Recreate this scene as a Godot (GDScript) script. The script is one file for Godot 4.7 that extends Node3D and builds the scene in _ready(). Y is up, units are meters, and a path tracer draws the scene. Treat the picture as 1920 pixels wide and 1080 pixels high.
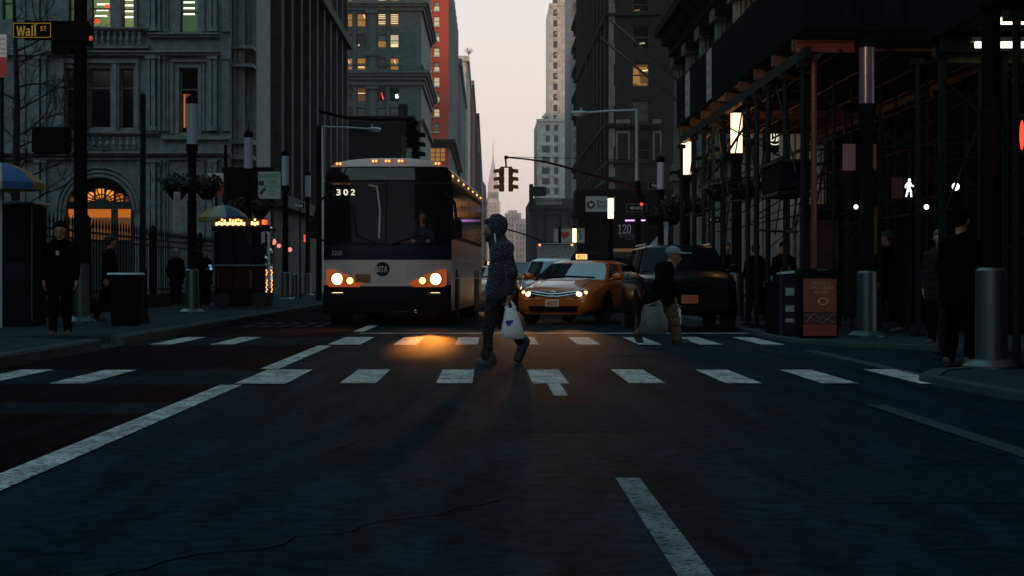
extends Node3D
# A dusk street seen up a long straight avenue. x right, y up, the avenue runs to -z. Metres.
const F := 3900.0
var rng := RandomNumberGenerator.new()
var M := {}
var used := {}
var cache := {}
var tex := {}


# ------------------------------------------------------------------ mesh building
class MB:
	var v := PackedVector3Array()
	var n := PackedVector3Array()

	func tri(a: Vector3, b: Vector3, c: Vector3, na: Vector3, nb: Vector3, nc: Vector3) -> void:
		v.append(a); v.append(c); v.append(b)
		n.append(na); n.append(nc); n.append(nb)

	func quad(a: Vector3, b: Vector3, c: Vector3, d: Vector3) -> void:
		var m := (c - a).cross(d - b).normalized()
		tri(a, b, c, m, m, m)
		tri(a, c, d, m, m, m)

	func box(p: Vector3, s: Vector3, b := Basis()) -> MB:
		var x := b.x * s.x * 0.5
		var y := b.y * s.y * 0.5
		var z := b.z * s.z * 0.5
		quad(p - x - y + z, p + x - y + z, p + x + y + z, p - x + y + z)
		quad(p + x - y - z, p - x - y - z, p - x + y - z, p + x + y - z)
		quad(p + x - y + z, p + x - y - z, p + x + y - z, p + x + y + z)
		quad(p - x - y - z, p - x - y + z, p - x + y + z, p - x + y - z)
		quad(p - x + y + z, p + x + y + z, p + x + y - z, p - x + y - z)
		quad(p - x - y - z, p + x - y - z, p + x - y + z, p - x - y + z)
		return self

	func lohi(lo: Vector3, hi: Vector3) -> MB:
		return box((lo + hi) * 0.5, (hi - lo).abs())

	# a box with its twelve edges cut
	func cbox(p: Vector3, s: Vector3, c: float, b := Basis()) -> MB:
		var poly := PackedVector2Array()
		var hx := s.x * 0.5
		var hy := s.y * 0.5
		for q in [[-hx + c, -hy], [hx - c, -hy], [hx, -hy + c], [hx, hy - c], [hx - c, hy], [-hx + c, hy], [-hx, hy - c], [-hx, -hy + c]]:
			poly.append(Vector2(q[0], q[1]))
		var rings := []
		for k in 4:
			var zz: float = [-s.z * 0.5, -s.z * 0.5 + c, s.z * 0.5 - c, s.z * 0.5][k]
			var f := 1.0 if k == 1 or k == 2 else 0.0
			var r := PackedVector3Array()
			for q in poly:
				var t := q - Vector2(signf(q.x), signf(q.y)) * c * (1.0 - f) * 0.7
				r.append(p + b * Vector3(t.x, t.y, zz))
			rings.append(r)
		for k in 3:
			for j in 8:
				var j2 := (j + 1) % 8
				quad(rings[k][j], rings[k][j2], rings[k + 1][j2], rings[k + 1][j])
		fan(rings[3], false)
		fan(rings[0], true)
		return self

	func fan(r: PackedVector3Array, flip: bool) -> void:
		var m := Vector3()
		for q in r:
			m += q / r.size()
		for j in r.size():
			var a := r[j]
			var c := r[(j + 1) % r.size()]
			if a.distance_squared_to(c) < 1e-12:
				continue
			var w := (a - m).cross(c - m).normalized() * (-1.0 if flip else 1.0)
			if flip:
				tri(m, c, a, w, w, w)
			else:
				tri(m, a, c, w, w, w)

	func tube(a: Vector3, b: Vector3, ra: float, rb := -1.0, seg := 8, caps := true) -> MB:
		if rb < 0.0:
			rb = ra
		var d := (b - a).normalized()
		var x := d.cross(Vector3.UP if absf(d.y) < 0.9 else Vector3.RIGHT).normalized()
		var y := d.cross(x)
		var r0 := PackedVector3Array()
		var r1 := PackedVector3Array()
		for k in seg:
			var t := TAU * k / seg
			var o := x * cos(t) + y * sin(t)
			r0.append(a + o * ra)
			r1.append(b + o * rb)
		for k in seg:
			var k2 := (k + 1) % seg
			var n0 := (r0[k] - a).normalized() if ra > 1e-5 else (r1[k] - b).normalized()
			var n1 := (r0[k2] - a).normalized() if ra > 1e-5 else (r1[k2] - b).normalized()
			tri(r0[k], r0[k2], r1[k2], n0, n1, n1)
			tri(r0[k], r1[k2], r1[k], n0, n1, n0)
		if caps:
			fan(r1, false)
			fan(r0, true)
		return self

	func path(ps: Array, r: float, seg := 8) -> MB:
		for k in ps.size() - 1:
			tube(ps[k], ps[k + 1], r, r, seg)
		return self

	# profile of Vector2(radius, height) turned about the y axis of xf
	func lathe(prof: Array, xf := Transform3D(), seg := 16) -> MB:
		for k in prof.size() - 1:
			var p: Vector2 = prof[k]
			var q: Vector2 = prof[k + 1]
			var m2 := Vector2(q.y - p.y, p.x - q.x).normalized()
			for j in seg:
				var t := TAU * j / seg
				var u := TAU * (j + 1) / seg
				var ct := Vector3(cos(t), 0, -sin(t))
				var cu := Vector3(cos(u), 0, -sin(u))
				var na := xf.basis * (ct * m2.x + Vector3.UP * m2.y)
				var nb := xf.basis * (cu * m2.x + Vector3.UP * m2.y)
				var a := xf * (ct * p.x + Vector3.UP * p.y)
				var b := xf * (cu * p.x + Vector3.UP * p.y)
				var c := xf * (cu * q.x + Vector3.UP * q.y)
				var d := xf * (ct * q.x + Vector3.UP * q.y)
				tri(a, b, c, na, nb, nb)
				tri(a, c, d, na, nb, na)
		return self

	# rings of equally many points joined smoothly
	func loft(rings: Array, closed := true, cap0 := false, cap1 := false, flip := false) -> MB:
		var m: int = rings[0].size()
		var k := rings.size()
		var w := m if closed else m - 1
		var ns := PackedVector3Array()
		ns.resize(m * k)
		for i in k - 1:
			for j in w:
				var j2 := (j + 1) % m
				var f: Vector3 = (rings[i + 1][j2] - rings[i][j]).cross(rings[i + 1][j] - rings[i][j2])
				if flip:
					f = -f
				ns[i * m + j] += f
				ns[i * m + j2] += f
				ns[(i + 1) * m + j] += f
				ns[(i + 1) * m + j2] += f
		for i in ns.size():
			ns[i] = ns[i].normalized()
		for i in k - 1:
			for j in w:
				var j2 := (j + 1) % m
				var a: Vector3 = rings[i][j]
				var b: Vector3 = rings[i][j2]
				var c: Vector3 = rings[i + 1][j2]
				var d: Vector3 = rings[i + 1][j]
				var na := ns[i * m + j]
				var nb := ns[i * m + j2]
				var nc := ns[(i + 1) * m + j2]
				var nd := ns[(i + 1) * m + j]
				if flip:
					tri(a, d, c, na, nd, nc)
					tri(a, c, b, na, nc, nb)
				else:
					tri(a, b, c, na, nb, nc)
					tri(a, c, d, na, nc, nd)
		if cap0:
			fan(rings[0], not flip)
		if cap1:
			fan(rings[k - 1], flip)
		return self

	# polygon in the xy plane of xf, extruded from z0 (back) to z1 (front)
	func prism(poly: PackedVector2Array, z0: float, z1: float, xf := Transform3D()) -> MB:
		var area := 0.0
		for k in poly.size():
			area += poly[k].cross(poly[(k + 1) % poly.size()])
		var p := poly.duplicate()
		if area < 0.0:
			p.reverse()
		var f := (xf.basis * Vector3(0, 0, 1)).normalized()
		var ix := Geometry2D.triangulate_polygon(p)
		for k in range(0, ix.size(), 3):
			var q := [p[ix[k]], p[ix[k + 1]], p[ix[k + 2]]]
			if (q[1] - q[0]).cross(q[2] - q[0]) < 0.0:
				q = [q[0], q[2], q[1]]
			var a := []
			var b := []
			for t in q:
				a.append(xf * Vector3(t.x, t.y, z1))
				b.append(xf * Vector3(t.x, t.y, z0))
			tri(a[0], a[1], a[2], f, f, f)
			tri(b[0], b[2], b[1], -f, -f, -f)
		for k in p.size():
			var s := p[k]
			var t := p[(k + 1) % p.size()]
			quad(xf * Vector3(s.x, s.y, z0), xf * Vector3(t.x, t.y, z0), xf * Vector3(t.x, t.y, z1), xf * Vector3(s.x, s.y, z1))
		return self

	func ball(p: Vector3, r: Vector3, b := Basis(), seg := 12, rows := 8) -> MB:
		for i in rows:
			for j in seg:
				var q := []
				var m := []
				for c in [[i, j], [i, j + 1], [i + 1, j + 1], [i + 1, j]]:
					var la: float = PI * (float(c[0]) / rows - 0.5)
					var lo: float = TAU * c[1] / seg
					var u := Vector3(cos(la) * cos(lo), sin(la), -cos(la) * sin(lo))
					q.append(p + b * (u * r))
					m.append((b * (u / r)).normalized())
				tri(q[0], q[1], q[2], m[0], m[1], m[2])
				tri(q[0], q[2], q[3], m[0], m[2], m[3])
		return self

	func ring(p: Vector3, r: float, t: float, b := Basis(), seg := 20, side := 6, sx := 1.0) -> MB:
		var rings := []
		for i in seg + 1:
			var a := TAU * i / seg
			var o := Vector3(cos(a) * sx, sin(a), 0)
			var row := PackedVector3Array()
			for j in side:
				var e := TAU * j / side
				row.append(p + b * (o * (r + t * cos(e)) + Vector3(0, 0, t * sin(e))))
			rings.append(row)
		return loft(rings, true)

	func mesh() -> ArrayMesh:
		var a := []
		a.resize(Mesh.ARRAY_MAX)
		a[Mesh.ARRAY_VERTEX] = v
		a[Mesh.ARRAY_NORMAL] = n
		var m := ArrayMesh.new()
		m.add_surface_from_arrays(Mesh.PRIMITIVE_TRIANGLES, a)
		return m


# ------------------------------------------------------------------ nodes
func numbered(called: String) -> String:
	if not used.has(called):
		used[called] = 0
		return called
	used[called] += 1
	return "%s_%03d" % [called, used[called]]


func tag(o: Node3D, label := "", category := "", group := "", kind := "") -> Node3D:
	if label: o.set_meta("label", label)
	if category: o.set_meta("category", category)
	if group: o.set_meta("group", group)
	if kind: o.set_meta("kind", kind)
	return o


func inst(m: Mesh, called: String, mat: Material, parent: Node3D = null, xf := Transform3D()) -> MeshInstance3D:
	var o := MeshInstance3D.new()
	o.mesh = m
	o.material_override = mat
	o.transform = xf
	if parent:
		o.name = called
		parent.add_child(o, true)
	else:
		o.name = numbered(called)
		add_child(o, true)
	return o


func put(mb: MB, called: String, mat: Material, parent: Node3D = null, xf := Transform3D()) -> MeshInstance3D:
	return inst(mb.mesh(), called, mat, parent, xf)


func struct(mb: MB, called: String, mat: Material) -> MeshInstance3D:
	var o := put(mb, called, mat)
	o.set_meta("kind", "structure")
	return o


func thing(called: String, label: String, category: String, at := Vector3.ZERO, turn := 0.0, group := "") -> Node3D:
	var o := Node3D.new()
	o.name = numbered(called)
	add_child(o, true)
	o.position = at
	o.rotation.y = turn
	tag(o, label, category, group)
	return o


func dup(src: Node3D, label: String, at: Vector3, turn := 0.0) -> Node3D:
	var o: Node3D = src.duplicate()
	o.name = numbered(String(src.name).rstrip("0123456789").rstrip("_"))
	add_child(o, true)
	o.position = at
	o.rotation.y = turn
	o.set_meta("label", label)
	return o


func words(s: String, size: float, mat: Material, called: String, parent: Node3D, xf: Transform3D, font := "Droid Sans", bold := false, depth := 0.01, width := 0.0) -> MeshInstance3D:
	var f := SystemFont.new()
	f.font_names = PackedStringArray([font])
	if bold: f.font_weight = 700
	var t := TextMesh.new()
	t.font = f
	t.text = s
	t.font_size = 32
	t.pixel_size = size / 23.0
	t.depth = depth
	t.curve_step = 2.0
	var o := inst(t, called, mat, parent, xf)
	if width > 0.0:
		var w := t.get_aabb().size.x
		if w > 0.0:
			o.scale.x = width / w
	return o


func lamp_omni(called: String, p: Vector3, c: Color, e: float, size := 0.05, parent: Node3D = null) -> void:
	var l := OmniLight3D.new()
	l.name = called
	(parent if parent else self).add_child(l, true)
	l.position = p
	l.light_color = c
	l.light_energy = e
	l.light_size = size
	l.omni_range = 60.0
	l.omni_attenuation = 2.0
	l.shadow_enabled = true


func lamp_spot(called: String, p: Vector3, to: Vector3, c: Color, e: float, angle: float, size := 0.05, parent: Node3D = null) -> void:
	var l := SpotLight3D.new()
	l.name = called
	(parent if parent else self).add_child(l, true)
	l.transform = Transform3D(Basis.looking_at(to, Vector3.UP), p)
	l.light_color = c
	l.light_energy = e
	l.light_size = size
	l.spot_angle = angle
	l.spot_range = 80.0
	l.spot_attenuation = 2.0
	l.spot_angle_attenuation = 0.9
	l.shadow_enabled = true


# where a photograph pixel lies at the distance z down the avenue
func pt(px: float, py: float, z: float) -> Vector3:
	return Vector3((px - 915.0) * z / F, 1.0 + (520.0 - py) * z / F, -z)


# a block whose face stands `front` proud of the plane at z and runs `back` behind it
func fbox(mb: MB, x0: float, y0: float, x1: float, y1: float, z: float, front: float, back: float) -> void:
	var a := pt(x0, y1, z)
	var b := pt(x1, y0, z)
	mb.lohi(Vector3(a.x, a.y, -z - back), Vector3(b.x, b.y, -z + front))


# ------------------------------------------------------------------ textures and materials
func grey(kind: String) -> ImageTexture:
	if tex.has(kind):
		return tex[kind]
	var size := 512
	var im := Image.create(size, size, false, Image.FORMAT_RGB8)
	var a := FastNoiseLite.new()
	a.seed = hash(kind) % 1000
	a.fractal_octaves = 4
	a.noise_type = FastNoiseLite.TYPE_SIMPLEX_SMOOTH
	a.frequency = {"grain": 0.09, "patch": 0.012, "streak": 0.02, "asphalt": 0.02, "worn": 0.05, "cloth": 0.2, "cloth_light": 0.05, "speckle": 0.095, "wash": 0.015}[kind]
	var one: Image = a.get_seamless_image(size, size)
	var b := FastNoiseLite.new()
	b.seed = 77
	b.frequency = 0.35
	b.fractal_octaves = 2
	var two: Image = b.get_seamless_image(size, size)
	var d1 := one.get_data()
	var d2 := two.get_data()
	var out := PackedByteArray()
	out.resize(size * size * 3)
	for k in size * size:
		var p := d1[k] / 255.0
		var q := d2[k] / 255.0
		var g := 0.8
		match kind:
			"grain": g = 0.68 + 0.32 * q + 0.18 * (p - 0.5)
			"patch": g = 0.85 + 0.24 * (p - 0.5) + 0.2 * (q - 0.5)
			"streak": g = 0.82 + 0.4 * (d1[(k % size) + ((k / size / 10) % size) * size] / 255.0 - 0.5) + 0.2 * (q - 0.5)
			"asphalt": g = 0.70 + 0.42 * (p - 0.5) + 0.62 * (q - 0.5) + (0.25 if q > 0.74 else 0.0)
			"worn": g = 0.97 - 0.75 * clampf((0.36 - p - 0.35 * (q - 0.5)) * 6.0, 0.0, 1.0)
			"speckle": g = 0.20 + 0.10 * (q - 0.5) + clampf((p - 0.56) * 5.0, 0.0, 0.70)
			"wash": g = 0.86 + 0.42 * (p - 0.5)
			"cloth_light": g = 0.95 + 0.14 * (q - 0.5) + 0.2 * (p - 0.5)
			"cloth": g = 0.75 + 0.4 * (q - 0.5) + 0.2 * (p - 0.5)
		if kind == "worn": g *= 0.92 + 0.3 * (q - 0.5)
		var byte := int(clampf(g, 0.0, 1.0) * 255.0)
		out[k * 3] = byte
		out[k * 3 + 1] = byte
		out[k * 3 + 2] = byte
	im.set_data(size, size, false, Image.FORMAT_RGB8, out)
	tex[kind] = ImageTexture.create_from_image(im)
	return tex[kind]


# colours are linear
func mat(key: String, c: Color, rough := 0.8, o := {}) -> StandardMaterial3D:
	var m := StandardMaterial3D.new()
	m.resource_name = key
	m.albedo_color = c.linear_to_srgb()
	m.roughness = rough
	m.metallic = o.get("metal", 0.0)
	m.metallic_specular = o.get("spec", 0.5)
	if o.has("tex"):
		m.albedo_texture = grey(o.tex)
		m.uv1_triplanar = true
		m.uv1_world_triplanar = not o.has("local")
		m.uv1_scale = Vector3.ONE * o.get("scale", 0.5)
		if o.has("bump"):
			m.heightmap_enabled = true
			m.heightmap_texture = grey(o.get("bumptex", o.tex))
			m.heightmap_scale = o.bump
	if o.has("wash"):      # broad wear along the traffic
		m.detail_enabled = true
		m.detail_albedo = grey("wash")
		m.detail_blend_mode = BaseMaterial3D.BLEND_MODE_MUL
		m.detail_uv_layer = BaseMaterial3D.DETAIL_UV_2
		m.uv2_triplanar = true
		m.uv2_world_triplanar = true
		m.uv2_scale = o.wash
	if o.has("emit"):
		m.emission_enabled = true
		m.emission = Color(o.emit).linear_to_srgb()
		m.emission_energy_multiplier = o.get("power", 1.0)
	if o.has("coat"):
		m.clearcoat_enabled = true
		m.clearcoat = o.coat
		m.clearcoat_roughness = 0.06
	if o.has("rim"):
		m.rim_enabled = true
		m.rim = o.rim
		m.rim_tint = 0.5
	if o.has("alpha"):
		m.transparency = BaseMaterial3D.TRANSPARENCY_ALPHA
		m.albedo_color.a = o.alpha
	if o.has("back"):
		m.backlight_enabled = true
		m.backlight = Color(o.back).linear_to_srgb()
	M[key] = m
	return m


func make_materials() -> void:
	mat("asphalt", Color(0.014, 0.041, 0.058), 0.85, {"tex": "asphalt", "scale": 0.55, "bump": 0.5, "spec": 0.065, "wash": Vector3(0.3, 0.3, 0.035)})
	mat("asphalt_patch", Color(0.022, 0.042, 0.054), 0.9, {"tex": "asphalt", "scale": 0.7, "bump": 0.5, "spec": 0.05, "wash": Vector3(0.3, 0.3, 0.05)})
	mat("red_lane", Color(0.024, 0.013, 0.018), 0.95, {"tex": "asphalt", "scale": 0.6, "bump": 0.5, "spec": 0.05, "wash": Vector3(0.3, 0.3, 0.05)})
	mat("paint", Color(0.64, 0.64, 0.62), 0.85, {"tex": "worn", "scale": 0.5, "spec": 0.1, "wash": Vector3(0.35, 0.35, 0.2)})
	mat("paint_faint", Color(0.055, 0.072, 0.078), 0.9, {"tex": "worn", "scale": 1.3, "spec": 0.05})
	mat("sidewalk", Color(0.032, 0.048, 0.054), 0.9, {"tex": "patch", "scale": 0.4, "spec": 0.06})
	mat("kerb", Color(0.065, 0.08, 0.082), 0.85, {"tex": "patch", "scale": 0.9, "spec": 0.06})
	mat("stone", Color(0.27, 0.305, 0.305), 0.85, {"tex": "patch", "scale": 0.28, "bump": 1.0, "bumptex": "grain"})
	mat("stone_grey", Color(0.115, 0.14, 0.13), 0.85, {"tex": "patch", "scale": 0.15})
	mat("stone_pale", Color(0.66, 0.63, 0.57), 0.85, {"tex": "patch", "scale": 0.06})
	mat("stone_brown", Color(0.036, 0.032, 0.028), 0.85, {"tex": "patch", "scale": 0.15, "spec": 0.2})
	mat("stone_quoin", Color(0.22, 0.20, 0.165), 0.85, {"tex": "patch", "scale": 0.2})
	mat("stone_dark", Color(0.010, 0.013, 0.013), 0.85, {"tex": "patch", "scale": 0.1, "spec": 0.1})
	mat("stone_black", Color(0.012, 0.015, 0.016), 0.9, {"tex": "patch", "scale": 0.1, "spec": 0.06})
	mat("brick_red", Color(0.70, 0.095, 0.05), 0.9, {"tex": "grain", "scale": 0.12})
	mat("brick_far", Color(0.25, 0.09, 0.06), 0.9, {"tex": "patch", "scale": 0.05})
	mat("navy_far", Color(0.018, 0.024, 0.036), 0.8, {"tex": "patch", "scale": 0.05})
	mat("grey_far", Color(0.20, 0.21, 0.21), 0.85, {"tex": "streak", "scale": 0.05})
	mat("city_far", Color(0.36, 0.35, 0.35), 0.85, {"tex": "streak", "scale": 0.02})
	mat("steel_far", Color(0.5, 0.48, 0.48), 0.5, {"metal": 0.3})
	mat("frame_dark", Color(0.018, 0.024, 0.024), 0.6)
	mat("frame_stone", Color(0.17, 0.19, 0.185), 0.8)
	mat("glass_dark", Color(0.004, 0.006, 0.007), 0.08, {"spec": 0.35})
	mat("glass_far", Color(0.03, 0.034, 0.036), 0.25, {"spec": 0.6})
	mat("blind", Color(0.30, 0.30, 0.27), 0.8)
	mat("glow_amber", Color(0.05, 0.03, 0.01), 0.5, {"emit": Color(0.40, 0.17, 0.03), "power": 0.8})
	mat("glow_dim", Color(0.05, 0.03, 0.01), 0.5, {"emit": Color(0.10, 0.045, 0.012), "power": 0.8})
	mat("glow_cream", Color(0.08, 0.06, 0.03), 0.5, {"emit": Color(0.62, 0.50, 0.30), "power": 0.85})
	mat("glow_slat", Color(0.1, 0.08, 0.05), 0.5, {"emit": Color(1.0, 0.72, 0.38), "power": 1.1})
	mat("glow_green", Color(0.05, 0.06, 0.03), 0.5, {"emit": Color(0.16, 0.22, 0.08), "power": 0.9})
	mat("glow_green_dim", Color(0.03, 0.05, 0.03), 0.5, {"emit": Color(0.035, 0.075, 0.03), "power": 0.9})
	mat("glow_white", Color(0.5, 0.5, 0.45), 0.5, {"emit": Color(1.0, 0.95, 0.78), "power": 1.6})
	mat("glow_fire", Color(0.05, 0.03, 0.01), 0.5, {"emit": Color(1.0, 0.33, 0.045), "power": 1.0})
	mat("glow_orange", Color(0.05, 0.03, 0.01), 0.5, {"emit": Color(0.55, 0.14, 0.015), "power": 0.8})
	mat("glow_orange_dim", Color(0.05, 0.03, 0.01), 0.5, {"emit": Color(0.10, 0.034, 0.008), "power": 0.9})
	mat("glow_red", Color(0.2, 0.02, 0.01), 0.5, {"emit": Color(1.0, 0.06, 0.02), "power": 1.6})
	mat("glow_red_soft", Color(0.2, 0.02, 0.02), 0.5, {"emit": Color(1.0, 0.25, 0.18), "power": 1.2})
	mat("glow_purple", Color(0.2, 0.1, 0.2), 0.5, {"emit": Color(0.85, 0.42, 1.0), "power": 1.6})
	mat("glow_blue", Color(0.05, 0.1, 0.2), 0.5, {"emit": Color(0.12, 0.35, 0.6), "power": 1.0})
	mat("glow_tube", Color(0.5, 0.5, 0.4), 0.5, {"emit": Color(1.0, 0.92, 0.72), "power": 2.6})
	mat("lens_lit", Color(0.8, 0.75, 0.65), 0.5, {"emit": Color(1.0, 0.70, 0.42), "power": 2.0})
	mat("lens_off", Color(0.36, 0.41, 0.50), 0.4, {"back": Color(0.2, 0.23, 0.28)})
	mat("lens_off_dimmed", Color(0.09, 0.07, 0.10), 0.25, {"spec": 0.6})  # copy of the unlit lens; shade and pinkish reflection put into its colour
	mat("headlamp", Color(0.8, 0.7, 0.6), 0.3, {"emit": Color(1.0, 0.60, 0.27), "power": 4.0})
	mat("headlamp_small", Color(0.8, 0.7, 0.6), 0.3, {"emit": Color(1.0, 0.50, 0.18), "power": 2.4})
	mat("amber_lamp", Color(0.6, 0.2, 0.05), 0.3, {"emit": Color(1.0, 0.42, 0.12), "power": 2.2})
	mat("amber_glow_lens", Color(0.35, 0.05, 0.01), 0.25, {"emit": Color(0.30, 0.05, 0.008), "power": 0.9})
	mat("white_bulb", Color(0.8, 0.8, 0.8), 0.4, {"emit": Color(0.95, 0.95, 1.0), "power": 3.0})
	mat("walk_white", Color(0.8, 0.8, 0.8), 0.4, {"emit": Color(0.95, 0.95, 1.0), "power": 1.6})
	mat("black_metal", Color(0.003, 0.004, 0.004), 0.7, {"spec": 0.1})
	mat("pole_dark", Color(0.006, 0.010, 0.011), 0.7, {"spec": 0.12})
	mat("grey_metal", Color(0.36, 0.43, 0.45), 0.5, {"metal": 0.5})
	mat("steel", Color(0.10, 0.125, 0.13), 0.42, {"metal": 0.85})
	mat("chrome", Color(0.6, 0.61, 0.62), 0.12, {"metal": 1.0})
	mat("signal_yellow", Color(0.34, 0.085, 0.02), 0.6, {"spec": 0.2})
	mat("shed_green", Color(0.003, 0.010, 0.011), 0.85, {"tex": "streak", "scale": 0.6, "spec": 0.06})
	mat("shed_pole", Color(0.008, 0.016, 0.0175), 0.65, {"tex": "patch", "scale": 1.5, "spec": 0.2})
	mat("shed_red", Color(0.16, 0.020, 0.022), 0.5, {"tex": "patch", "scale": 1.5, "spec": 0.5})
	mat("timber", Color(0.075, 0.046, 0.022), 0.85, {"tex": "streak", "scale": 0.8})
	mat("ply_green", Color(0.09, 0.12, 0.04), 0.8, {"tex": "patch", "scale": 1.2})
	mat("poster_blue", Color(0.16, 0.26, 0.31), 0.7, {"tex": "patch", "scale": 1.5})
	mat("white_sign", Color(0.62, 0.64, 0.62), 0.6)
	mat("grey_sign", Color(0.22, 0.24, 0.24), 0.6)
	mat("pale_sign", Color(0.34, 0.36, 0.34), 0.6)
	mat("text_black", Color(0.012, 0.012, 0.012), 0.6)
	mat("text_grey", Color(0.42, 0.43, 0.40), 0.6)
	mat("text_dim", Color(0.10, 0.10, 0.09), 0.6)
	mat("sign_black", Color(0.005, 0.006, 0.005), 0.8, {"spec": 0.08})
	mat("sign_yellow", Color(0.75, 0.50, 0.06), 0.6, {"spec": 0.2})
	mat("sign_red", Color(0.38, 0.025, 0.025), 0.6)
	mat("sign_green", Color(0.02, 0.20, 0.10), 0.6)
	mat("text_lit", Color(0.6, 0.6, 0.5), 0.5, {"emit": Color(1.0, 0.92, 0.70), "power": 0.8})
	mat("poster_orange", Color(0.26, 0.052, 0.018), 0.6, {"tex": "patch", "scale": 3.0, "local": 1})
	mat("poster_red", Color(0.20, 0.018, 0.012), 0.6)
	mat("poster_dim", Color(0.035, 0.008, 0.008), 0.6)
	mat("poster_text", Color(0.34, 0.20, 0.14), 0.6)
	mat("rubber", Color(0.008, 0.008, 0.009), 0.85)
	mat("taxi_paint", Color(0.37, 0.080, 0.004), 0.32, {"coat": 0.8, "spec": 0.3})
	mat("black_paint", Color(0.003, 0.0035, 0.004), 0.2, {"spec": 0.12})
	mat("white_paint", Color(0.55, 0.57, 0.58), 0.4, {"coat": 0.5})
	mat("dark_paint", Color(0.02, 0.026, 0.03), 0.3, {"coat": 0.8})
	mat("car_glass", Color(0.004, 0.010, 0.013), 0.03, {"spec": 0.75, "coat": 0.2})
	mat("car_plastic", Color(0.004, 0.004, 0.0045), 0.7, {"spec": 0.15})
	mat("bus_white", Color(0.74, 0.62, 0.58), 0.4, {"coat": 0.3, "tex": "cloth", "scale": 1.0, "local": 1})
	mat("bus_blue", Color(0.004, 0.009, 0.018), 0.5, {"spec": 0.25})
	mat("bus_black", Color(0.004, 0.004, 0.005), 0.6, {"spec": 0.2})
	mat("bus_glass", Color(0.004, 0.006, 0.007), 0.06, {"spec": 0.45})
	mat("bus_steel", Color(0.52, 0.50, 0.47), 0.28, {"metal": 0.95, "tex": "streak", "scale": 1.2, "local": 1})
	mat("plate_cream", Color(0.55, 0.42, 0.30), 0.5)
	mat("plate_orange", Color(0.45, 0.11, 0.012), 0.5)
	mat("truck_grey", Color(0.34, 0.36, 0.36), 0.6, {"tex": "patch", "scale": 0.8, "local": 1})
	mat("truck_green", Color(0.03, 0.05, 0.038), 0.6)
	mat("skin", Color(0.24, 0.12, 0.075), 0.55, {"spec": 0.4})
	mat("hair_dark", Color(0.010, 0.008, 0.007), 0.7)
	mat("jacket", Color(0.23, 0.22, 0.29), 0.95, {"tex": "speckle", "scale": 1.2, "local": 1, "rim": 0.3, "spec": 0.12})
	mat("jeans", Color(0.15, 0.135, 0.14), 0.95, {"tex": "speckle", "scale": 1.3, "local": 1, "rim": 0.15, "spec": 0.1})
	mat("shoe", Color(0.010, 0.012, 0.013), 0.6)
	mat("shoe_teal", Color(0.012, 0.03, 0.034), 0.6)
	mat("coat_black", Color(0.0025, 0.003, 0.0035), 1.0, {"tex": "cloth", "scale": 2.2, "local": 1, "spec": 0.05})
	mat("coat_brown", Color(0.006, 0.0045, 0.004), 1.0, {"tex": "cloth", "scale": 2.2, "local": 1, "spec": 0.06})
	mat("chino", Color(0.12, 0.072, 0.042), 0.9, {"tex": "cloth", "scale": 2.4, "local": 1, "bump": 0.6})
	mat("cap_grey", Color(0.30, 0.33, 0.35), 0.85, {"tex": "cloth", "scale": 3.0, "local": 1})
	mat("cord_white", Color(0.7, 0.75, 0.68), 0.7)
	mat("cord_green", Color(0.05, 0.35, 0.16), 0.7)
	mat("bag_white", Color(0.94, 0.93, 0.93), 0.5, {"back": Color(0.9, 0.9, 0.9), "tex": "cloth_light", "scale": 0.9, "local": 1, "bump": 1.0})
	mat("bag_dull", Color(0.10, 0.105, 0.105), 0.5, {"back": Color(0.1, 0.1, 0.1), "tex": "patch", "scale": 2.5, "local": 1, "bump": 1.0})
	mat("print_blue", Color(0.03, 0.04, 0.32), 0.5)
	mat("bark", Color(0.022, 0.020, 0.018), 0.9, {"tex": "streak", "scale": 1.5})
	mat("leaf", Color(0.010, 0.015, 0.009), 0.7)
	mat("umbrella_blue", Color(0.010, 0.05, 0.15), 0.7, {"back": Color(0.02, 0.05, 0.1)})
	mat("umbrella_yellow", Color(0.20, 0.12, 0.015), 0.7, {"back": Color(0.08, 0.05, 0.01)})
	mat("umbrella_white", Color(0.24, 0.22, 0.18), 0.7, {"back": Color(0.1, 0.1, 0.08)})
	mat("cart_red", Color(0.045, 0.016, 0.012), 0.6, {"tex": "patch", "scale": 2.0, "spec": 0.1})
	mat("banner_pink", Color(0.40, 0.20, 0.22), 0.7, {"tex": "cloth", "scale": 1.5})
	mat("banner_orange", Color(0.36, 0.13, 0.05), 0.7, {"tex": "cloth", "scale": 1.5})
	mat("dull_red", Color(0.06, 0.008, 0.006), 0.6)
	mat("sign_yellow_dim", Color(0.10, 0.06, 0.008), 0.6)
	mat("plate_dull", Color(0.16, 0.055, 0.02), 0.5)
	mat("chrome_dim", Color(0.30, 0.28, 0.26), 0.2, {"metal": 0.9})
	mat("teal_sticker", Color(0.06, 0.18, 0.17), 0.6)
	mat("grey_coat", Color(0.03, 0.029, 0.027), 0.95, {"tex": "cloth", "scale": 2.2, "local": 1, "spec": 0.06})
	mat("arm_dark", Color(0.022, 0.008, 0.008), 0.7, {"spec": 0.2})

	mat("paint_vignetted", Color(0.26, 0.28, 0.285), 0.9, {"tex": "worn", "scale": 0.7, "spec": 0.08, "wash": Vector3(0.4, 0.4, 0.2)})  # lane paint made darker, with edge vignetting put into its colour
	mat("shade_black", Color(0.003, 0.006, 0.007), 0.9, {"tex": "streak", "scale": 0.7, "spec": 0.04})  # near black, for boards added to darken the right side
	mat("church_stone", Color(0.045, 0.032, 0.026), 0.9, {"tex": "patch", "scale": 0.2})
	mat("suv_glass", Color(0.002, 0.004, 0.006), 0.04, {"spec": 0.16})
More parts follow.
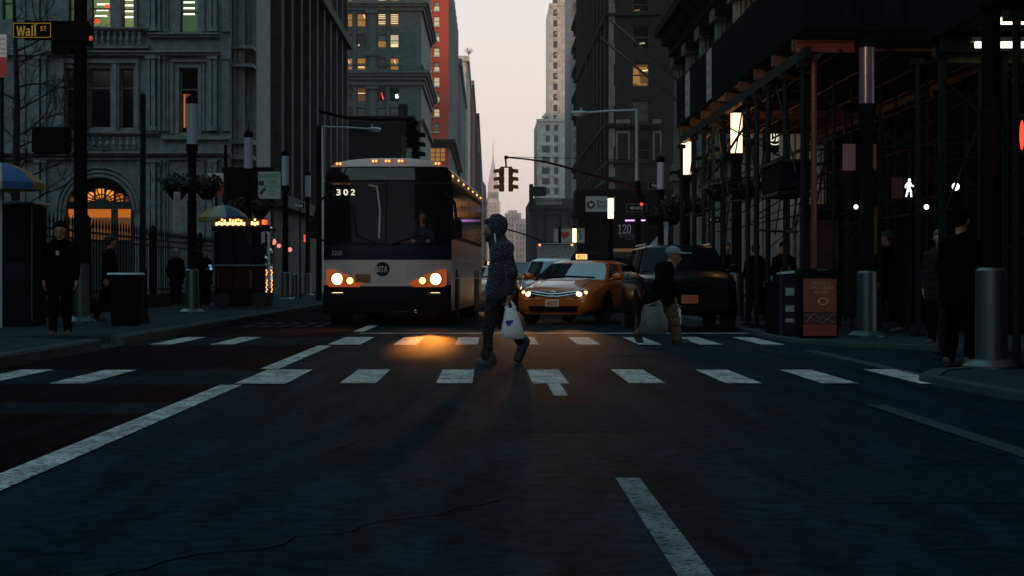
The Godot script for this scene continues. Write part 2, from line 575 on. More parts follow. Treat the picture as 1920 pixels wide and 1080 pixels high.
	mat("bus_pane", Color(0.02, 0.035, 0.04), 0.05, {"alpha": 0.10, "spec": 0.2})
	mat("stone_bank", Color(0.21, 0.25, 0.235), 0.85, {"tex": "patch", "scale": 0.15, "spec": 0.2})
	mat("crack", Color(0.010, 0.022, 0.028), 0.9, {"spec": 0.05})
	mat("trench", Color(0.016, 0.036, 0.047), 0.9, {"tex": "asphalt", "scale": 0.9, "bump": 0.5, "spec": 0.05})
	mat("granite", Color(0.10, 0.105, 0.105), 0.85, {"tex": "patch", "scale": 0.1, "spec": 0.1})
	mat("uniform", Color(0.02, 0.03, 0.05), 0.9, {"spec": 0.1})

# ------------------------------------------------------------------ scene
func _ready() -> void:
	rng.seed = 11
	var cam := Camera3D.new()
	cam.name = "camera"
	add_child(cam)
	cam.position = Vector3(0, 1.0, 0)
	cam.projection = Camera3D.PROJECTION_FRUSTUM
	cam.near = 0.5
	cam.far = 12000.0
	cam.size = cam.near * 1080.0 / F
	cam.frustum_offset = Vector2(45.0 / F, -20.0 / F) * cam.near
	cam.current = true

	var env := Environment.new()
	env.background_mode = Environment.BG_SKY
	env.tonemap_mode = Environment.TONE_MAPPER_LINEAR
	env.tonemap_exposure = 1.0
	env.sdfgi_enabled = true
	env.ssao_enabled = true
	env.ssil_enabled = true
	var sky := Sky.new()
	var pano := PanoramaSkyMaterial.new()
	pano.panorama = dusk_sky()
	sky.sky_material = pano
	env.sky = sky
	env.background_energy_multiplier = 1.0
	env.fog_enabled = true
	env.fog_density = 0.00015
	env.fog_light_color = Color(0.95, 0.82, 0.80)
	var we := WorldEnvironment.new()
	we.name = "world"
	we.environment = env
	add_child(we)

	# the last sun, low behind the camera on the left: it only reaches the upper floors far up the avenue
	var sun := DirectionalLight3D.new()
	sun.name = "afterglow"
	add_child(sun)
	sun.transform = Transform3D(Basis.looking_at(Vector3(0.512, -0.105, -0.852), Vector3.UP), Vector3.ZERO)
	sun.light_color = Color(1.0, 0.76, 0.60)
	sun.light_energy = 0.6
	sun.light_angular_distance = 5.0
	sun.shadow_enabled = true

	make_materials()
	streets()
	stone_office()
	dark_tower()
	columned_office()
	brick_tower()
	far_left_row()
	far_city()
	pale_tower_right()
	brown_block()
	low_blocks_right()
	corner_bank()
	shopfronts()
	sheds()
	church_fence()
	stalls()
	vehicles()
	lamps()
	mast_signals()
	flagpoles()
	walk_signals()
	signs()
	people()
	street_behind()


func lamps() -> void:
	var gl := "tall cylinder lamps along the left pavement"
	var gr := "tall cylinder lamps along the right pavement"
	street_lamp("unlit cylinder lamp with a planter and church banner, nearest on the left pavement", Vector3(pt(360, 0, 50).x, 0.15, -50), false, gl, 4.05, 0.97)
	street_lamp("unlit cylinder lamp standing right in front of the food cart", Vector3(pt(466, 0, 64).x, 0.15, -64), false, gl, 4.2, 0.95)
	street_lamp("unlit cylinder lamp just right of the sandwich shop sign", Vector3(pt(535, 0, 78).x, 0.15, -78), false, gl, 4.3, 1.1)
	street_lamp("unlit cylinder lamp farthest on the left, closest to the bus", Vector3(pt(577, 0, 98).x, 0.15, -98), false, gl, 4.65, 1.0)
	street_lamp("brightest lit cylinder lamp under the edge of the sidewalk shed", Vector3(pt(1381, 0, 46.4).x, 0.05, -46.4), true, gr, 3.72, 0.89)
	street_lamp("lit cylinder lamp at the far end of the sidewalk shed", Vector3(pt(1288, 0, 56).x, 0.05, -56.2), true, gr, 3.72, 0.89)
	street_lamp("lit cylinder lamp in front of the rental sign", Vector3(pt(1145, 0, 92).x, 0.05, -92), true, gr, 3.55, 0.9)
	street_lamp("lit cylinder lamp farthest up the right pavement, before the souvenir sign", Vector3(pt(1077, 0, 134).x, 0.05, -134), true, gr, 3.2, 0.9)
	street_lamp("unlit cylinder lamp beside the Pine sign on the right", Vector3(pt(1239, 0, 72).x, 0.05, -72), false, gr, 4.0, 0.93)
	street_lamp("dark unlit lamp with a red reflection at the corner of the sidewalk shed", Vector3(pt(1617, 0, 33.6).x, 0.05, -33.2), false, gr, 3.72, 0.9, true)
	street_lamp("thick dark lamp post with a bright steel foot at the near right corner", Vector3(pt(1858, 0, 21.7).x, 0.05, -21.7), false, gr, 3.95, 0.9)
	hanging_planter("dark leafy planter on the near left lamp above the church banner", Vector3(pt(360, 0, 50).x, 3.15, -50))
	hanging_planter("dark leafy planter on the lamp before the food cart", Vector3(pt(466, 0, 64).x, 3.1, -64))
	hanging_planter("dark leafy planter on the brightest lamp under the shed", Vector3(pt(1372, 0, 46.4).x, 2.95, -46.4), 0.9)
	hanging_planter("dark leafy planter on the lit lamp at the shed's far end", Vector3(pt(1288, 0, 56).x, 2.9, -56.2), 0.9)
	hanging_planter("dark leafy planter on the unlit lamp beside the right Pine sign", Vector3(pt(1243, 0, 72).x, 3.1, -72))
	cobra_light("cobra_light", "grey street light with a long arm reaching right over the bus", Vector3(pt(603, 0, 110).x, 0.15, -110), 8.85, 2.95)
	cobra_light("cobra_light", "pale street light with a long arm reaching left above the mast arm", Vector3(pt(1194, 0, 96).x, 0.05, -96), 8.7, -2.85)


func dusk_sky() -> ImageTexture:
	var w := 256
	var h := 512
	var im := Image.create(w, h, false, Image.FORMAT_RGBAF)
	var stops := [[-90.0, Color(0.05, 0.05, 0.055)], [-1.0, Color(0.30, 0.25, 0.25)], [0.0, Color(1.10, 0.84, 0.82)], [2.0, Color(1.09, 0.90, 0.85)], [5.0, Color(1.02, 0.90, 0.83)], [8.0, Color(0.93, 0.90, 0.86)],
		[16.0, Color(0.84, 0.94, 0.95)], [30.0, Color(0.62, 0.90, 1.0)], [50.0, Color(0.34, 0.66, 0.80)], [90.0, Color(0.17, 0.46, 0.62)]]
	var n := FastNoiseLite.new()
	n.seed = 4
	n.frequency = 0.012
	for y in h:
		var el := 90.0 - 180.0 * (y + 0.5) / h
		var c: Color = stops[0][1]
		for k in stops.size() - 1:
			if el >= stops[k][0] and el <= stops[k + 1][0]:
				c = (stops[k][1] as Color).lerp(stops[k + 1][1], (el - stops[k][0]) / (stops[k + 1][0] - stops[k][0]))
		for x in w:
			var a := TAU * x / w
			var v := 1.0 + 0.03 * n.get_noise_3d(cos(a) * 60.0, el * 3.0, sin(a) * 60.0)
			im.set_pixel(x, y, Color(c.r * v, c.g * v, c.b * v, 1.0))
	return ImageTexture.create_from_image(im)


# ------------------------------------------------------------------ buildings
# wall in the plane of xf (u right, v up, face at n = 0) with rectangular openings right through it
func wall(mb: MB, xf: Transform3D, r: Rect2, holes: Array, thick: float) -> void:
	var ys := [r.position.y, r.end.y]
	for h in holes:
		for y in [h.position.y, h.end.y]:
			if y > r.position.y and y < r.end.y and not ys.has(y): ys.append(y)
	ys.sort()
	for k in ys.size() - 1:
		var ym: float = (ys[k] + ys[k + 1]) * 0.5
		var cuts := []
		for h in holes:
			if h.position.y < ym and h.end.y > ym:
				cuts.append([h.position.x, h.end.x])
		cuts.sort_custom(func(a, b): return a[0] < b[0])
		var x := r.position.x
		for c in cuts + [[r.end.x, r.end.x]]:
			if c[0] > x + 0.001:
				mb.box(xf * Vector3((x + c[0]) * 0.5, ym, -thick * 0.5), Vector3(c[0] - x, ys[k + 1] - ys[k], thick), xf.basis)
			x = maxf(x, c[1])


func lbox(mb: MB, xf: Transform3D, x0: float, y0: float, x1: float, y1: float, front: float, back := 0.0) -> void:
	mb.box(xf * Vector3((x0 + x1) * 0.5, (y0 + y1) * 0.5, (front - back) * 0.5), Vector3(absf(x1 - x0), absf(y1 - y0), front + back), xf.basis)


# a window (frame with a rail) whose pane is a sub-part; o: rail, lamp, slats, blind, tube, mullion
func window(parent: Node3D, xf: Transform3D, w: float, h: float, pane: Material, o := {}) -> MeshInstance3D:
	var key := "win%.2f/%.2f/%s/%s" % [w, h, o.get("rail", 0.5), o.get("mullion", 0)]
	if not cache.has(key):
		var f := MB.new()
		var t := clampf(w * 0.07, 0.05, 0.14)
		for s in [-1, 1]:
			f.box(Vector3(s * (w - t) * 0.5, 0, 0), Vector3(t, h, 0.14))
			f.box(Vector3(0, s * (h - t) * 0.5, 0.002), Vector3(w - 2 * t, t, 0.14))
		var rail: float = o.get("rail", 0.5)
		if rail > 0.0:
			f.box(Vector3(0, h * (rail - 0.5), -0.01), Vector3(w - 2 * t, t * 1.1, 0.10))
		for k in int(o.get("mullion", 0)):
			f.box(Vector3(w * ((k + 1.0) / (o.mullion + 1.0) - 0.5), 0, -0.014), Vector3(t * 0.8, h - 2 * t, 0.09))
		cache[key] = f.mesh()
		var p := MB.new()
		p.box(Vector3(0, 0, 0), Vector3(w - t, h - t, 0.02))
		cache[key + "p"] = p.mesh()
	var at := Transform3D(xf.basis, xf * Vector3(0, 0, 0.0))
	var out := inst(cache[key], "window", o.get("frame", M.frame_dark), parent, at)
	inst(cache[key + "p"], "pane", pane, out, Transform3D(Basis(), Vector3(0, 0, -0.055)))
	if o.has("blind"):
		var b := MB.new().box(Vector3(0, h * (0.5 - o.blind * 0.5), -0.035), Vector3(w * 0.86, h * o.blind, 0.012))
		put(b, "blind", o.get("blindmat", M.blind), out)
	if o.has("slats"):
		for k in int(o.slats):
			put(MB.new().box(Vector3(0, h * (0.42 - 0.8 * k / o.slats), -0.03), Vector3(w * 0.82, h * 0.38 / o.slats, 0.012)), "light_slat", M.glow_slat, out)
	if o.has("lamp"):
		var q: Array = o.lamp       # x, y (shares of the window), length, height, tilt
		put(MB.new().box(Vector3(w * q[0], h * q[1], -0.032), Vector3(w * q[2], h * q[3], 0.012), Basis(Vector3.BACK, q[4])), "ceiling_light", o.get("lampmat", M.glow_slat), out)
	return out


func block(mb: MB, x0: float, x1: float, y0: float, y1: float, z0: float, z1: float) -> void:
	mb.lohi(Vector3(x0, y0, -z1), Vector3(x1, y1, -z0))


func rect(x0: float, y0: float, x1: float, y1: float, z: float) -> Rect2:
	var a := pt(x0, y1, z)
	var b := pt(x1, y0, z)
	return Rect2(a.x, a.y, b.x - a.x, b.y - a.y)


# puts a window into the photograph-measured opening of a wall that faces us
func front_window(parent: Node3D, r: Rect2, z: float, back: float, pane: Material, o := {}) -> MeshInstance3D:
	return window(parent, Transform3D(Basis(), Vector3(r.get_center().x, r.get_center().y, -z - back)), r.size.x, r.size.y, pane, o)


func stone_office() -> void:
	var z := 92.0
	var b := thing("stone_building", "ornate grey stone building with balustraded balconies and a glowing arched doorway", "building", Vector3(0, 0, 0))
	var holes := {
		"h1": rect(122, 128, 142, 246, z), "h2": rect(166, 128, 207, 240, z), "h3": rect(225, 128, 250, 240, z), "h4": rect(337, 128, 371, 249, z),
		"u0": rect(4, -70, 29, 36, z), "u1": rect(128, -70, 146, 50, z), "u2": rect(170, -70, 207, 51, z), "u3": rect(229, -70, 251, 53, z), "u4": rect(337, -70, 371, 60, z),
		"door": rect(122, 330, 252, 557, z),
	}
	var w := MB.new()
	var plane := Transform3D(Basis(), Vector3(0, 0, -z))
	wall(w, plane, Rect2(pt(-200, 0, z).x, 0, pt(432, 0, z).x - pt(-200, 0, z).x, 90), holes.values(), 0.6)
	# the rest of the body and its corner pier, set back
	block(w, pt(-200, 0, z).x, -11.4, 0, 90, z + 3.0, z + 40)
	block(w, -11.398, -10.95, 0, 90, z + 0.9, z + 8)
	block(w, -10.95, -10.45, 0, 90, z + 1.9, z + 8)
	for x in [440, 449, 458, 466]:
		fbox(w, x, -900, x + 4, 300, z + 0.9 if x < 452 else z + 1.9, 0.16, 0.1)
	for y in [[86, 92], [120, 126], [262, 270], [292, 299]]:
		fbox(w, 433, y[0], 475, y[1], z + 0.8, 0.3, 1.2)
	# spandrels that make the doorway's arch
	var c := pt(187, 395, z)
	var r := 65.0 * z / F
	for s in [-1.0, 1.0]:
		var p := PackedVector2Array([Vector2(s * (r + 0.01), 0), Vector2(s * (r + 0.01), r + 0.01), Vector2(0, r + 0.01)])
		for k in 13:
			var t := PI * 0.5 * (1.0 - k / 12.0)
			p.append(Vector2(s * cos(t) * r, sin(t) * r))
		w.prism(p, -0.6, 0.0, Transform3D(Basis(), c))
	put(w, "wall", M.stone, b)
	var archivolt := MB.new()
	for q in [[r * 1.0, 0.09, 0.10], [r * 1.12, 0.07, 0.16], [r * 1.24, 0.06, 0.08]]:
		for k in 18:
			var t0 := PI * k / 18.0
			var t1 := PI * (k + 1) / 18.0
			archivolt.tube(c + Vector3(cos(t0) * q[0], sin(t0) * q[0], q[2]), c + Vector3(cos(t1) * q[0], sin(t1) * q[0], q[2]), q[1], q[1], 6, false)
	put(archivolt, "arch_moulding", M.stone, b)
	# cornices and string courses
	var t := MB.new()
	for q in [[-200, 285, 432, 289, 0.55], [-200, 289, 432, 293, 0.38], [-200, 296, 432, 300, 0.2], [90, 97, 412, 100, 0.5], [90, 100, 412, 105, 0.34], [-200, 97, 88, 104, 0.3],
			[280, 63, 412, 66, 0.42], [280, 66, 412, 71, 0.28], [110, 247, 300, 251, 0.34], [110, 251, 300, 254, 0.22], [304, 255, 430, 262, 0.28], [160, 53, 281, 56, 0.5], [160, 56, 281, 59, 0.4], [160, 86, 281, 92, 0.4]]:
		fbox(t, q[0], q[1], q[2], q[3], z, q[4], 0.05)
	put(t, "cornice", M.stone, b)
	# pilasters and the frames round the windows
	var pi := MB.new()
	for q in [[42, 48, 0.12], [68, 76, 0.3], [80, 88, 0.22], [275, 283, 0.34], [286, 294, 0.46], [297, 302, 0.3], [307, 311, 0.16], [313, 316, 0.1], [380, 384, 0.12], [390, 398, 0.24], [401, 408, 0.34], [418, 430, 0.12]]:
		for y in [[-900, 60], [106, 246], [300, 560]]:
			fbox(pi, q[0], y[0], q[1], y[1], z, q[2], 0.02)
			fbox(pi, q[0] - 1.5, y[1] - 8, q[1] + 1.5, y[1], z, q[2] + 0.06, 0.02)
			fbox(pi, q[0] - 1.5, y[0], q[1] + 1.5, y[0] + 6, z, q[2] + 0.07, 0.02)
	put(pi, "pilaster", M.stone, b)
	for q in [[115, 121, 112, 246, 0.2], [254, 261, 112, 246, 0.2], [115, 261, 112, 119, 0.24], [208, 224, 120, 246, 0.14], [212, 220, 120, 246, 0.26], [143, 165, 120, 246, 0.14], [149, 159, 120, 246, 0.26],
			[320, 326, 112, 250, 0.14], [320, 395, 112, 117, 0.2], [330, 336, 122, 250, 0.1], [372, 378, 122, 250, 0.1], [330, 378, 122, 127, 0.12], [208, 228, -80, 53, 0.2], [252, 258, -80, 53, 0.2], [147, 169, -80, 53, 0.16],
			[278, 304, 304, 312, 0.3], [281, 301, 312, 322, 0.2], [392, 408, 302, 312, 0.3], [395, 405, 312, 322, 0.18], [278, 303, 376, 384, 0.35], [281, 300, 384, 398, 0.22], [285, 296, 398, 406, 0.12], [70, 84, 376, 398, 0.25]]:
		var fr := MB.new()
		fbox(fr, q[0], q[2], q[1], q[3], z, q[4], 0.02)
		put(fr, "window_surround", M.stone, b)
	for rows in [[110.0, 272.0, 258.0, 281.0, 12.6], [166.0, 270.0, 61.0, 86.0, 11.5]]:
		var x: float = rows[0] + 6
		while x < rows[1]:
			var at := pt(x, rows[3], z)
			var hh: float = (rows[3] - rows[2]) * z / F
			if not cache.has("baluster%.2f" % hh):
				var q := MB.new().lathe([Vector2(0.09, 0), Vector2(0.09, hh * 0.12), Vector2(0.05, hh * 0.16), Vector2(0.10, hh * 0.4), Vector2(0.045, hh * 0.78), Vector2(0.08, hh * 0.86), Vector2(0.08, hh)], Transform3D(), 10)
				cache["baluster%.2f" % hh] = q.mesh()
			inst(cache["baluster%.2f" % hh], "baluster", M.stone, b, Transform3D(Basis(), Vector3(at.x, at.y, -z + 0.36)))
			x += rows[4]
	# windows
	var dark := {"rail": 0.68, "frame": M.frame_stone}
	for k in ["h1", "h2", "h3"]:
		front_window(b, holes[k], z, 0.42, M.glass_dark, dark)
	var hot := front_window(b, holes.h4, z, 0.42, M.glass_dark, dark)
	put(MB.new().box(Vector3(-0.13, -0.42, -0.035), Vector3(0.3, 1.5, 0.012)), "lit_pane", M.glow_orange_dim, hot)
	put(MB.new().box(Vector3(-0.26, -0.42, -0.03), Vector3(0.07, 1.5, 0.012)), "lit_curtain", M.glow_orange, hot)
	for k in ["u0", "u1", "u2", "u3", "u4"]:
		var rr: Rect2 = holes[k]
		var wn := front_window(b, rr, z, 0.42, M.glow_green_dim if k in ["u0", "u1", "u4"] else M.glow_green, {"rail": 0.3, "frame": M.frame_dark})
		if k in ["u2", "u3", "u4"]:
			# the lit office behind: rows of ceiling tubes, a red notice
			for row in 8:
				var y := -0.5 * rr.size.y + 0.55 + row * 0.26
				if k == "u4": y += 0.3
				put(MB.new().box(Vector3(-0.05 + 0.04 * row * (1 if k == "u2" else 0), y, -0.03), Vector3(rr.size.x * (0.8 if k == "u3" else 0.62), 0.075, 0.012)), "ceiling_light", M.glow_white, wn)
		if k == "u2":
			put(MB.new().box(Vector3(0.22, -0.5 * rr.size.y + 0.95, -0.022), Vector3(0.2, 0.24, 0.012)), "red_sign", M.glow_red, wn)
			put(MB.new().box(Vector3(-0.25, -0.5 * rr.size.y + 0.32, -0.022), Vector3(0.22, 0.14, 0.012)), "red_sign", M.glow_red, wn)
	# the doorway: transom, fanlight panes with radial bars, lit door panes
	var df := MB.new()
	var back := 0.5
	fbox(df, 122, 378, 252, 392, z + back, 0.08, 0.1)
	for x in [[122, 128], [156, 164], [209, 221], [246, 252]]:
		fbox(df, x[0], 392, x[1], 560, z + back, 0.1, 0.1)
	fbox(df, 122, 450, 252, 560, z + back + 0.04, 0.06, 0.05)
	for k in 13:
		var a := PI * k / 12.0
		df.tube(Vector3(c.x, pt(0, 378, z).y - 0.05, -z - back), Vector3(c.x + cos(a) * r, pt(0, 378, z).y - 0.05 + sin(a) * r * 0.74, -z - back), 0.035, 0.03, 6)
	for q in [0.3, 0.55, 0.8]:
		for k in 16:
			var a0 := PI * k / 16.0
			var a1 := PI * (k + 1) / 16.0
			df.tube(Vector3(c.x + cos(a0) * r * q, pt(0, 378, z).y + sin(a0) * r * q * 0.74, -z - back), Vector3(c.x + cos(a1) * r * q, pt(0, 378, z).y + sin(a1) * r * q * 0.74, -z - back), 0.03, 0.03, 5, false)
	var door := put(df, "door", M.frame_dark, b)
	for q in [[130, 155, "glow_orange_dim"], [165, 176, "glow_fire"], [180, 195, "glow_fire"], [199, 213, "glow_fire"], [218, 231, "glow_orange"], [235, 248, "glow_orange_dim"]]:
		var pn := MB.new()
		fbox(pn, q[0], 352 + absf(q[1] - 200) * 0.35, q[1], 378, z + back + 0.1, 0.02, 0.0)
		put(pn, "fanlight_window_pane", M[q[2]], door)
	for q in [[128, 156], [164, 209], [221, 246]]:
		var p1 := MB.new()
		fbox(p1, q[0], 392, q[1], 408, z + back + 0.08, 0.02, 0.0)
		put(p1, "door_window_pane", M.glow_orange, door)
		var p2 := MB.new()
		fbox(p2, q[0], 408, q[1], 450, z + back + 0.08, 0.02, 0.0)
		put(p2, "door_window_pane", M.glow_orange_dim, door)
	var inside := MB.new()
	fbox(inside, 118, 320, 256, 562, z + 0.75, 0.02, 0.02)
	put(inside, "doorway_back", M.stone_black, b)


func dark_tower() -> void:
	var b := thing("granite_tower", "tall granite building right behind the stone building, its street side in deep shadow", "building")
	var x := -10.3
	var w := MB.new()
	block(w, -30, x - 0.5, 0, 95, 100, 149)
	var xf := Transform3D(Basis(Vector3(0, 0, -1), Vector3.UP, Vector3.RIGHT), Vector3(x, 0, -100))
	var holes := []
	for fl in 14:
		for k in 9:
			holes.append(Rect2(2.2 + k * 5.2, 6.0 + fl * 4.3, 2.4, 2.6))
	wall(w, xf, Rect2(0, 0, 49, 95), holes, 0.5)
	for k in 10:
		lbox(w, xf, 0.2 + k * 5.2, 4.5, 1.3 + k * 5.2, 94, 0.35)
	for fl in 5:
		lbox(w, xf, 0, 4.4 + fl * 12.9, 49, 5.0 + fl * 12.9, 0.6)
	put(w, "wall", M.granite, b)
	for h in holes:
		if h.position.y < 34:
			var lit: bool = h.position.x > 25.0 and h.position.y > 17.0 and h.position.y < 25.0 and int(h.position.x) % 3 == 0
			window(b, xf.translated_local(Vector3(h.get_center().x, h.get_center().y, -0.3)), 2.4, 2.6, M.glow_dim if lit else M.glass_dark, {"frame": M.frame_dark})


func columned_office() -> void:
	var z := 365.0
	var b := thing("columned_building", "grey classical office block with engaged columns, cornices and amber lit windows", "building")
	var cols := [[645, 661], [669, 686], [708, 724], [731, 748]]
	var rows := [[-62, -36], [-20, 3], [25, 50], [64, 89], [108, 131], [164, 190], [202, 218], [240, 262]]
	var holes := []
	for q in rows:
		for c in cols:
			holes.append(rect(c[0], q[0], c[1], q[1], z))
	var w := MB.new()
	wall(w, Transform3D(Basis(), Vector3(0, 0, -z)), Rect2(-32, 0, pt(790, 0, z).x + 32, 75), holes, 0.8)
	block(w, -32, pt(790, 0, z).x, 0, 75, z + 2.5, z + 60)
	block(w, pt(790, 0, z).x - 0.8, pt(790, 0, z).x, 0, 75, z + 0.8, z + 2.5)
	put(w, "wall", M.stone_grey, b)
	var t := MB.new()
	for q in [[3, 8, 1.3], [8, 13, 0.9], [13, 20, 0.5], [132, 138, 1.5], [138, 143, 1.2], [143, 150, 0.7], [154, 160, 0.45], [121, 124, 0.3], [223, 228, 0.6]]:
		var a := pt(600, q[1], z)
		var c := pt(790, q[0], z)
		t.lohi(Vector3(a.x, a.y, -z - 59), Vector3(c.x + q[2], c.y, -z + q[2]))
	put(t, "cornice", M.stone_grey, b)
	var col := MB.new()
	for q in [[20, 100], [100, 132], [162, 262]]:
		for x in [697.5, 637.0]:
			var lo := pt(x, q[1], z)
			var hi := pt(x, q[0], z)
			col.tube(Vector3(lo.x, lo.y, -z), Vector3(hi.x, hi.y, -z), 0.82, 0.74, 18)
			col.box(Vector3(hi.x, hi.y - 0.25, -z + 0.2), Vector3(2.1, 0.5, 1.7))
			col.box(Vector3(lo.x, lo.y + 0.2, -z + 0.2), Vector3(2.1, 0.4, 1.7))
	for q in [[662, 668], [725, 730]]:
		fbox(col, q[0], 22, q[1], 131, z, 0.3, 0.0)
		fbox(col, q[0], 162, q[1], 262, z, 0.3, 0.0)
	fbox(col, 752, 122, 788, 130, z, 0.25, 0.0)
	put(col, "column", M.stone_grey, b)
	var looks := [
		["glow_amber", "glow_cream", "glow_amber", "glow_dim"], ["glow_amber", "glow_dim", "glow_cream", "glow_amber"],
		["glow_amber", "glow_amber", "glow_dim", "glow_dim"], ["glass_far", "glass_dark", "glow_amber", "glow_cream"], ["glow_amber", "glow_amber", "glass_far", "glow_amber"],
		["glass_dark", "glow_dim", "glass_dark", "glass_dark"], ["glass_dark", "glass_far", "glass_far", "glass_far"], ["glass_dark", "glass_dark", "glass_dark", "glass_dark"]]
	for i in rows.size():
		for j in 4:
			var o := {"frame": M.frame_dark, "rail": 0.52}
			match [i, j]:
				[2, 0]: o.merge({"lamp": [-0.1, 0.28, 0.12, 0.3, 0.35]})
				[2, 1]: o.merge({"lamp": [0.3, 0.3, 0.12, 0.3, 0.35]})
				[2, 2]: o.merge({"slats": 6})
				[2, 3]: o.merge({"slats": 5})
				[3, 0], [6, 1], [6, 2], [6, 3]: o.merge({"blind": 0.6, "blindmat": M.grey_sign})
				[3, 1]: o.merge({"lamp": [-0.3, -0.3, 0.14, 0.12, 0.0]})
				[3, 2]: o.merge({"blind": 0.5, "blindmat": M.blind})
				[3, 3]: o.merge({"lamp": [0.0, -0.34, 0.8, 0.2, 0.0]})
				[4, 0]: o.merge({"lamp": [0.05, 0.15, 0.12, 0.4, 0.4]})
				[4, 1]: o.merge({"lamp": [0.0, -0.25, 0.7, 0.1, 0.0]})
				[4, 3]: o.merge({"lamp": [0.05, 0.15, 0.12, 0.4, 0.4]})
				[5, 1]: o.merge({"lamp": [0.0, 0.1, 0.8, 0.06, 0.0]})
				[5, 2]: o.merge({"lamp": [0.05, -0.1, 0.12, 0.5, 0.3], "lampmat": M.glow_red})
				[5, 3]: o.merge({"lamp": [0.25, -0.1, 0.3, 0.3, 0.1], "lampmat": M.white_bulb})
			front_window(b, holes[i * 4 + j], z, 0.5, M[looks[i][j]], o)


func brick_tower() -> void:
	var z := 480.0
	var b := thing("red_brick_tower", "tall red brick tower with pale lit windows beyond the columned office block", "building")
	var holes := []
	for k in 12:
		for c in [[799, 808], [813.5, 824.4]]:
			holes.append(rect(c[0], 230 - k * 28.4, c[1], 247 - k * 28.4, z))
	var w := MB.new()
	var xr := pt(841, 0, z).x
	wall(w, Transform3D(Basis(), Vector3(0, 0, -z)), Rect2(-26, 0, xr + 26, 74), holes, 0.6)
	put(w, "wall", M.brick_red, b)
	var s := MB.new()
	block(s, -26, xr - 0.6, 0, 74, z + 2, z + 140)
	for k in 18:
		block(s, xr - 0.6, xr + 0.1 + 0.25 * (k % 2), 0, 74, z + 0.6 + k * 7.7, z + 6.5 + k * 7.7)
	put(s, "side_wall", M.grey_far, b)
	var t := MB.new()
	for q in [[262, 268, 1.6], [268, 276, 0.9]]:
		var a := pt(790, q[1], z)
		var c := pt(841, q[0], z)
		t.lohi(Vector3(a.x, a.y, -z - 138), Vector3(c.x + q[2], c.y, -z + q[2]))
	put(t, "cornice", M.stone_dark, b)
	var shop := MB.new()
	fbox(shop, 806, 278, 836, 302, z, 0.1, 0.0)
	put(shop, "lit_window_front", M.glow_amber, b)
	var sf := MB.new()
	for x in [806, 815.5, 825, 834.5]:
		fbox(sf, x, 277, x + 1.4, 302, z, 0.35, 0.0)
	for y in [277, 286, 294]:
		fbox(sf, 806, y, 836, y + 1.2, z, 0.3, 0.0)
	put(sf, "window_front_frame", M.frame_dark, b)
	var sl := MB.new().box(Vector3.ZERO, Vector3(1.6, 0.28, 0.4)).mesh()
	for r in holes:
		inst(sl, "sill", M.stone_pale, b, Transform3D(Basis(), Vector3(r.get_center().x, r.position.y - 0.14, -z + 0.1)))
	for i in holes.size():
		var row := i / 2
		var p: Material = M.glow_cream if row > 0 else M.glow_dim
		front_window(b, holes[i], z, 0.35, p, {"frame": M.frame_dark, "rail": 0.5, "blind": [0.0, 0.45, 0.2, 0.5][(row * 3 + i) % 4] + 0.02, "blindmat": M.blind})


func far_left_row() -> void:
	# name, label, near z, far z, right x, top pixel row, material
	for q in [
			["ribbed_building", "grey ribbed building beside the red brick tower", 622.0, 780.0, -9.0, 113.0, "grey_far"],
			["pale_building", "pale narrow building with a small bare tree on its roof", 782.0, 900.0, -8.2, 107.0, "stone_pale"],
			["brownstone_building", "reddish brown building in the distance with a stepped top", 905.0, 1060.0, -7.2, 153.0, "brick_far"],
			["navy_building", "dark navy building nearest the open sky on the left of the avenue", 1065.0, 1500.0, -5.6, 214.0, "navy_far"]]:
		var b := thing(q[0], q[1], "building")
		var w := MB.new()
		var top: float = 1.0 + (520.0 - q[5]) * q[2] / F
		block(w, q[4] - 40, q[4], 0, top, q[2], q[3])
		put(w, "wall", M[q[6]], b)
		var rib := MB.new()
		var k: float = q[2] + 2.0
		while k < q[3] - 3:
			block(rib, q[4], q[4] + 0.5, 3, top - 2, k, k + 3.2)
			k += 8.0
		block(rib, q[4] - 40.5, q[4] + 1.2, top - 1.6, top + 0.4, q[2] - 1.2, q[3])
		if q[0] == "navy_building":
			block(rib, q[4], q[4] + 2.2, 0, top * 0.78, q[2] + 20, q[3])
		put(rib, "pilaster", M[q[6]], b)
		for fl in int(top / 4.2) - 1:
			for c in 2:
				window(b, Transform3D(Basis(), Vector3(q[4] - 1.6 - c * 2.6, 5 + fl * 4.2, -q[2] + 0.03)), 1.4, 2.2, M.glass_far)
	# the bare tree on the pale building's roof
	var t := thing("roof_tree", "tiny bare tree on the roof of the pale narrow building", "tree", pt(879, 107, 800))
	var tr := MB.new()
	tr.tube(Vector3(0, 0, 0), Vector3(0, 1.6, 0), 0.16, 0.1, 6)
	put(tr, "trunk", M.bark, t)
	var br := MB.new()
	for k in 22:
		var a := rng.randf_range(-1.1, 1.1)
		var f := Vector3(0, 1.0 + rng.randf() * 0.6, 0)
		br.tube(f, f + Vector3(sin(a) * 2.2, cos(a) * 2.0 + 0.2, rng.randf_range(-1.5, 1.5)), 0.07, 0.03, 4)
	put(br, "branches", M.bark, t)


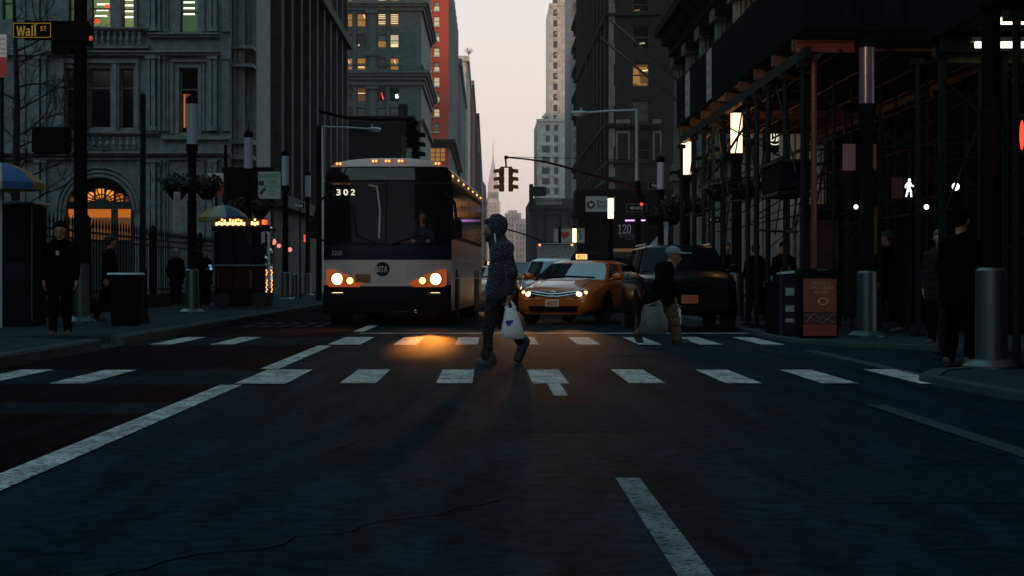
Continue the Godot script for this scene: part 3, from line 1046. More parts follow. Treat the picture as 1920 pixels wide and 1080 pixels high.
func far_city() -> void:
	# the spired tower
	var z := 5200.0
	var o := pt(924.5, 520, z)
	var b := thing("spired_skyscraper", "distant slender skyscraper with tiered arched crown and needle spire", "skyscraper", Vector3(o.x, 0, -z))
	var k := z / F
	var w := MB.new()
	w.lohi(Vector3(-16 * k, 0, -30), Vector3(16 * k, 78 * k, 30))
	w.lohi(Vector3(-13 * k, 78 * k, -25), Vector3(13 * k, 112 * k, 25))
	w.lohi(Vector3(-10.5 * k, 112 * k, -20), Vector3(10.5 * k, 160 * k, 20))
	for x in [-8, -4, 0, 4, 8]:
		w.lohi(Vector3((x - 0.9) * k, 20 * k, 20), Vector3((x + 0.9) * k, 158 * k, 26.5))
	put(w, "shaft", M.city_far, b)
	var cr := MB.new()
	var tier := [[10.0, 160.0], [9.2, 168.0], [8.0, 176.0], [6.6, 184.0], [5.2, 192.0], [3.9, 199.0], [2.7, 206.0], [1.5, 214.0]]
	for i in tier.size():
		var q: Array = tier[i]
		var p := PackedVector2Array()
		for s in 13:
			var a := PI * s / 12.0
			p.append(Vector2(cos(a) * q[0] * k, (q[1] + sin(a) * 12.0) * k))
		p.append(Vector2(-q[0] * k, (q[1] - 10) * k))
		p.append(Vector2(q[0] * k, (q[1] - 10) * k))
		cr.prism(p, -q[0] * k, q[0] * k)
		cr.prism(p, -q[0] * k, q[0] * k, Transform3D(Basis(Vector3.UP, PI / 2)))
	put(cr, "crown", M.steel_far, b)
	put(MB.new().tube(Vector3(0, 218 * k, 0), Vector3(0, 258 * k, 0), 1.3 * k, 0.15 * k, 8), "spire", M.steel_far, b)
	var list := [
		["slab_tower", "hazy broad office tower with a flat stepped roof straight up the avenue", 2600.0, 947.0, 977.0, 399.0, "city_far"],
		["pale_tower", "hazy pale block in the gap right of the hooded walker", 2300.0, 966.0, 993.0, 415.0, "city_far"],
		["low_tower", "hazy low block at the foot of the broad office tower", 2000.0, 930.0, 960.0, 452.0, "city_far"],
		["red_topped_block", "small reddish block at the foot of the navy building", 1500.0, 901.0, 911.0, 346.0, "brick_far"],
		["teal_block", "narrow grey teal block beside the spired skyscraper", 1900.0, 906.0, 914.0, 372.0, "grey_far"],
		["stepped_base_block", "pink stepped masonry block in front of the spired skyscraper", 3600.0, 911.0, 938.0, 377.0, "stone_pale"]]
	for q in list:
		var t := thing(q[0], q[1], "building")
		var m := MB.new()
		var a := pt(q[3], q[5], q[2])
		var c := pt(q[4], q[5], q[2])
		block(m, a.x, c.x, 0, a.y, q[2], q[2] + 60)
		block(m, a.x + (c.x - a.x) * 0.2, c.x - (c.x - a.x) * 0.25, a.y, a.y + 5 * q[2] / F, q[2] + 4, q[2] + 40)
		var fl := 6.0
		while fl < a.y - 4:
			block(m, a.x - 0.3, c.x + 0.3, fl, fl + 1.6, q[2] - 1.0, q[2] + 60)
			fl += 7.0
		put(m, "wall", M[q[6]], t)
		var n := int((c.x - a.x) / 3.6)
		for k2 in n:
			var strip := MB.new()
			block(strip, a.x + 1.2 + k2 * 3.6, a.x + 2.8 + k2 * 3.6, 4, a.y - 3, q[2] - 0.5, q[2])
			put(strip, "window", M.glass_far, t)


func pale_tower_right() -> void:
	var z := 740.0
	var b := thing("white_skyscraper", "tall pale stepped skyscraper with small square windows right of the sky gap", "skyscraper")
	var holes := []
	var lit := []
	for k in 22:
		var y := 18.0 + (k - 4) * 19.8
		if y < 225:
			holes.append(rect(1037.5, y, 1045, y + 12, z)); lit.append(k % 2 == 0)
		holes.append(rect(1061.5, y - 5, 1068.5, y + 7, z)); lit.append((k * 5) % 7 < 5 and y < 190)
	for y in [234.0, 254.0, 274.0, 294.0, 314.0, 334.0, 353.0]:
		holes.append(rect(1016 if y > 260 else 1023, y, 1031, y + 12, z)); lit.append(false)
		holes.append(rect(1039, y, 1046.5, y + 12, z)); lit.append(false)
	var w := MB.new()
	var fz := Transform3D(Basis(), Vector3(0, 0, -z))
	var low := rect(1007, 225, 1072, 520, z)
	low.size.y += low.position.y
	low.position.y = 0
	wall(w, fz, low, holes, 0.6)
	var high := rect(1030, 8, 1072, 225, z)
	wall(w, fz, high, holes, 0.6)
	wall(w, fz, Rect2(pt(1042, 0, z).x, high.end.y, pt(1072, 0, z).x - pt(1042, 0, z).x, 24), holes, 0.6)
	block(w, low.position.x, low.end.x, 0, low.end.y, z + 2, z + 50)
	block(w, high.position.x, high.end.x, low.end.y, high.end.y, z + 2, z + 45)
	block(w, pt(1042, 0, z).x, high.end.x, high.end.y, high.end.y + 24, z + 2, z + 40)
	for q in [[1006, 1072, 223, 228], [1029, 1072, 6, 11]]:
		fbox(w, q[0], q[2], q[1], q[3], z, 0.5, 1.0)
	put(w, "wall", M.stone_pale, b)
	var ln := MB.new()
	for k in 22:
		fbox(ln, 1030.5 if k < 15 else 1007.5, 14.0 + (k - 4) * 19.8, 1071.5, 15.0 + (k - 4) * 19.8, z, 0.12, 0.0)
	fbox(ln, 1050, -70, 1053, 370, z, 0.3, 0.0)
	fbox(ln, 1069.5, -70, 1072, 370, z, 0.3, 0.0)
	put(ln, "string_course", M.stone_pale, b)
	for i in holes.size():
		var o := {"frame": M.frame_dark, "rail": 0.5}
		if lit[i]:
			o.lamp = [0.18, 0.1, 0.16, 0.42, -0.5]
			o.lampmat = M.glow_cream
		front_window(b, holes[i], z, 0.3, M.glass_far, o)
	# finial and a slimmer dark neighbour
	var st := MB.new()
	st.tube(pt(1022, 225, z + 5), pt(1022, 212, z + 5), 0.5, 0.3, 6)
	st.ball(pt(1022, 219, z + 5), Vector3(1.2, 0.8, 1.2))
	put(st, "finial", M.stone_pale, b)
	var n := thing("blue_grey_tower", "narrow blue grey building squeezed right of the white skyscraper", "building")
	var nw := MB.new()
	var nh := []
	for k in 14:
		nh.append(rect(1076, -20 + k * 24.0, 1084, -4 + k * 24.0, 600))
	wall(nw, Transform3D(Basis(), Vector3(0, 0, -600)), Rect2(pt(1071, 0, 600).x, 0, pt(1092, 0, 600).x - pt(1071, 0, 600).x, 95), nh, 0.5)
	block(nw, pt(1071, 0, 600).x, pt(1092, 0, 600).x, 0, 95, 602, 650)
	put(nw, "wall", M.grey_far, n)
	for r in nh:
		front_window(n, r, 600, 0.3, M.glow_dim if r.position.y > 70 and r.position.y < 76 else M.glass_far, {"rail": 0.5})


func brown_block() -> void:
	var z := 212.0
	var b := thing("brown_corner_building", "brown stone corner building with a pale edge and one amber lit window", "building")
	var x0 := 12.4
	var holes := []
	for y in [[-60, -22], [-6, 22], [48, 91], [118, 163], [188, 229], [262, 300]]:
		holes.append(rect(1185, y[0], 1218, y[1], z))
	var w := MB.new()
	wall(w, Transform3D(Basis(), Vector3(0, 0, -z)), Rect2(x0, 0, 16, 150), holes, 0.6)
	block(w, x0 + 0.6, x0 + 16, 0, 150, z + 3, z + 72)
	var side := Transform3D(Basis(Vector3(0, 0, 1), Vector3.UP, Vector3.LEFT), Vector3(x0, 0, -z - 72))
	var sh := []
	for fl in 13:
		for k in 9:
			sh.append(Rect2(3.0 + k * 7.6, 7.5 + fl * 3.85, 2.2, 2.4))
	wall(w, side, Rect2(0, 0, 71.4, 150), sh, 0.6)
	for k in 10:
		lbox(w, side, k * 7.6 - 0.4, 0, k * 7.6 + 0.9, 150, 0.35)
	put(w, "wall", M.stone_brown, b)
	var t := MB.new()
	for q in [[25, 29, 0.5], [232, 236, 0.5], [236, 240, 0.3], [302, 306, 0.3], [332, 340, 0.4]]:
		var a := pt(1140, q[1], z)
		var c := pt(1240, q[0], z)
		t.lohi(Vector3(x0 - q[2], a.y, -z - 71), Vector3(c.x, c.y, -z + q[2]))
	put(t, "cornice", M.stone_brown, b)
	var qn := MB.new()
	for k in 26:
		var y0 := 8.0 + k * 2.1
		block(qn, x0 - 0.06, x0 + (0.55 if k % 2 else 0.4), y0, y0 + 2.06, z - 0.06, z + 0.6)
	for q in [[1155, 1181], [1224, 1240]]:
		fbox(qn, q[0], 224, q[1], 231, z, 0.12, 0.0)
		fbox(qn, q[0], 246, q[1], 250, z, 0.12, 0.0)
		fbox(qn, q[0], 250, q[0] + 3, 300, z, 0.12, 0.0)
		fbox(qn, q[1] - 3, 250, q[1], 300, z, 0.12, 0.0)
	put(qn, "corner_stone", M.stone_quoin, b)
	for i in holes.size():
		var o := {"frame": M.frame_dark, "rail": 0.5}
		var p: Material = M.glass_dark
		if i == 3:
			p = M.glow_dim
			o.lamp = [0.25, 0.2, 0.35, 0.06, 0.1]
		elif i == 2:
			o.lamp = [0.1, -0.25, 0.3, 0.05, 0.1]
			o.lampmat = M.glow_cream
		elif i == 1:
			o.lamp = [-0.2, -0.36, 0.3, 0.06, 0.1]
			o.lampmat = M.glow_amber
		elif i == 4:
			p = M.glass_far
		var wn := front_window(b, holes[i], z, 0.4, p, o)
		if i == 3:
			for q in [[0.1, 0.3, 0.5, 0.10], [0.1, -0.38, 0.5, 0.06], [-0.25, 0.12, 0.3, 0.35], [-0.22, -0.2, 0.4, 0.3]]:
				put(MB.new().box(Vector3(q[0] * 1.8, q[1] * 2.4, -0.034), Vector3(q[2] * 1.8, q[3] * 2.4, 0.01)), "lit_pane", M.glow_amber, wn)
	for h in sh:
		window(b, side.translated_local(Vector3(h.get_center().x, h.get_center().y, -0.3)), 2.2, 2.4, M.glass_dark)
	# the darker ornate neighbour with bracketed cornices beyond
	var d := thing("dark_ornate_building", "dark building with jutting bracketed ledges beside the white skyscraper", "building")
	var m := MB.new()
	block(m, 12.8, 40, 0, 60, 285, 300)
	put(m, "wall", M.stone_dark, d)
	var lg := MB.new()
	for y in [36.5, 33.2, 29.8, 26.0, 23.6, 16.0, 9.5]:
		block(lg, 12.0, 12.8, y, y + 0.7, 284.5, 300)
		for k in 5:
			block(lg, 12.25, 12.8, y - 0.9, y, 286 + k * 3.0, 286.8 + k * 3.0)
	put(lg, "ledge", M.stone_black, d)


func low_blocks_right() -> void:
	var b := thing("low_dark_block", "low dark building wrapped in scaffold netting behind the box truck", "building")
	var z := 450.0
	var w := MB.new()
	fbox(w, 995, 372, 1080, 522, z, 0, 60)
	put(w, "wall", M.navy_far, b)
	var t := MB.new()
	for q in [[993, 345, 1000, 396], [1000, 350, 1024, 366]]:
		fbox(t, q[0], q[1], q[2], q[3], z - 2, 0, 6)
	fbox(t, 994, 391, 1080, 394, z, 0.8, 0)
	fbox(t, 994, 402, 1050, 404, z, 0.8, 0)
	for x in [1006, 1022, 1050, 1066]:
		fbox(t, x, 396, x + 1.5, 490, z, 0.6, 0)
	put(t, "scaffold_frame", M.black_metal, b)
	var p := MB.new()
	fbox(p, 1005, 371, 1053, 376, z, 0.5, 0)
	fbox(p, 1005, 377.5, 1053, 384, z, 0.5, 0)
	put(p, "pale_awning", M.grey_far, b)
	var c := MB.new()
	c.lohi(pt(989, 420, 900) + Vector3(0, -24, 0), pt(997, 420, 900) + Vector3(0, 0, -40))
	tag(put(c, "slim_dark_block", M.navy_far), "slim dark block at the right edge of the hazy gap", "building")
	# the dark box roofed building beyond the little park on the left
	var l := thing("flat_roofed_building", "dark flat roofed low building seen over the bus roof", "building")
	var lw := MB.new()
	var lz := 300.0
	fbox(lw, 600, 246, 752, 522, lz, 0, 20)
	put(lw, "wall", M.shed_green, l)
	var lr := MB.new()
	fbox(lr, 600, 219, 778, 236, lz, 2.0, 26)
	fbox(lr, 747, 195, 763, 219, lz + 2, 0, 4)
	put(lr, "roof", M.stone_black, l)


func corner_bank() -> void:
	# the stone facade along the right, seen over and under the sidewalk shed
	var b := thing("fluted_stone_building", "grey green stone facade with fluted columns and a heavy cornice above the sidewalk shed", "building")
	var x := 9.5
	var far := 100.0
	var near := 38.0
	var xf := Transform3D(Basis(Vector3(0, 0, 1), Vector3.UP, Vector3.LEFT), Vector3(x, 0, -far))
	var w := MB.new()
	var length := far - near
	var holes := []
	for k in 10:
		holes.append(Rect2(2.2 + k * 6.0, 6.9, 2.6, 3.9))
		holes.append(Rect2(2.2 + k * 6.0, 15.2, 2.6, 3.2))
		holes.append(Rect2(2.2 + k * 6.0, 20.0, 2.6, 3.2))
	wall(w, xf, Rect2(0, 0, length, 92), holes, 0.7)
	block(w, x + 0.7, x + 25, 0, 92, near, near + 0.7)
	block(w, x + 2.6, x + 25, 0, 92, near + 0.7, far)
	put(w, "wall", M.stone_bank, b)
	var fl := MB.new()
	for k in 11:
		var u := 0.55 + k * 6.0
		for s in [0.0, 5.95]:
			pass
		# engaged fluted columns, ground storey and upper order
		for q in [[0.9, 5.6], [6.4, 11.0]]:
			for a in 9:
				var t := PI * (a + 0.5) / 9.0
				var c := xf * Vector3(u + cos(t) * 0.55, 0, sin(t) * 0.55)
				fl.tube(Vector3(c.x, q[0], c.z), Vector3(c.x, q[1], c.z), 0.085, 0.08, 6, false)
			fl.tube(xf * Vector3(u, q[0], 0), xf * Vector3(u, q[1], 0), 0.53, 0.5, 14, false)
			lbox(fl, xf, u - 0.75, q[1], u + 0.75, q[1] + 0.45, 0.75)
			lbox(fl, xf, u - 0.75, q[0] - 0.5, u + 0.75, q[0], 0.75)
	put(fl, "column", M.stone_bank, b)
	# ribbed metal shutters and wall ribs between the columns
	var rb := MB.new()
	for k in 10:
		for j in 9:
			var u := 1.5 + k * 6.0 + j * 0.52
			lbox(rb, xf, u, 0.3, u + 0.24, 5.0, 0.12)
	put(rb, "ribbed_panel", M.stone_bank, b)
	var c2 := MB.new()
	for q in [[5.75, 6.1, 0.5], [11.6, 12.1, 0.8], [12.1, 12.5, 1.15], [12.5, 12.9, 1.5], [14.0, 14.4, 0.5], [19.2, 19.5, 0.4], [24.2, 24.8, 1.1]]:
		lbox(c2, xf, -0.2, q[0], length + 0.2, q[1], q[2])
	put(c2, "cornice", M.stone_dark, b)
	var br := MB.new().box(Vector3(0, 0, 0.35), Vector3(0.4, 0.9, 0.7)).mesh()
	for k in 51:
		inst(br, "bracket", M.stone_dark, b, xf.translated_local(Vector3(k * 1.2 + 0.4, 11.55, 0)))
	for h in holes:
		window(b, xf.translated_local(Vector3(h.get_center().x, h.get_center().y, -0.45)), h.size.x, h.size.y, M.glass_dark, {"frame": M.frame_stone})
	# the near corner's tower, out of the picture, which shades the right of the crossing
	var nb := thing("near_corner_building", "tall stone building on the near right corner above the second shed", "building")
	var nw := MB.new()
	var nx := Transform3D(Basis(Vector3(0, 0, 1), Vector3.UP, Vector3.LEFT), Vector3(9.6, 0, -24.5))
	var nh := []
	for f2 in 9:
		for k in 6:
			nh.append(Rect2(2 + k * 6.6, 5 + f2 * 4.4, 2.4, 2.9))
	wall(nw, nx, Rect2(0, 0, 44, 150), nh, 0.5)
	block(nw, 10.1, 30, 0, 150, -19.5, 24.5)
	put(nw, "wall", M.stone_dark, nb)
	for h in nh:
		window(nb, nx.translated_local(Vector3(h.get_center().x, h.get_center().y, -0.3)), 2.4, 2.9, M.glass_dark)


# the avenue goes on behind the camera: dark walls that the windshields mirror
func street_behind() -> void:
	for q in [["dark stone office building behind the camera on the left", -13.0, -95, -50.0, -115.0, 16.0, "stone_dark"], ["taller dark building farther behind the camera on the left", -12.0, -40, -118.0, -330.0, 24.0, "stone_dark"],
			["dark stone building behind the camera on the right", 10.2, 34, -40.0, -120.0, 18.0, "stone_dark"], ["long brown building farther behind the camera on the right", 10.8, 36, -124.0, -340.0, 26.0, "stone_brown"]]:
		var b := thing("office_building", q[0], "building")
		var w := MB.new()
		block(w, minf(q[1], q[2]), maxf(q[1], q[2]), 0, q[5], q[4], q[3])
		put(w, "wall", M[q[6]], b)
		var s: float = -signf(q[1])
		var z: float = q[4] + 1.5
		var pier := MB.new().box(Vector3(0, q[5] * 0.5, 0), Vector3(0.5, q[5] - 1.0, 1.1)).mesh()
		while z < q[3] - 1.0:
			inst(pier, "pier", M[q[6]], b, Transform3D(Basis(), Vector3(q[1] + s * 0.25, 0, -z)))
			z += 4.6
		var y := 5.0
		while y < q[5] - 3:
			put(MB.new().box(Vector3(q[1] + s * 0.1, y, -(q[3] + q[4]) * 0.5), Vector3(0.2, 1.2, absf(q[4] - q[3]) - 2.0)), "spandrel", M[q[6]], b)
			y += 4.1
	# the church and its yard stand left of the crossing, outside the picture
	var c := thing("brownstone_church", "dark brownstone church with a tall square tower left of the crossing", "church")
	var m := MB.new()
	block(m, -58, -24, 0, 13, 22, 58)
	m.prism(PackedVector2Array([Vector2(-46.0, 12.99), Vector2(-12.0, 12.99), Vector2(-29.0, 19.0)]), 22.0, 58.0, Transform3D(Basis(), Vector3(-12, 0, -80)))
	block(m, -24, -15, 0, 26, 35, 44)
	put(m, "wall", M.church_stone, c)
	var st := MB.new()
	st.tube(Vector3(-19.5, 26, -39.5), Vector3(-19.5, 72, -39.5), 4.2, 0.2, 8)
	put(st, "spire", M.church_stone, c)
	for k in 5:
		put(MB.new().cbox(Vector3(-23.7, 7.0, -24.5 - k * 6.5), Vector3(0.9, 14.0, 0.8), 0.1), "buttress", M.church_stone, c)
	# unseen blocks added west of the churchyard to keep low sun off the street
	for q in [[-150.0, -20.0, 70.0], [-18.0, 120.0, 72.0], [122.0, 270.0, 74.0], [272.0, 430.0, 70.0], [432.0, 680.0, 70.0]]:
		var t := thing("added_sun_blocker", "unseen block added to stop the low sun, %s along the row" % ["first", "second", "third", "fourth", "last"][int((q[0] + 151.0) / 132.0)], "building")
		var w2 := MB.new()
		block(w2, -165, -120, 0, q[2], q[0], q[1])
		for k in 14:
			block(w2, -120, -119.6, 4 + k * 4.8, 6.5 + k * 4.8, q[0] + 1, q[1] - 1)
		put(w2, "wall", M.stone_dark, t)


# ------------------------------------------------------------------ the street itself
func flat(mb: MB, x0: float, x1: float, z0: float, z1: float, y: float) -> void:
	mb.quad(Vector3(x0, y, -z0), Vector3(x1, y, -z0), Vector3(x1, y, -z1), Vector3(x0, y, -z1))


func slab(mb: MB, p: Array, y0: float, y1: float) -> void:
	var poly := PackedVector2Array()
	for q in p:
		poly.append(Vector2(q[0], q[1]))
	mb.prism(poly, y0, y1, Transform3D(Basis(Vector3.RIGHT, Vector3(0, 0, -1), Vector3.UP), Vector3.ZERO))


func streets() -> void:
	var r := MB.new()
	flat(r, -900, 900, -60, 5600, 0.0)
	struct(r, "road", M.asphalt)
	var red := MB.new()
	for q in [[-30.0, 15.2], [16.6, 19.35], [22.35, 30.45], [34.6, 300.0]]:
		flat(red, -5.4, -2.5, q[0], q[1], 0.004)
	struct(red, "bus_lane", M.red_lane)
	var band := MB.new()
	flat(band, -5.4, -2.47, 19.35, 22.35, 0.004)
	flat(band, -5.4, -2.47, 30.45, 34.6, 0.004)
	flat(band, -5.4, -3.0, 15.2, 16.6, 0.004)
	struct(band, "asphalt_patch", M.asphalt_patch)
	# long lane line, broken by the two crossings
	for q in [[3.0, 19.2], [22.6, 30.2], [38.0, 120.0]]:
		var l := MB.new()
		flat(l, -2.47, -2.27, q[0], q[1], 0.008)
		struct(l, "lane_line", M.paint)
	for q in [[19.4, 22.3], [30.6, 34.4]]:
		for k in range(-4, 9):
			if k == -1: continue
			var x: float = -2.12 + 0.902 * k
			if x > 4.6 or x < -5.3: continue
			var s := MB.new()
			var w := 0.17 if k != 0 else 0.24
			flat(s, x - w, x + w, q[0] + rng.randf_range(-0.06, 0.06), q[1] + rng.randf_range(-0.06, 0.06), 0.012)
			struct(s, "crossing_stripe", M.paint)
	var extra := MB.new()
	flat(extra, 0.55, 0.67, 17.4, 19.36, 0.012)
	struct(extra, "lane_line", M.paint)
	var stop := MB.new()
	flat(stop, -2.27, 4.6, 36.6, 37.0, 0.012)
	struct(stop, "stop_line", M.paint)
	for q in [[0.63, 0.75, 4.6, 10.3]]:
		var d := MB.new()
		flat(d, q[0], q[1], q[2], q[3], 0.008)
		struct(d, "lane_line", M.paint_vignetted)
	for q in [[2.95, 3.1, 4.0, 16.2], [4.28, 4.48, 20.0, 28.4]]:
		var d := MB.new()
		flat(d, q[0], q[1], q[2], q[3], 0.008)
		struct(d, "worn_line", M.paint_faint)
	# the worn white lettering bars in the bus lane
	for row in 2:
		for k in 5:
			var d := MB.new()
			flat(d, -4.95 + k * 0.36, -4.78 + k * 0.36, 41.5 + row * 2.6, 42.9 + row * 2.6, 0.008)
			struct(d, "lane_marking", M.paint_faint)
	# cracks, seams and old trench patches in the asphalt
	var seed_rng := RandomNumberGenerator.new()
	seed_rng.seed = 5
	for q in [[-1.6, 6.5, 0.2, 9.5, 0.012], [0.9, 11.5, 2.2, 13.0, 0.012], [1.6, 7.6, 3.4, 8.3, 0.012], [-0.9, 12.0, -0.6, 17.5, 0.014], [2.5, 14.0, 2.8, 19.0, 0.014], [-2.1, 24.6, 4.2, 25.3, 0.03], [1.0, 23.2, 1.3, 30.0, 0.03], [-4.8, 13.0, -2.7, 12.2, 0.014], [-0.2, 8.8, 1.6, 9.4, 0.010]]:
		var c2 := MB.new()
		var p := Vector3(q[0], 0.006, -q[1])
		var end := Vector3(q[2], 0.006, -q[3])
		var n2 := 18
		for k in n2:
			var nx: Vector3 = Vector3(q[0], 0.006, -q[1]).lerp(end, (k + 1.0) / n2) + Vector3(seed_rng.randf_range(-0.07, 0.07), 0, seed_rng.randf_range(-0.07, 0.07))
			var side: Vector3 = (nx - p).cross(Vector3.UP).normalized() * q[4] * seed_rng.randf_range(0.5, 1.0)
			c2.quad(p - side, p + side, nx + side, nx - side)
			p = nx
		struct(c2, "asphalt_crack", M.crack)
	for q in [[1.5, 3.0, 9.2, 11.0], [-1.9, -0.6, 23.2, 25.6], [2.4, 3.4, 24.0, 29.5], [0.2, 1.1, 13.4, 16.4]]:
		var tp := MB.new()
		flat(tp, q[0], q[1], q[2], q[3], 0.003)
		struct(tp, "trench_patch", M.trench)
	# manhole covers
	for q in [[1.9, 26.5], [2.6, 11.8]]:
		var c := thing("manhole_cover", "round iron cover flush with the asphalt %s" % ["between the two crossings", "in the right lane nearer than the crossings"][0 if q[1] > 20.0 else 1], "manhole cover", Vector3(q[0], 0, -q[1]))
		var m := MB.new().lathe([Vector2(0.001, 0.006), Vector2(0.30, 0.006), Vector2(0.33, 0.004), Vector2(0.34, 0.0)], Transform3D(), 24)
		put(m, "lid", M.asphalt_patch, c)
	# left pavement with its kerb and the dropped ramp at the crossing
	var s := MB.new()
	slab(s, [[-60, -40], [-5.55, -40], [-5.55, 28.6], [-6.9, 28.9], [-6.9, 30.2], [-5.55, 30.5], [-5.55, 420], [-60, 420]], -0.2, 0.15)
	struct(s, "left_pavement", M.sidewalk)
	var ramp := MB.new()
	ramp.prism(PackedVector2Array([Vector2(-6.9, -0.1), Vector2(-5.3, -0.1), Vector2(-5.3, 0.012), Vector2(-6.9, 0.146)]), 28.75, 30.35, Transform3D(Basis(Vector3.RIGHT, Vector3.UP, Vector3(0, 0, -1)), Vector3.ZERO))
	struct(ramp, "left_ramp", M.sidewalk)
	for q in [[-40.0, 28.6], [30.5, 420.0]]:
		var k := MB.new()
		k.cbox(Vector3(-5.43, 0.03, -(q[0] + q[1]) * 0.5), Vector3(0.24, 0.246, q[1] - q[0]), 0.03)
		struct(k, "left_kerb", M.kerb)
	# right pavement: the far block with its rounded corner, the near block
	var c := [[4.75, 420], [4.75, 37.0], [4.62, 34.4], [4.75, 31.6], [5.3, 29.8], [6.2, 28.6], [7.4, 27.9], [60, 27.5]]
	var fb := c.duplicate()
	fb.append([60, 420])
	var rs := MB.new()
	slab(rs, fb, -0.2, 0.05)
	struct(rs, "right_pavement", M.sidewalk)
	var kb := MB.new()
	for k in c.size() - 1:
		var a := Vector3(c[k][0], 0.0, -c[k][1])
		var b := Vector3(c[k + 1][0], 0.0, -c[k + 1][1])
		kb.box((a + b) * 0.5 + Vector3(0, 0.002, 0), Vector3(0.18, 0.12, a.distance_to(b) + 0.06), Basis.looking_at(b - a))
	struct(kb, "right_kerb", M.kerb)
	var n := [[60, 23.2], [7.2, 22.9], [5.6, 22.3], [4.6, 21.2], [4.2, 19.8], [4.35, 17.0], [5.0, 14.0], [5.6, 8.0], [5.8, -40]]
	var nb := n.duplicate()
	nb.append([60, -40])
	var ns := MB.new()
	slab(ns, nb, -0.2, 0.05)
	struct(ns, "near_right_pavement", M.sidewalk)
	var nk := MB.new()
	for k in n.size() - 1:
		var a := Vector3(n[k][0], 0.0, -n[k][1])
		var b := Vector3(n[k + 1][0], 0.0, -n[k + 1][1])
		nk.box((a + b) * 0.5 + Vector3(0, 0.002, 0), Vector3(0.18, 0.13, a.distance_to(b) + 0.06), Basis.looking_at(b - a))
	struct(nk, "near_right_kerb", M.kerb)


# ------------------------------------------------------------------ street furniture
func foliage(mb: MB, c: Vector3, r: Vector3, count: int, leaf: float) -> void:
	for k in count:
		var d := Vector3(rng.randfn(), rng.randfn() * 0.8, rng.randfn()).normalized() * pow(rng.randf(), 0.35)
		var p := c + d * r
		var b := Basis.from_euler(Vector3(rng.randf() * TAU, rng.randf() * TAU, rng.randf() * TAU))
		var l := leaf * rng.randf_range(0.6, 1.3)
		mb.quad(p, p + b * Vector3(l * 0.35, l * 0.5, 0.1 * l), p + b * Vector3(0, l, 0), p + b * Vector3(-l * 0.35, l * 0.5, 0.1 * l))


# a downtown lamp: steel sleeve, dark shaft, tall frosted lens
func street_lamp(label: String, at: Vector3, lit: bool, group: String, lens_at := 3.85, lens_h := 0.92, pink := false) -> Node3D:
	var o := thing("street_lamp", label, "street lamp", at, 0.0, group)
	put(MB.new().lathe([Vector2(0.001, 0.0), Vector2(0.30, 0.0), Vector2(0.30, 0.03), Vector2(0.22, 0.09), Vector2(0.165, 0.10), Vector2(0.16, 1.02), Vector2(0.13, 1.05), Vector2(0.001, 1.05)], Transform3D(), 20), "base", M.steel, o)
	put(MB.new().lathe([Vector2(0.115, 1.03), Vector2(0.11, 2.6), Vector2(0.12, 2.62), Vector2(0.12, 2.68), Vector2(0.10, 2.7), Vector2(0.10, lens_at - 0.25), Vector2(0.145, lens_at - 0.16), Vector2(0.145, lens_at), Vector2(0.001, lens_at)], Transform3D(), 16), "shaft", M.black_metal, o)
	var half := lens_h * 0.5
	for k in 2:
		put(MB.new().lathe([Vector2(0.001, 0.002), Vector2(0.13, 0.002), Vector2(0.13, half - 0.002), Vector2(0.001, half - 0.002)], Transform3D(Basis(), Vector3(0, lens_at + k * half, 0)), 18), "lamp_lens", M.lens_lit if lit else M.lens_off_dimmed if pink else M.lens_off, o)
		if lit:
			lamp_omni("lamp_light", Vector3(0, lens_at + (k + 0.5) * half, 0), Color(1.0, 0.66, 0.34), 0.95, 0.12, o)
	put(MB.new().lathe([Vector2(0.135, lens_at + lens_h), Vector2(0.15, lens_at + lens_h + 0.02), Vector2(0.15, lens_at + lens_h + 0.14), Vector2(0.06, lens_at + lens_h + 0.2), Vector2(0.015, lens_at + lens_h + 0.24), Vector2(0.01, lens_at + lens_h + 0.5), Vector2(0.001, lens_at + lens_h + 0.5)], Transform3D(), 16), "cap", M.black_metal, o)
	return o


func hanging_planter(label: String, at: Vector3, s := 1.0) -> void:
	var o := thing("hanging_planter", label, "planter", at, 0.0, "planters hung on the street lamps")
	var b := MB.new()
	for k in [-1.0, 1.0]:
		b.lathe([Vector2(0.001, -0.30 * s), Vector2(0.12 * s, -0.28 * s), Vector2(0.24 * s, -0.12 * s), Vector2(0.30 * s, 0.02 * s), Vector2(0.27 * s, 0.02 * s)], Transform3D(Basis(), Vector3(k * 0.36 * s, 0, 0)), 14)
		b.tube(Vector3(0.08 * k, -0.02, 0), Vector3(0.5 * k * s, -0.02, 0), 0.015)
	put(b, "basket", M.black_metal, o)
	var f := MB.new()
	for k in [-1.0, 1.0]:
		foliage(f, Vector3(k * 0.36 * s, 0.1 * s, 0.02), Vector3(0.42, 0.22, 0.38) * s, 420, 0.12)
	put(f, "foliage", M.leaf, o)


func cobra_light(called: String, label: String, at: Vector3, h: float, reach: float) -> void:
	var o := thing(called, label, "street light", at)
	var p := MB.new()
	p.lathe([Vector2(0.001, 0), Vector2(0.2, 0), Vector2(0.2, 0.1), Vector2(0.11, 0.3), Vector2(0.075, h), Vector2(0.001, h + 0.01)], Transform3D(), 12)
	put(p, "pole", M.grey_metal, o)
	var a := MB.new()
	a.path([Vector3(0, h - 0.03, 0), Vector3(reach * 0.5, h - 0.08, 0), Vector3(reach * 0.86, h - 0.16, 0)], 0.05)
	put(a, "arm", M.grey_metal, o)
	var hd := MB.new()
	hd.ball(Vector3(reach * 0.93, h - 0.16, 0), Vector3(0.42, 0.11, 0.18))
	hd.ball(Vector3(reach * 0.95, h - 0.25, 0), Vector3(0.28, 0.12, 0.15))
	hd.tube(Vector3(reach * 0.9, h - 0.06, 0), Vector3(reach * 0.9, h + 0.1, 0), 0.04)
	put(hd, "lamp_head", M.grey_metal, o)


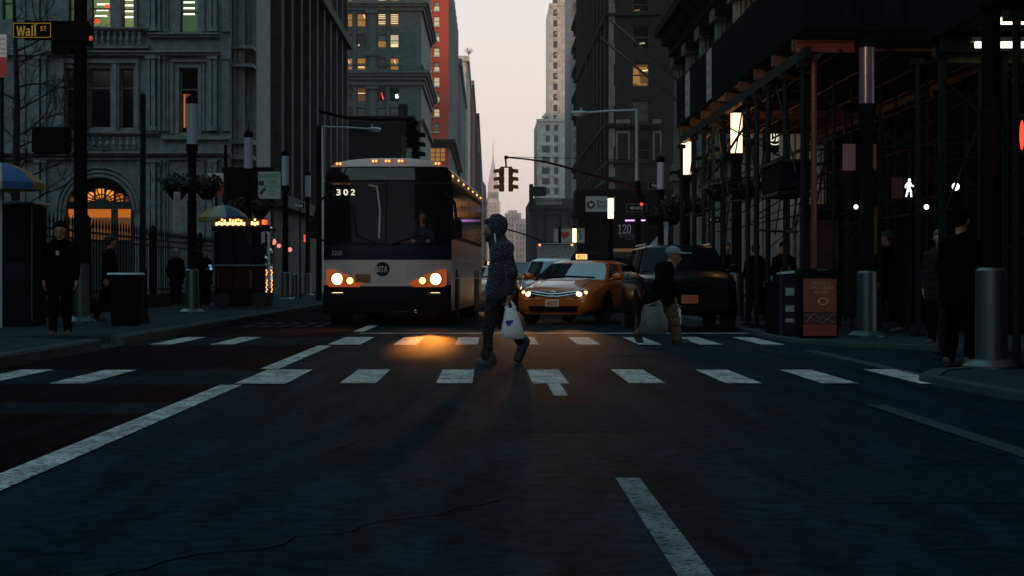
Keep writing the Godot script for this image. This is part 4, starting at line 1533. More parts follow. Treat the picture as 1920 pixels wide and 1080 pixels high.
func signal_head(parent: Node3D, p: Vector3, turn: float, m: Material) -> void:
	var h := MB.new()
	var b := Basis(Vector3.UP, turn)
	for k in 3:
		h.cbox(p + Vector3(0, -0.17 - k * 0.35, 0), Vector3(0.34, 0.345, 0.2), 0.03, b)
		# visor
		for s in 9:
			var t0 := PI * (s - 0.5) / 8.0
			var t1 := PI * (s + 0.5) / 8.0
			var c := p + Vector3(0, -0.17 - k * 0.35, 0)
			h.quad(c + b * Vector3(cos(t0) * 0.14, sin(t0) * 0.14, 0.1), c + b * Vector3(cos(t1) * 0.14, sin(t1) * 0.14, 0.1), c + b * Vector3(cos(t1) * 0.14, sin(t1) * 0.14 - 0.03, 0.34), c + b * Vector3(cos(t0) * 0.14, sin(t0) * 0.14 - 0.03, 0.34))
	var o := put(h, "signal_head", m, parent)
	for k in 3:
		put(MB.new().tube(p + Vector3(0, -0.17 - k * 0.35, 0) + b * Vector3(0, 0, 0.1), p + Vector3(0, -0.17 - k * 0.35, 0) + b * Vector3(0, 0, 0.115), 0.115, 0.115, 14), "signal_lens", M.glass_dark, o)


func mast_signals() -> void:
	# the long curved arm over the avenue
	var z := 92.0
	var base := pt(1196, 0, z)
	var o := thing("mast_arm_signal", "long curved mast arm with two yellow traffic signals hung over the avenue", "traffic signal", Vector3(base.x, 0.05, -z))
	var at := func(x, y): return pt(x, y, z) - o.position
	var p := MB.new()
	p.lathe([Vector2(0.001, 0), Vector2(0.28, 0), Vector2(0.28, 0.25), Vector2(0.16, 0.5), Vector2(0.13, 5.2), Vector2(0.001, 5.25)], Transform3D(), 14)
	put(p, "pole", M.black_metal, o)
	var a := MB.new()
	var line := [[1198, 358], [1178, 346], [1140, 336], [1100, 325], [1060, 313], [1020, 303], [985, 298], [948, 295]]
	for k in line.size() - 1:
		a.tube(at.call(line[k][0], line[k][1]), at.call(line[k + 1][0], line[k + 1][1]), 0.085 - k * 0.008, 0.078 - k * 0.008, 8)
	a.tube(at.call(948, 294), at.call(1010, 295.5), 0.012)
	a.tube(at.call(1010, 295.5), at.call(1196, 300), 0.012)
	a.tube(at.call(948, 295), at.call(949, 313), 0.04)
	a.box(at.call(949, 295), Vector3(0.16, 0.14, 0.12))
	a.tube(at.call(938, 313.5), at.call(960, 313.5), 0.03)
	put(a, "arm", M.arm_dark, o)
	signal_head(o, at.call(940.5, 315), PI / 2 + PI + 0.15, M.signal_yellow)
	signal_head(o, at.call(957.5, 315), PI / 2, M.signal_yellow)
	# dark second arm further up
	var s := thing("far_mast_arm", "thin dark mast arm far up the avenue behind the walker's shoulder", "traffic signal", Vector3(pt(1050, 0, 150).x, 0.05, -150))
	var b := MB.new()
	var at2 := func(x, y): return pt(x, y, 150) - s.position
	for q in [[[930, 426], [955, 431]], [[955, 431], [985, 440]], [[985, 440], [1020, 454]], [[1020, 454], [1050, 470]]]:
		b.tube(at2.call(q[0][0], q[0][1]), at2.call(q[1][0], q[1][1]), 0.05)
	b.tube(Vector3(0, 0, 0), Vector3(0, 4.6, 0), 0.12, 0.1)
	put(b, "arm", M.black_metal, s)
	# the signal on the left corner, seen in silhouette over the bus
	var l := thing("corner_signal", "dark mast arm with two signal heads over the bus roof", "traffic signal", pt(598, 0, 76) * Vector3(1, 0, 1) + Vector3(0, 0.15, 0))
	var at3 := func(x, y): return pt(x, y, 76) - l.position
	var pm := MB.new()
	pm.tube(Vector3(0, 0, 0), Vector3(0, 6.4, 0), 0.11, 0.09, 10)
	put(pm, "pole", M.black_metal, l)
	var am := MB.new()
	am.path([at3.call(598, 208), at3.call(650, 221), at3.call(710, 224), at3.call(775, 223)], 0.06)
	put(am, "arm", M.black_metal, l)
	signal_head(l, at3.call(771, 224), 0.5, M.black_metal)
	signal_head(l, at3.call(779, 246), 1.3, M.black_metal)


func board(called: String, label: String, cat: String, x0: float, y0: float, x1: float, y1: float, z: float, face: Material, posts := true) -> Node3D:
	var a := pt(x0, y1, z)
	var b := pt(x1, y0, z)
	var o := thing(called, label, cat, Vector3((a.x + b.x) * 0.5, a.y, -z))
	var w := b.x - a.x
	var h := b.y - a.y
	put(MB.new().cbox(Vector3(0, h * 0.5, 0), Vector3(w, h, 0.04), 0.008), "panel", face, o)
	if posts:
		put(MB.new().tube(Vector3(0, -a.y + 0.1, -0.05), Vector3(0, h, -0.05), 0.035), "post", M.pole_dark, o)
	o.set_meta("size", Vector2(w, h))
	return o


func sheet_text(o: Node3D, s: String, u: float, v: float, size: float, m: Material, width := 0.0, font := "Droid Sans", bold := true, turn := 0.0) -> void:
	var z: Vector2 = o.get_meta("size")
	words(s, size, m, "lettering", o, Transform3D(Basis(Vector3.BACK, turn), Vector3(z.x * (u - 0.5), z.y * v, 0.026)), font, bold, 0.006, width)


func edge(o: Node3D, m: Material, t := 0.02) -> void:
	var z: Vector2 = o.get_meta("size")
	var e := MB.new()
	for s in [-1, 1]:
		e.box(Vector3(s * (z.x * 0.5 - t * 1.5), z.y * 0.5, 0.022), Vector3(t, z.y - 2 * t, 0.006))
		e.box(Vector3(0, z.y * 0.5 + s * (z.y * 0.5 - t * 1.5), 0.0222), Vector3(z.x - 4 * t, t, 0.006))
	put(e, "border", m, o)


func signs() -> void:
	# the dark pole with the street name
	var z := 39.0
	var at := pt(151, 0, z) * Vector3(1, 0, 1) + Vector3(0, 0.15, 0)
	var p := thing("signal_pole", "thick dark pole with steel foot carrying the street name sign", "pole", at)
	put(MB.new().lathe([Vector2(0.001, 0), Vector2(0.3, 0), Vector2(0.3, 0.03), Vector2(0.2, 0.1), Vector2(0.165, 0.12), Vector2(0.16, 1.1), Vector2(0.001, 1.12)], Transform3D(), 18), "base", M.steel, p)
	put(MB.new().lathe([Vector2(0.13, 1.1), Vector2(0.125, 3.1), Vector2(0.14, 3.12), Vector2(0.14, 3.2), Vector2(0.125, 3.22), Vector2(0.12, 8.0), Vector2(0.001, 8.0)], Transform3D(), 16), "shaft", M.black_metal, p)
	var bx := MB.new()
	bx.cbox(pt(97, 263, z) - at, Vector3(0.72, 0.5, 0.22), 0.04)
	bx.tube(pt(97, 262, z) - at, pt(150, 262, z) - at, 0.03)
	put(bx, "signal_box", M.black_metal, p)
	put(MB.new().cbox(pt(168, 68, z) - at, Vector3(0.1, 0.42, 0.3), 0.03), "signal_box", M.black_metal, p)
	put(MB.new().cbox(pt(118, 72, z) - at, Vector3(0.42, 0.6, 0.2), 0.04), "signal_box", M.black_metal, p)
	put(MB.new().ball(pt(170, 72, z - 0.25) - at, Vector3(0.045, 0.05, 0.03)), "signal_lamp", M.amber_glow_lens, p)
	var s := board("street_name_sign", "black street sign with yellow lettering reading Wall St", "street sign", 24, 42, 97, 72, z - 0.3, M.sign_black, false)
	edge(s, M.sign_yellow, 0.012)
	sheet_text(s, "Wall", 0.36, 0.44, 0.185, M.sign_yellow, 0.36)
	sheet_text(s, "ST", 0.79, 0.60, 0.09, M.sign_yellow, 0.11)
	var ar := MB.new()
	ar.box(Vector3(0.05, 0.26, 0.024), Vector3(0.05, 0.012, 0.006))
	ar.prism(PackedVector2Array([Vector2(0.07, 0.245), Vector2(0.10, 0.26), Vector2(0.07, 0.275)]), 0.02, 0.027)
	put(ar, "arrow", M.sign_yellow, s)
	var bk := MB.new().box(Vector3(0.45, 0.15, -0.03), Vector3(1.2, 0.36, 0.03))
	put(bk, "backing", M.black_metal, s)
	# parking sign cut by the left edge
	var k := board("parking_sign", "white and red parking sign at the left edge of the picture", "street sign", -8, 65, 13, 145, 36, M.white_sign)
	var zz: Vector2 = k.get_meta("size")
	put(MB.new().box(Vector3(0, zz.y * 0.24, 0.022), Vector3(zz.x * 0.98, zz.y * 0.46, 0.006)), "red_panel", M.sign_red, k)
	for q in [0.9, 0.78, 0.66, 0.56]:
		put(MB.new().box(Vector3(0, zz.y * q, 0.022), Vector3(zz.x * 0.8, zz.y * 0.05, 0.006)), "line", M.text_grey, k)
	# church banner
	var b := board("church_banner", "narrow white banner lettered Trinity Church on the lamp with the planter", "banner", 326, 360, 338, 437, 49.5, M.pale_sign, false)
	sheet_text(b, "TRINITY CHURCH", 0.5, 0.5, 0.085, M.text_black, 0.9, "Droid Serif", false, -PI / 2)
	# small parking signs by the lamp
	var w := board("no_parking_sign", "small white sign above a red sign on a post by the food cart", "street sign", 390, 325, 419, 346, 60, M.white_sign)
	var ws: Vector2 = w.get_meta("size")
	for q in [0.75, 0.45]:
		put(MB.new().box(Vector3(0.03, ws.y * q, 0.022), Vector3(ws.x * 0.5, 0.03, 0.006)), "line", M.text_black, w)
	var wr := board("red_sign", "small dark red sign hung below the white parking sign", "street sign", 392, 349, 419, 366, 60, M.sign_red, false)
	sheet_text(wr, "NO", 0.5, 0.5, 0.08, M.text_dim, 0.2)
	# sandwich shop sign
	var d := board("sandwich_shop_sign", "pale green lettered sandwich shop sign hanging over the left pavement", "sign", 484, 322, 526, 373, 88, M.pale_sign, false)
	sheet_text(d, "SUBWAY", 0.5, 0.85, 0.17, M.sign_green, 0.85, "Droid Sans", true)
	sheet_text(d, "SUB", 0.62, 0.62, 0.14, M.sign_green, 0.4)
	sheet_text(d, "OF THE DAY", 0.6, 0.45, 0.12, M.sign_green, 0.66)
	for q in [[0.28, 0.28], [0.18, 0.28]]:
		var ds: Vector2 = d.get_meta("size")
		put(MB.new().box(Vector3(ds.x * 0.12, ds.y * q[0], 0.022), Vector3(ds.x * q[1], 0.035, 0.006)), "line", M.sign_green, d)
	var ds2: Vector2 = d.get_meta("size")
	put(MB.new().box(Vector3(-ds2.x * 0.3, ds2.y * 0.28, 0.022), Vector3(0.12, 0.34, 0.006), Basis(Vector3.BACK, -0.7)), "sandwich_print", M.text_black, d)
	put(MB.new().box(Vector3(-ds2.x * 0.36, ds2.y * 0.58, 0.022), Vector3(0.24, 0.22, 0.006)), "sandwich_print", M.dull_red, d)
	var hb := MB.new().box(Vector3(-0.9, 0.6, -0.1), Vector3(2.2, 1.5, 0.1))
	put(hb, "bracket_board", M.black_metal, d)
	for q in [[553, 379, 572, 392, 84.0, "left"], [1215, 341, 1246, 355, 92.0, "right"]]:
		var n := board("street_name_sign", "small black street sign reading Pine %s" % ("by the left lamps over the bus's shoulder" if q[5] == "left" else "on the dark signal pole on the right"), "street sign", q[0], q[1], q[2], q[3], q[4], M.sign_black, q[5] == "left")
		edge(n, M.text_grey, 0.012)
		sheet_text(n, "Pine", 0.42, 0.5, 0.15, M.white_sign, 0.28)
	# right side boards
	var r := board("rental_sign", "white rental sign with a round black emblem behind the glowing lamp", "sign", 1098, 368, 1153, 397, 150, M.pale_sign)
	var rz: Vector2 = r.get_meta("size")
	var em := MB.new().tube(Vector3(-rz.x * 0.32, rz.y * 0.45, 0.02), Vector3(-rz.x * 0.32, rz.y * 0.45, 0.03), 0.30, 0.30, 20)
	put(em, "emblem", M.text_black, r)
	put(MB.new().prism(PackedVector2Array([Vector2(-0.22, 0), Vector2(-0.05, 0.05), Vector2(0, 0.22), Vector2(0.05, 0.05), Vector2(0.22, 0), Vector2(0.05, -0.05), Vector2(0, -0.22), Vector2(-0.05, -0.05)]), 0.03, 0.036, Transform3D(Basis(Vector3.BACK, 0.5), Vector3(-rz.x * 0.32, rz.y * 0.45, 0))), "emblem_star", M.white_sign, r)
	sheet_text(r, "Rental", 0.66, 0.62, 0.30, M.text_black, 1.15)
	sheet_text(r, "Retail", 0.66, 0.34, 0.30, M.text_black, 1.15)
	var g := board("souvenir_sign", "white souvenir shop sign with a red heart between the letters", "sign", 1038, 428, 1096, 456, 150, M.pale_sign)
	var gz: Vector2 = g.get_meta("size")
	sheet_text(g, "I", 0.16, 0.52, 0.62, M.text_black, 0.16, "Droid Serif")
	sheet_text(g, "N", 0.67, 0.52, 0.62, M.text_black, 0.44, "Droid Serif")
	sheet_text(g, "Y", 0.87, 0.52, 0.62, M.text_black, 0.40, "Droid Serif")
	var ht := PackedVector2Array()
	for k2 in 28:
		var t := TAU * k2 / 28.0
		ht.append(Vector2(16.0 * pow(sin(t), 3), 13.0 * cos(t) - 5.0 * cos(2 * t) - 2.0 * cos(3 * t) - cos(4 * t)) * 0.021)
	put(MB.new().prism(ht, 0.02, 0.03, Transform3D(Basis(), Vector3(-gz.x * 0.14, gz.y * 0.55, 0))), "heart", M.sign_red, g)
	edge(g, M.text_black, 0.03)
	for q in [[1174, 382, 1213, 398, 88.0, "beside the red signal lamp"], [1325, 404, 1352, 420, 70.0, "among the scaffold poles behind the parked car"]]:
		var n := board("one_way_sign", "black one way sign with a white arrow %s" % q[5], "street sign", q[0], q[1], q[2], q[3], q[4], M.sign_black)
		var nz: Vector2 = n.get_meta("size")
		edge(n, M.text_grey, 0.012)
		put(MB.new().prism(PackedVector2Array([Vector2(-0.36, 0), Vector2(-0.2, 0.13), Vector2(-0.2, 0.07), Vector2(0.3, 0.07), Vector2(0.3, -0.07), Vector2(-0.2, -0.07), Vector2(-0.2, -0.13)]), 0.02, 0.027, Transform3D(Basis().scaled(Vector3(nz.x, nz.x * 0.9, 1)), Vector3(0, nz.y * 0.5, 0))), "arrow", M.text_grey, n)
		words("ONE WAY", nz.y * 0.22, M.text_black, "lettering", n, Transform3D(Basis(), Vector3(nz.x * 0.04, nz.y * 0.5, 0.03)), "Droid Sans", true, 0.004, nz.x * 0.42)
	var dr := board("drugstore_sign", "black projecting sign with a ring of white letters D and R under the shed", "sign", 1430, 238, 1472, 286, 64, M.sign_black, false)
	var dz: Vector2 = dr.get_meta("size")
	words("DR", 0.26, M.text_lit, "sign_lettering", dr, Transform3D(Basis(), Vector3(0.03, dz.y * 0.6, 0.03)), "Droid Serif", true, 0.006, 0.34)
	put(MB.new().ring(Vector3(0.03, dz.y * 0.6, 0.028), 0.235, 0.014), "sign_ring", M.text_lit, dr)
	put(MB.new().box(Vector3(0.9, dz.y * 0.6, -0.05), Vector3(1.2, 0.06, 0.06)), "bracket", M.black_metal, dr)


func shopfronts() -> void:
	# the dark ground floor across from the bus, with its number panel and purple tube
	var z := 160.0
	var o := thing("dark_shopfront", "dark shopfront with a large number panel, a purple tube light and a cream band", "shop")
	var w := MB.new()
	fbox(w, 1080, 355, 1262, 406, z, 0.0, 5)
	fbox(w, 1088, 406, 1094, 524, z, 0.0, 5)
	fbox(w, 1140, 406, 1148, 524, z, 0.0, 5)
	fbox(w, 1198, 406, 1206, 524, z, 0.0, 5)
	fbox(w, 1256, 406, 1262, 524, z, 0.0, 5)
	fbox(w, 1080, 484, 1262, 524, z + 0.4, 0.0, 4.6)
	fbox(w, 1080, 402, 1262, 407, z, 0.5, 0.0)
	put(w, "wall", M.stone_black, o)
	var p := MB.new()
	fbox(p, 1148, 410, 1198, 466, z, 0.04, 0.4)
	put(p, "panel", M.stone_dark, o)
	words("120", 0.66, M.text_grey, "number_lettering", o, Transform3D(Basis(), pt(1171, 430, z - 0.06)), "Droid Serif", false, 0.02, 0.98)
	words("BROADWAY", 0.26, M.text_dim, "lettering", o, Transform3D(Basis(), pt(1176, 442, z - 0.06)), "Droid Serif", false, 0.02, 1.2)
	var ln := MB.new()
	fbox(ln, 1172, 447.4, 1192, 448.4, z, 0.06, 0.0)
	put(ln, "line", M.text_dim, o)
	var c := MB.new()
	fbox(c, 1149, 466, 1194, 472, z, 0.1, 0.4)
	put(c, "cream_window_band", M.glow_dim, o)
	var t := MB.new()
	t.tube(pt(1172, 413.5, z - 0.6), pt(1210, 413.0, z - 0.6), 0.055, 0.055, 10)
	put(t, "tube_light", M.glow_purple, o)
	var al := AreaLight3D.new()
	al.name = "tube_glow"
	o.add_child(al, true)
	al.area_size = Vector2(1.5, 0.1)
	al.transform = Transform3D(Basis(Vector3.RIGHT, -PI / 2), pt(1191, 415.5, z - 0.6))
	al.light_color = Color(0.85, 0.5, 1.0)
	al.light_energy = 0.3
	al.shadow_enabled = true
	for q in [[1207, 1255], [1095, 1139]]:
		var gl := MB.new()
		fbox(gl, q[0], 410, q[1], 484, z + 0.3, 0.0, 0.1)
		put(gl, "shop_window", M.glass_dark, o)
	var dp := MB.new()
	dp.prism(PackedVector2Array([Vector2(0, 0), Vector2(2.3, 0), Vector2(2.3, 2.6)]), 0.0, 0.05, Transform3D(Basis(), pt(1196, 484, z - 0.2)))
	put(dp, "grey_poster", M.grey_sign, o)
	var tp := MB.new()
	fbox(tp, 1244, 416, 1253, 440, z, 0.1, 0.0)
	put(tp, "teal_poster", M.poster_blue, o)


func flagpoles() -> void:
	for q in [["upper of two bare flagpoles slanting out over the right pavement", 1276, 163, 1145, 38, 97.0], ["lower of two bare flagpoles slanting out over the right pavement", 1276, 207, 1128, 72, 95.0]]:
		var base := pt(q[1], q[2], q[5])
		base.x = 9.45
		base.y -= 0.25
		var tip := pt(q[3], q[4], q[5])
		var o := thing("flagpole", q[0], "flagpole", base)
		put(MB.new().tube(Vector3.ZERO, tip - base, 0.075, 0.04, 8), "pole", M.steel, o)
		put(MB.new().ball(tip - base, Vector3.ONE * 0.07), "finial", M.steel, o)
		put(MB.new().cbox(Vector3(0.03, 0, 0), Vector3(0.16, 0.4, 0.3), 0.03), "bracket", M.black_metal, o)


# ------------------------------------------------------------------ sidewalk sheds and stalls
func shed_bay(o: Node3D, posts: Array, y1: float, m: Material) -> void:
	for p in posts:
		var b := MB.new()
		b.tube(Vector3(p[0], 0.05, -p[1]), Vector3(p[0], y1, -p[1]), 0.045, 0.045, 10)
		b.box(Vector3(p[0], 0.08, -p[1]), Vector3(0.22, 0.05, 0.22))
		b.box(Vector3(p[0], y1 - 0.06, -p[1]), Vector3(0.2, 0.1, 0.2))
		put(b, "post", m, o)


func brace(o: Node3D, a: Vector3, b: Vector3, r := 0.02) -> void:
	put(MB.new().tube(a, b, r, r, 6), "brace", M.shed_pole, o)


func sheds() -> void:
	var o := thing("sidewalk_shed", "dark green plywood sidewalk shed on steel posts along the right pavement beyond the crossing", "scaffold")
	var x := 5.0
	var y0 := 4.92
	var y1 := 6.17
	var z := 33.0
	var k := 0
	while z < 54.8:
		var p := MB.new()
		p.cbox(Vector3(x + (k % 2) * 0.006, (y0 + y1) * 0.5 + (k % 3) * 0.008, -z - 0.61), Vector3(0.03, y1 - y0, 1.23), 0.006)
		put(p, "panel", M.shed_green, o)
		z += 1.22
		k += 1
	for j in 4:
		var p := MB.new()
		p.cbox(Vector3(x + 0.63 + j * 1.22, (y0 + y1) * 0.5, -33.0 - (j % 2) * 0.006), Vector3(1.23, y1 - y0, 0.03), 0.006)
		put(p, "panel", M.shed_green, o)
	for s in [[47.3, 0.95, 4.99, 6.12], [52.4, 1.05, 5.0, 6.1]]:
		var p := MB.new()
		p.lohi(Vector3(x - 0.035, s[2], -s[0]), Vector3(x - 0.017, s[3], -s[0] + s[1]))
		put(p, "blue_notice", M.poster_blue, o)
		for t in 4:
			put(MB.new().box(Vector3(x - 0.037, s[2] + 0.2 + t * 0.26, -s[0] + s[1] * 0.5), Vector3(0.006, 0.1, s[1] * 0.6)), "print", M.grey_sign, o)
	# deck boards and the beams that carry them
	var zz := 33.1
	while zz < 54.6:
		put(MB.new().box(Vector3(7.2, y0 + 0.02, -zz - 0.14), Vector3(4.3, 0.05, 0.27)), "plank", M.timber, o)
		zz += 0.29
	for q in 9:
		put(MB.new().box(Vector3(7.15, y0 - 0.11, -34.2 - q * 2.44), Vector3(4.3, 0.2, 0.12)), "beam", M.timber, o)
	for q in [5.12, 8.5]:
		put(MB.new().box(Vector3(q, y0 - 0.31, -44.0), Vector3(0.12, 0.18, 21.4)), "beam", M.shed_pole, o)
	for q in [5.7, 6.6, 7.5, 8.3]:
		put(MB.new().tube(Vector3(q, y0 - 0.26, -33.6), Vector3(q, y0 - 0.26, -54.5), 0.03), "rail", M.shed_pole, o)
	var posts := []
	for q in [33.8, 35.8, 38.0, 39.6, 41.0, 45.2, 47.3, 49.4, 51.7, 55.0]:
		posts.append([5.12, q])
	for q in 9:
		posts.append([8.5, 34.5 + q * 2.44])
	for q in [6.9, 7.9]:
		posts.append([q, 33.4])
	shed_bay(o, posts, y0 - 0.4, M.shed_pole)
	for q in 8:
		var a := 34.5 + q * 2.44
		for r in [5.12, 8.5]:
			brace(o, Vector3(r, 2.55, -a), Vector3(r, 2.62 if q % 2 else 2.5, -a - 2.44))
			if q % 2 == 0:
				brace(o, Vector3(r, 2.7, -a), Vector3(r, 4.4, -a - 2.44), 0.016)
			else:
				brace(o, Vector3(r, 4.4, -a), Vector3(r, 2.75, -a - 2.44), 0.016)
		if q % 2 == 0:
			brace(o, Vector3(5.12, 3.1, -a), Vector3(8.5, 3.25, -a))
			brace(o, Vector3(5.12, 2.2, -a), Vector3(8.5, 4.3, -a - 0.06), 0.016)
			brace(o, Vector3(5.12, 4.2, -a - 0.05), Vector3(8.5, 2.3, -a), 0.016)
	brace(o, Vector3(5.12, 1.75, -34.5), Vector3(5.12, 1.9, -39.4), 0.03)
	brace(o, Vector3(5.12, 4.55, -36.9), Vector3(5.12, 3.4, -46.7), 0.03)
	# black boards added to make the shaded ground floor behind the posts dark
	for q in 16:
		put(MB.new().cbox(Vector3(8.72, 2.42, -34.6 - q * 1.22), Vector3(0.04, 4.74 - 0.02 * (q % 3), 1.2), 0.008), "added_shade_board", M.shade_black, o)
	for q in 1:
		put(MB.new().cbox(Vector3(8.8, 2.42, -34.0), Vector3(0.1, 4.7, 0.1), 0.01), "added_shade_post", M.shade_black, o)
	# the inner lattice of thin standards and braces
	for q in 22:
		var px: float = [5.75, 6.7, 7.7][q % 3]
		var pz: float = 34.6 + q * 0.93
		put(MB.new().tube(Vector3(px, 0.05, -pz), Vector3(px, 4.7, -pz), 0.024, 0.024, 6), "standard", M.shed_pole, o)
		if q % 2 == 0:
			brace(o, Vector3(px, 1.2 + (q % 5) * 0.5, -pz), Vector3(px + 1.0, 2.6 + (q % 4) * 0.5, -pz - 0.05), 0.015)
		else:
			brace(o, Vector3(px, 3.6, -pz), Vector3(px, 2.0, -pz - 1.86), 0.015)
	for y in [2.15, 3.35, 4.1]:
		for px in [5.75, 7.7]:
			brace(o, Vector3(px, y, -34.4), Vector3(px, y, -54.4), 0.018)
	# the red post and beam at its corner
	var r := thing("red_post", "red painted steel post with a red beam head at the corner of the shed", "post", Vector3(5.28, 0.05, -33.7))
	var rp := MB.new()
	rp.tube(Vector3(0, 0, 0), Vector3(0, 4.55, 0), 0.05, 0.05, 12)
	rp.box(Vector3(0, 0.02, 0), Vector3(0.24, 0.04, 0.24))
	put(rp, "post", M.shed_red, r)
	var rb := MB.new()
	rb.box(Vector3(0.18, 4.60, 0.0), Vector3(0.95, 0.02, 0.16))
	rb.box(Vector3(0.18, 4.685, 0.0), Vector3(0.95, 0.15, 0.02))
	rb.box(Vector3(0.18, 4.77, 0.0), Vector3(0.95, 0.02, 0.16))
	for s in [-1.0, 1.0]:
		rb.prism(PackedVector2Array([Vector2(0.045 * s, 4.59), Vector2(0.17 * s, 4.59), Vector2(0.045 * s, 4.46)]), -0.01, 0.01)
	put(rb, "beam", M.shed_red, r)
	# the dark box slung between the posts
	var hb := thing("hanging_box", "dark box shaped sign slung between the shed posts", "sign", Vector3(5.2, 2.45, -36.3))
	put(MB.new().cbox(Vector3(0, 0.25, 0), Vector3(0.55, 0.46, 2.3), 0.02), "box", M.shed_green, hb)
	put(MB.new().box(Vector3(0, -0.02, 0), Vector3(0.62, 0.05, 2.4)).box(Vector3(0, 0.52, 0), Vector3(0.62, 0.05, 2.4)), "rail", M.shed_pole, hb)
	# near shed over the right-hand corner
	var n := thing("near_sidewalk_shed", "black sidewalk shed at the right edge with bright tubes beneath its deck", "scaffold")
	var nx := 5.4
	var n0 := 3.89
	var n1 := 5.15
	z = 6.0
	while z < 25.5:
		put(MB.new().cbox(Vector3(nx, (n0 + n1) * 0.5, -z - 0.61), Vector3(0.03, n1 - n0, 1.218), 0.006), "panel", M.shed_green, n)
		z += 1.22
	for j in 3:
		put(MB.new().cbox(Vector3(nx + 0.63 + j * 1.22, (n0 + n1) * 0.5, -25.54), Vector3(1.208, n1 - n0, 0.03), 0.006), "panel", M.shed_green, n)
	zz = 6.1
	while zz < 25.4:
		put(MB.new().box(Vector3(7.4, n0 + 0.03, -zz - 0.14), Vector3(3.9, 0.05, 0.27)), "plank", M.shed_green, n)
		zz += 0.29
	for q in 7:
		put(MB.new().box(Vector3(7.4, n0 - 0.09, -7.0 - q * 3.0), Vector3(3.9, 0.18, 0.1)), "beam", M.shed_pole, n)
	put(MB.new().box(Vector3(7.5, n0 - 0.16, -25.3), Vector3(3.9, 0.24, 0.03)), "green_fascia", M.ply_green, n)
	var np := []
	for q in 7:
		np.append([5.5, 7.0 + q * 2.44])
		np.append([9.2, 7.0 + q * 2.44])
	for q in [[5.5, 25.2], [6.25, 25.2], [6.6, 27.2], [7.3, 27.0], [9.2, 25.2], [8.2, 25.2]]:
		np.append(q)
	shed_bay(n, np, n0 - 0.1, M.shed_pole)
	for q in [[5.5, 1.7, 6.25, 3.5], [6.25, 3.5, 7.3, 2.3], [5.5, 3.4, 6.25, 2.8], [6.25, 2.3, 7.3, 1.2], [6.25, 1.3, 7.3, 2.3], [5.5, 2.4, 6.25, 2.5], [6.25, 3.6, 7.3, 2.6]]:
		brace(n, Vector3(q[0], q[1], -25.2), Vector3(q[2], q[3], -25.4), 0.017)
	for q in [[9.2, 22.0], [9.2, 15.0]]:
		brace(n, Vector3(5.5, 3.2, -q[1]), Vector3(9.2, 1.4, -q[1]), 0.017)
	for q in [[24.7, 5.78, 1.5], [22.4, 5.45, 1.6]]:
		var f := thing("fluorescent_light", "white fluorescent tube light under the near shed deck, the %s of the two" % ("lower in view" if q[0] > 23 else "upper in view"), "light", Vector3(q[1] + q[2] * 0.5, n0 - 0.12, -q[0]), 0.0, "tubes under the near shed")
		put(MB.new().box(Vector3(0, 0.05, 0), Vector3(q[2] + 0.1, 0.05, 0.14)), "housing", M.grey_metal, f)
		for s in 4:
			put(MB.new().tube(Vector3(q[2] * (s / 4.0 - 0.5) + 0.005, -0.01, 0), Vector3(q[2] * ((s + 1) / 4.0 - 0.5) - 0.005, -0.01, 0), 0.038, 0.038, 10), "tube_light", M.glow_tube, f)
		var al := AreaLight3D.new()
		al.name = "tube_glow"
		f.add_child(al, true)
		al.area_size = Vector2(q[2], 0.08)
		al.transform = Transform3D(Basis(Vector3.RIGHT, -PI / 2), Vector3(0, -0.06, 0))
		al.light_color = Color(1.0, 0.93, 0.74)
		al.light_energy = 0.05
		al.shadow_enabled = true
	# little work lamps
	var i := 0
	for q in [[1605, 388, 33.2, 0.035], [1737, 388, 30.0, 0.035], [1792, 350, 27.4, 0.05]]:
		var b := thing("work_lamp", "small bare white bulb %s" % ["beside the dark lamp post at the shed corner", "right of the walking man signal", "brightest, on a brace at the far right"][i], "lamp", pt(q[0], q[1], q[2]), 0.0, "work lamps strung on the scaffolds")
		put(MB.new().ball(Vector3.ZERO, Vector3.ONE * q[3]), "bulb_light", M.white_bulb, b)
		put(MB.new().tube(Vector3(0, q[3], 0), Vector3(0, q[3] + 0.08, 0), 0.02), "socket", M.black_metal, b)
		lamp_omni("bulb_glow", Vector3.ZERO, Color(0.95, 0.95, 1.0), 0.04, 0.03, b)
		i += 1


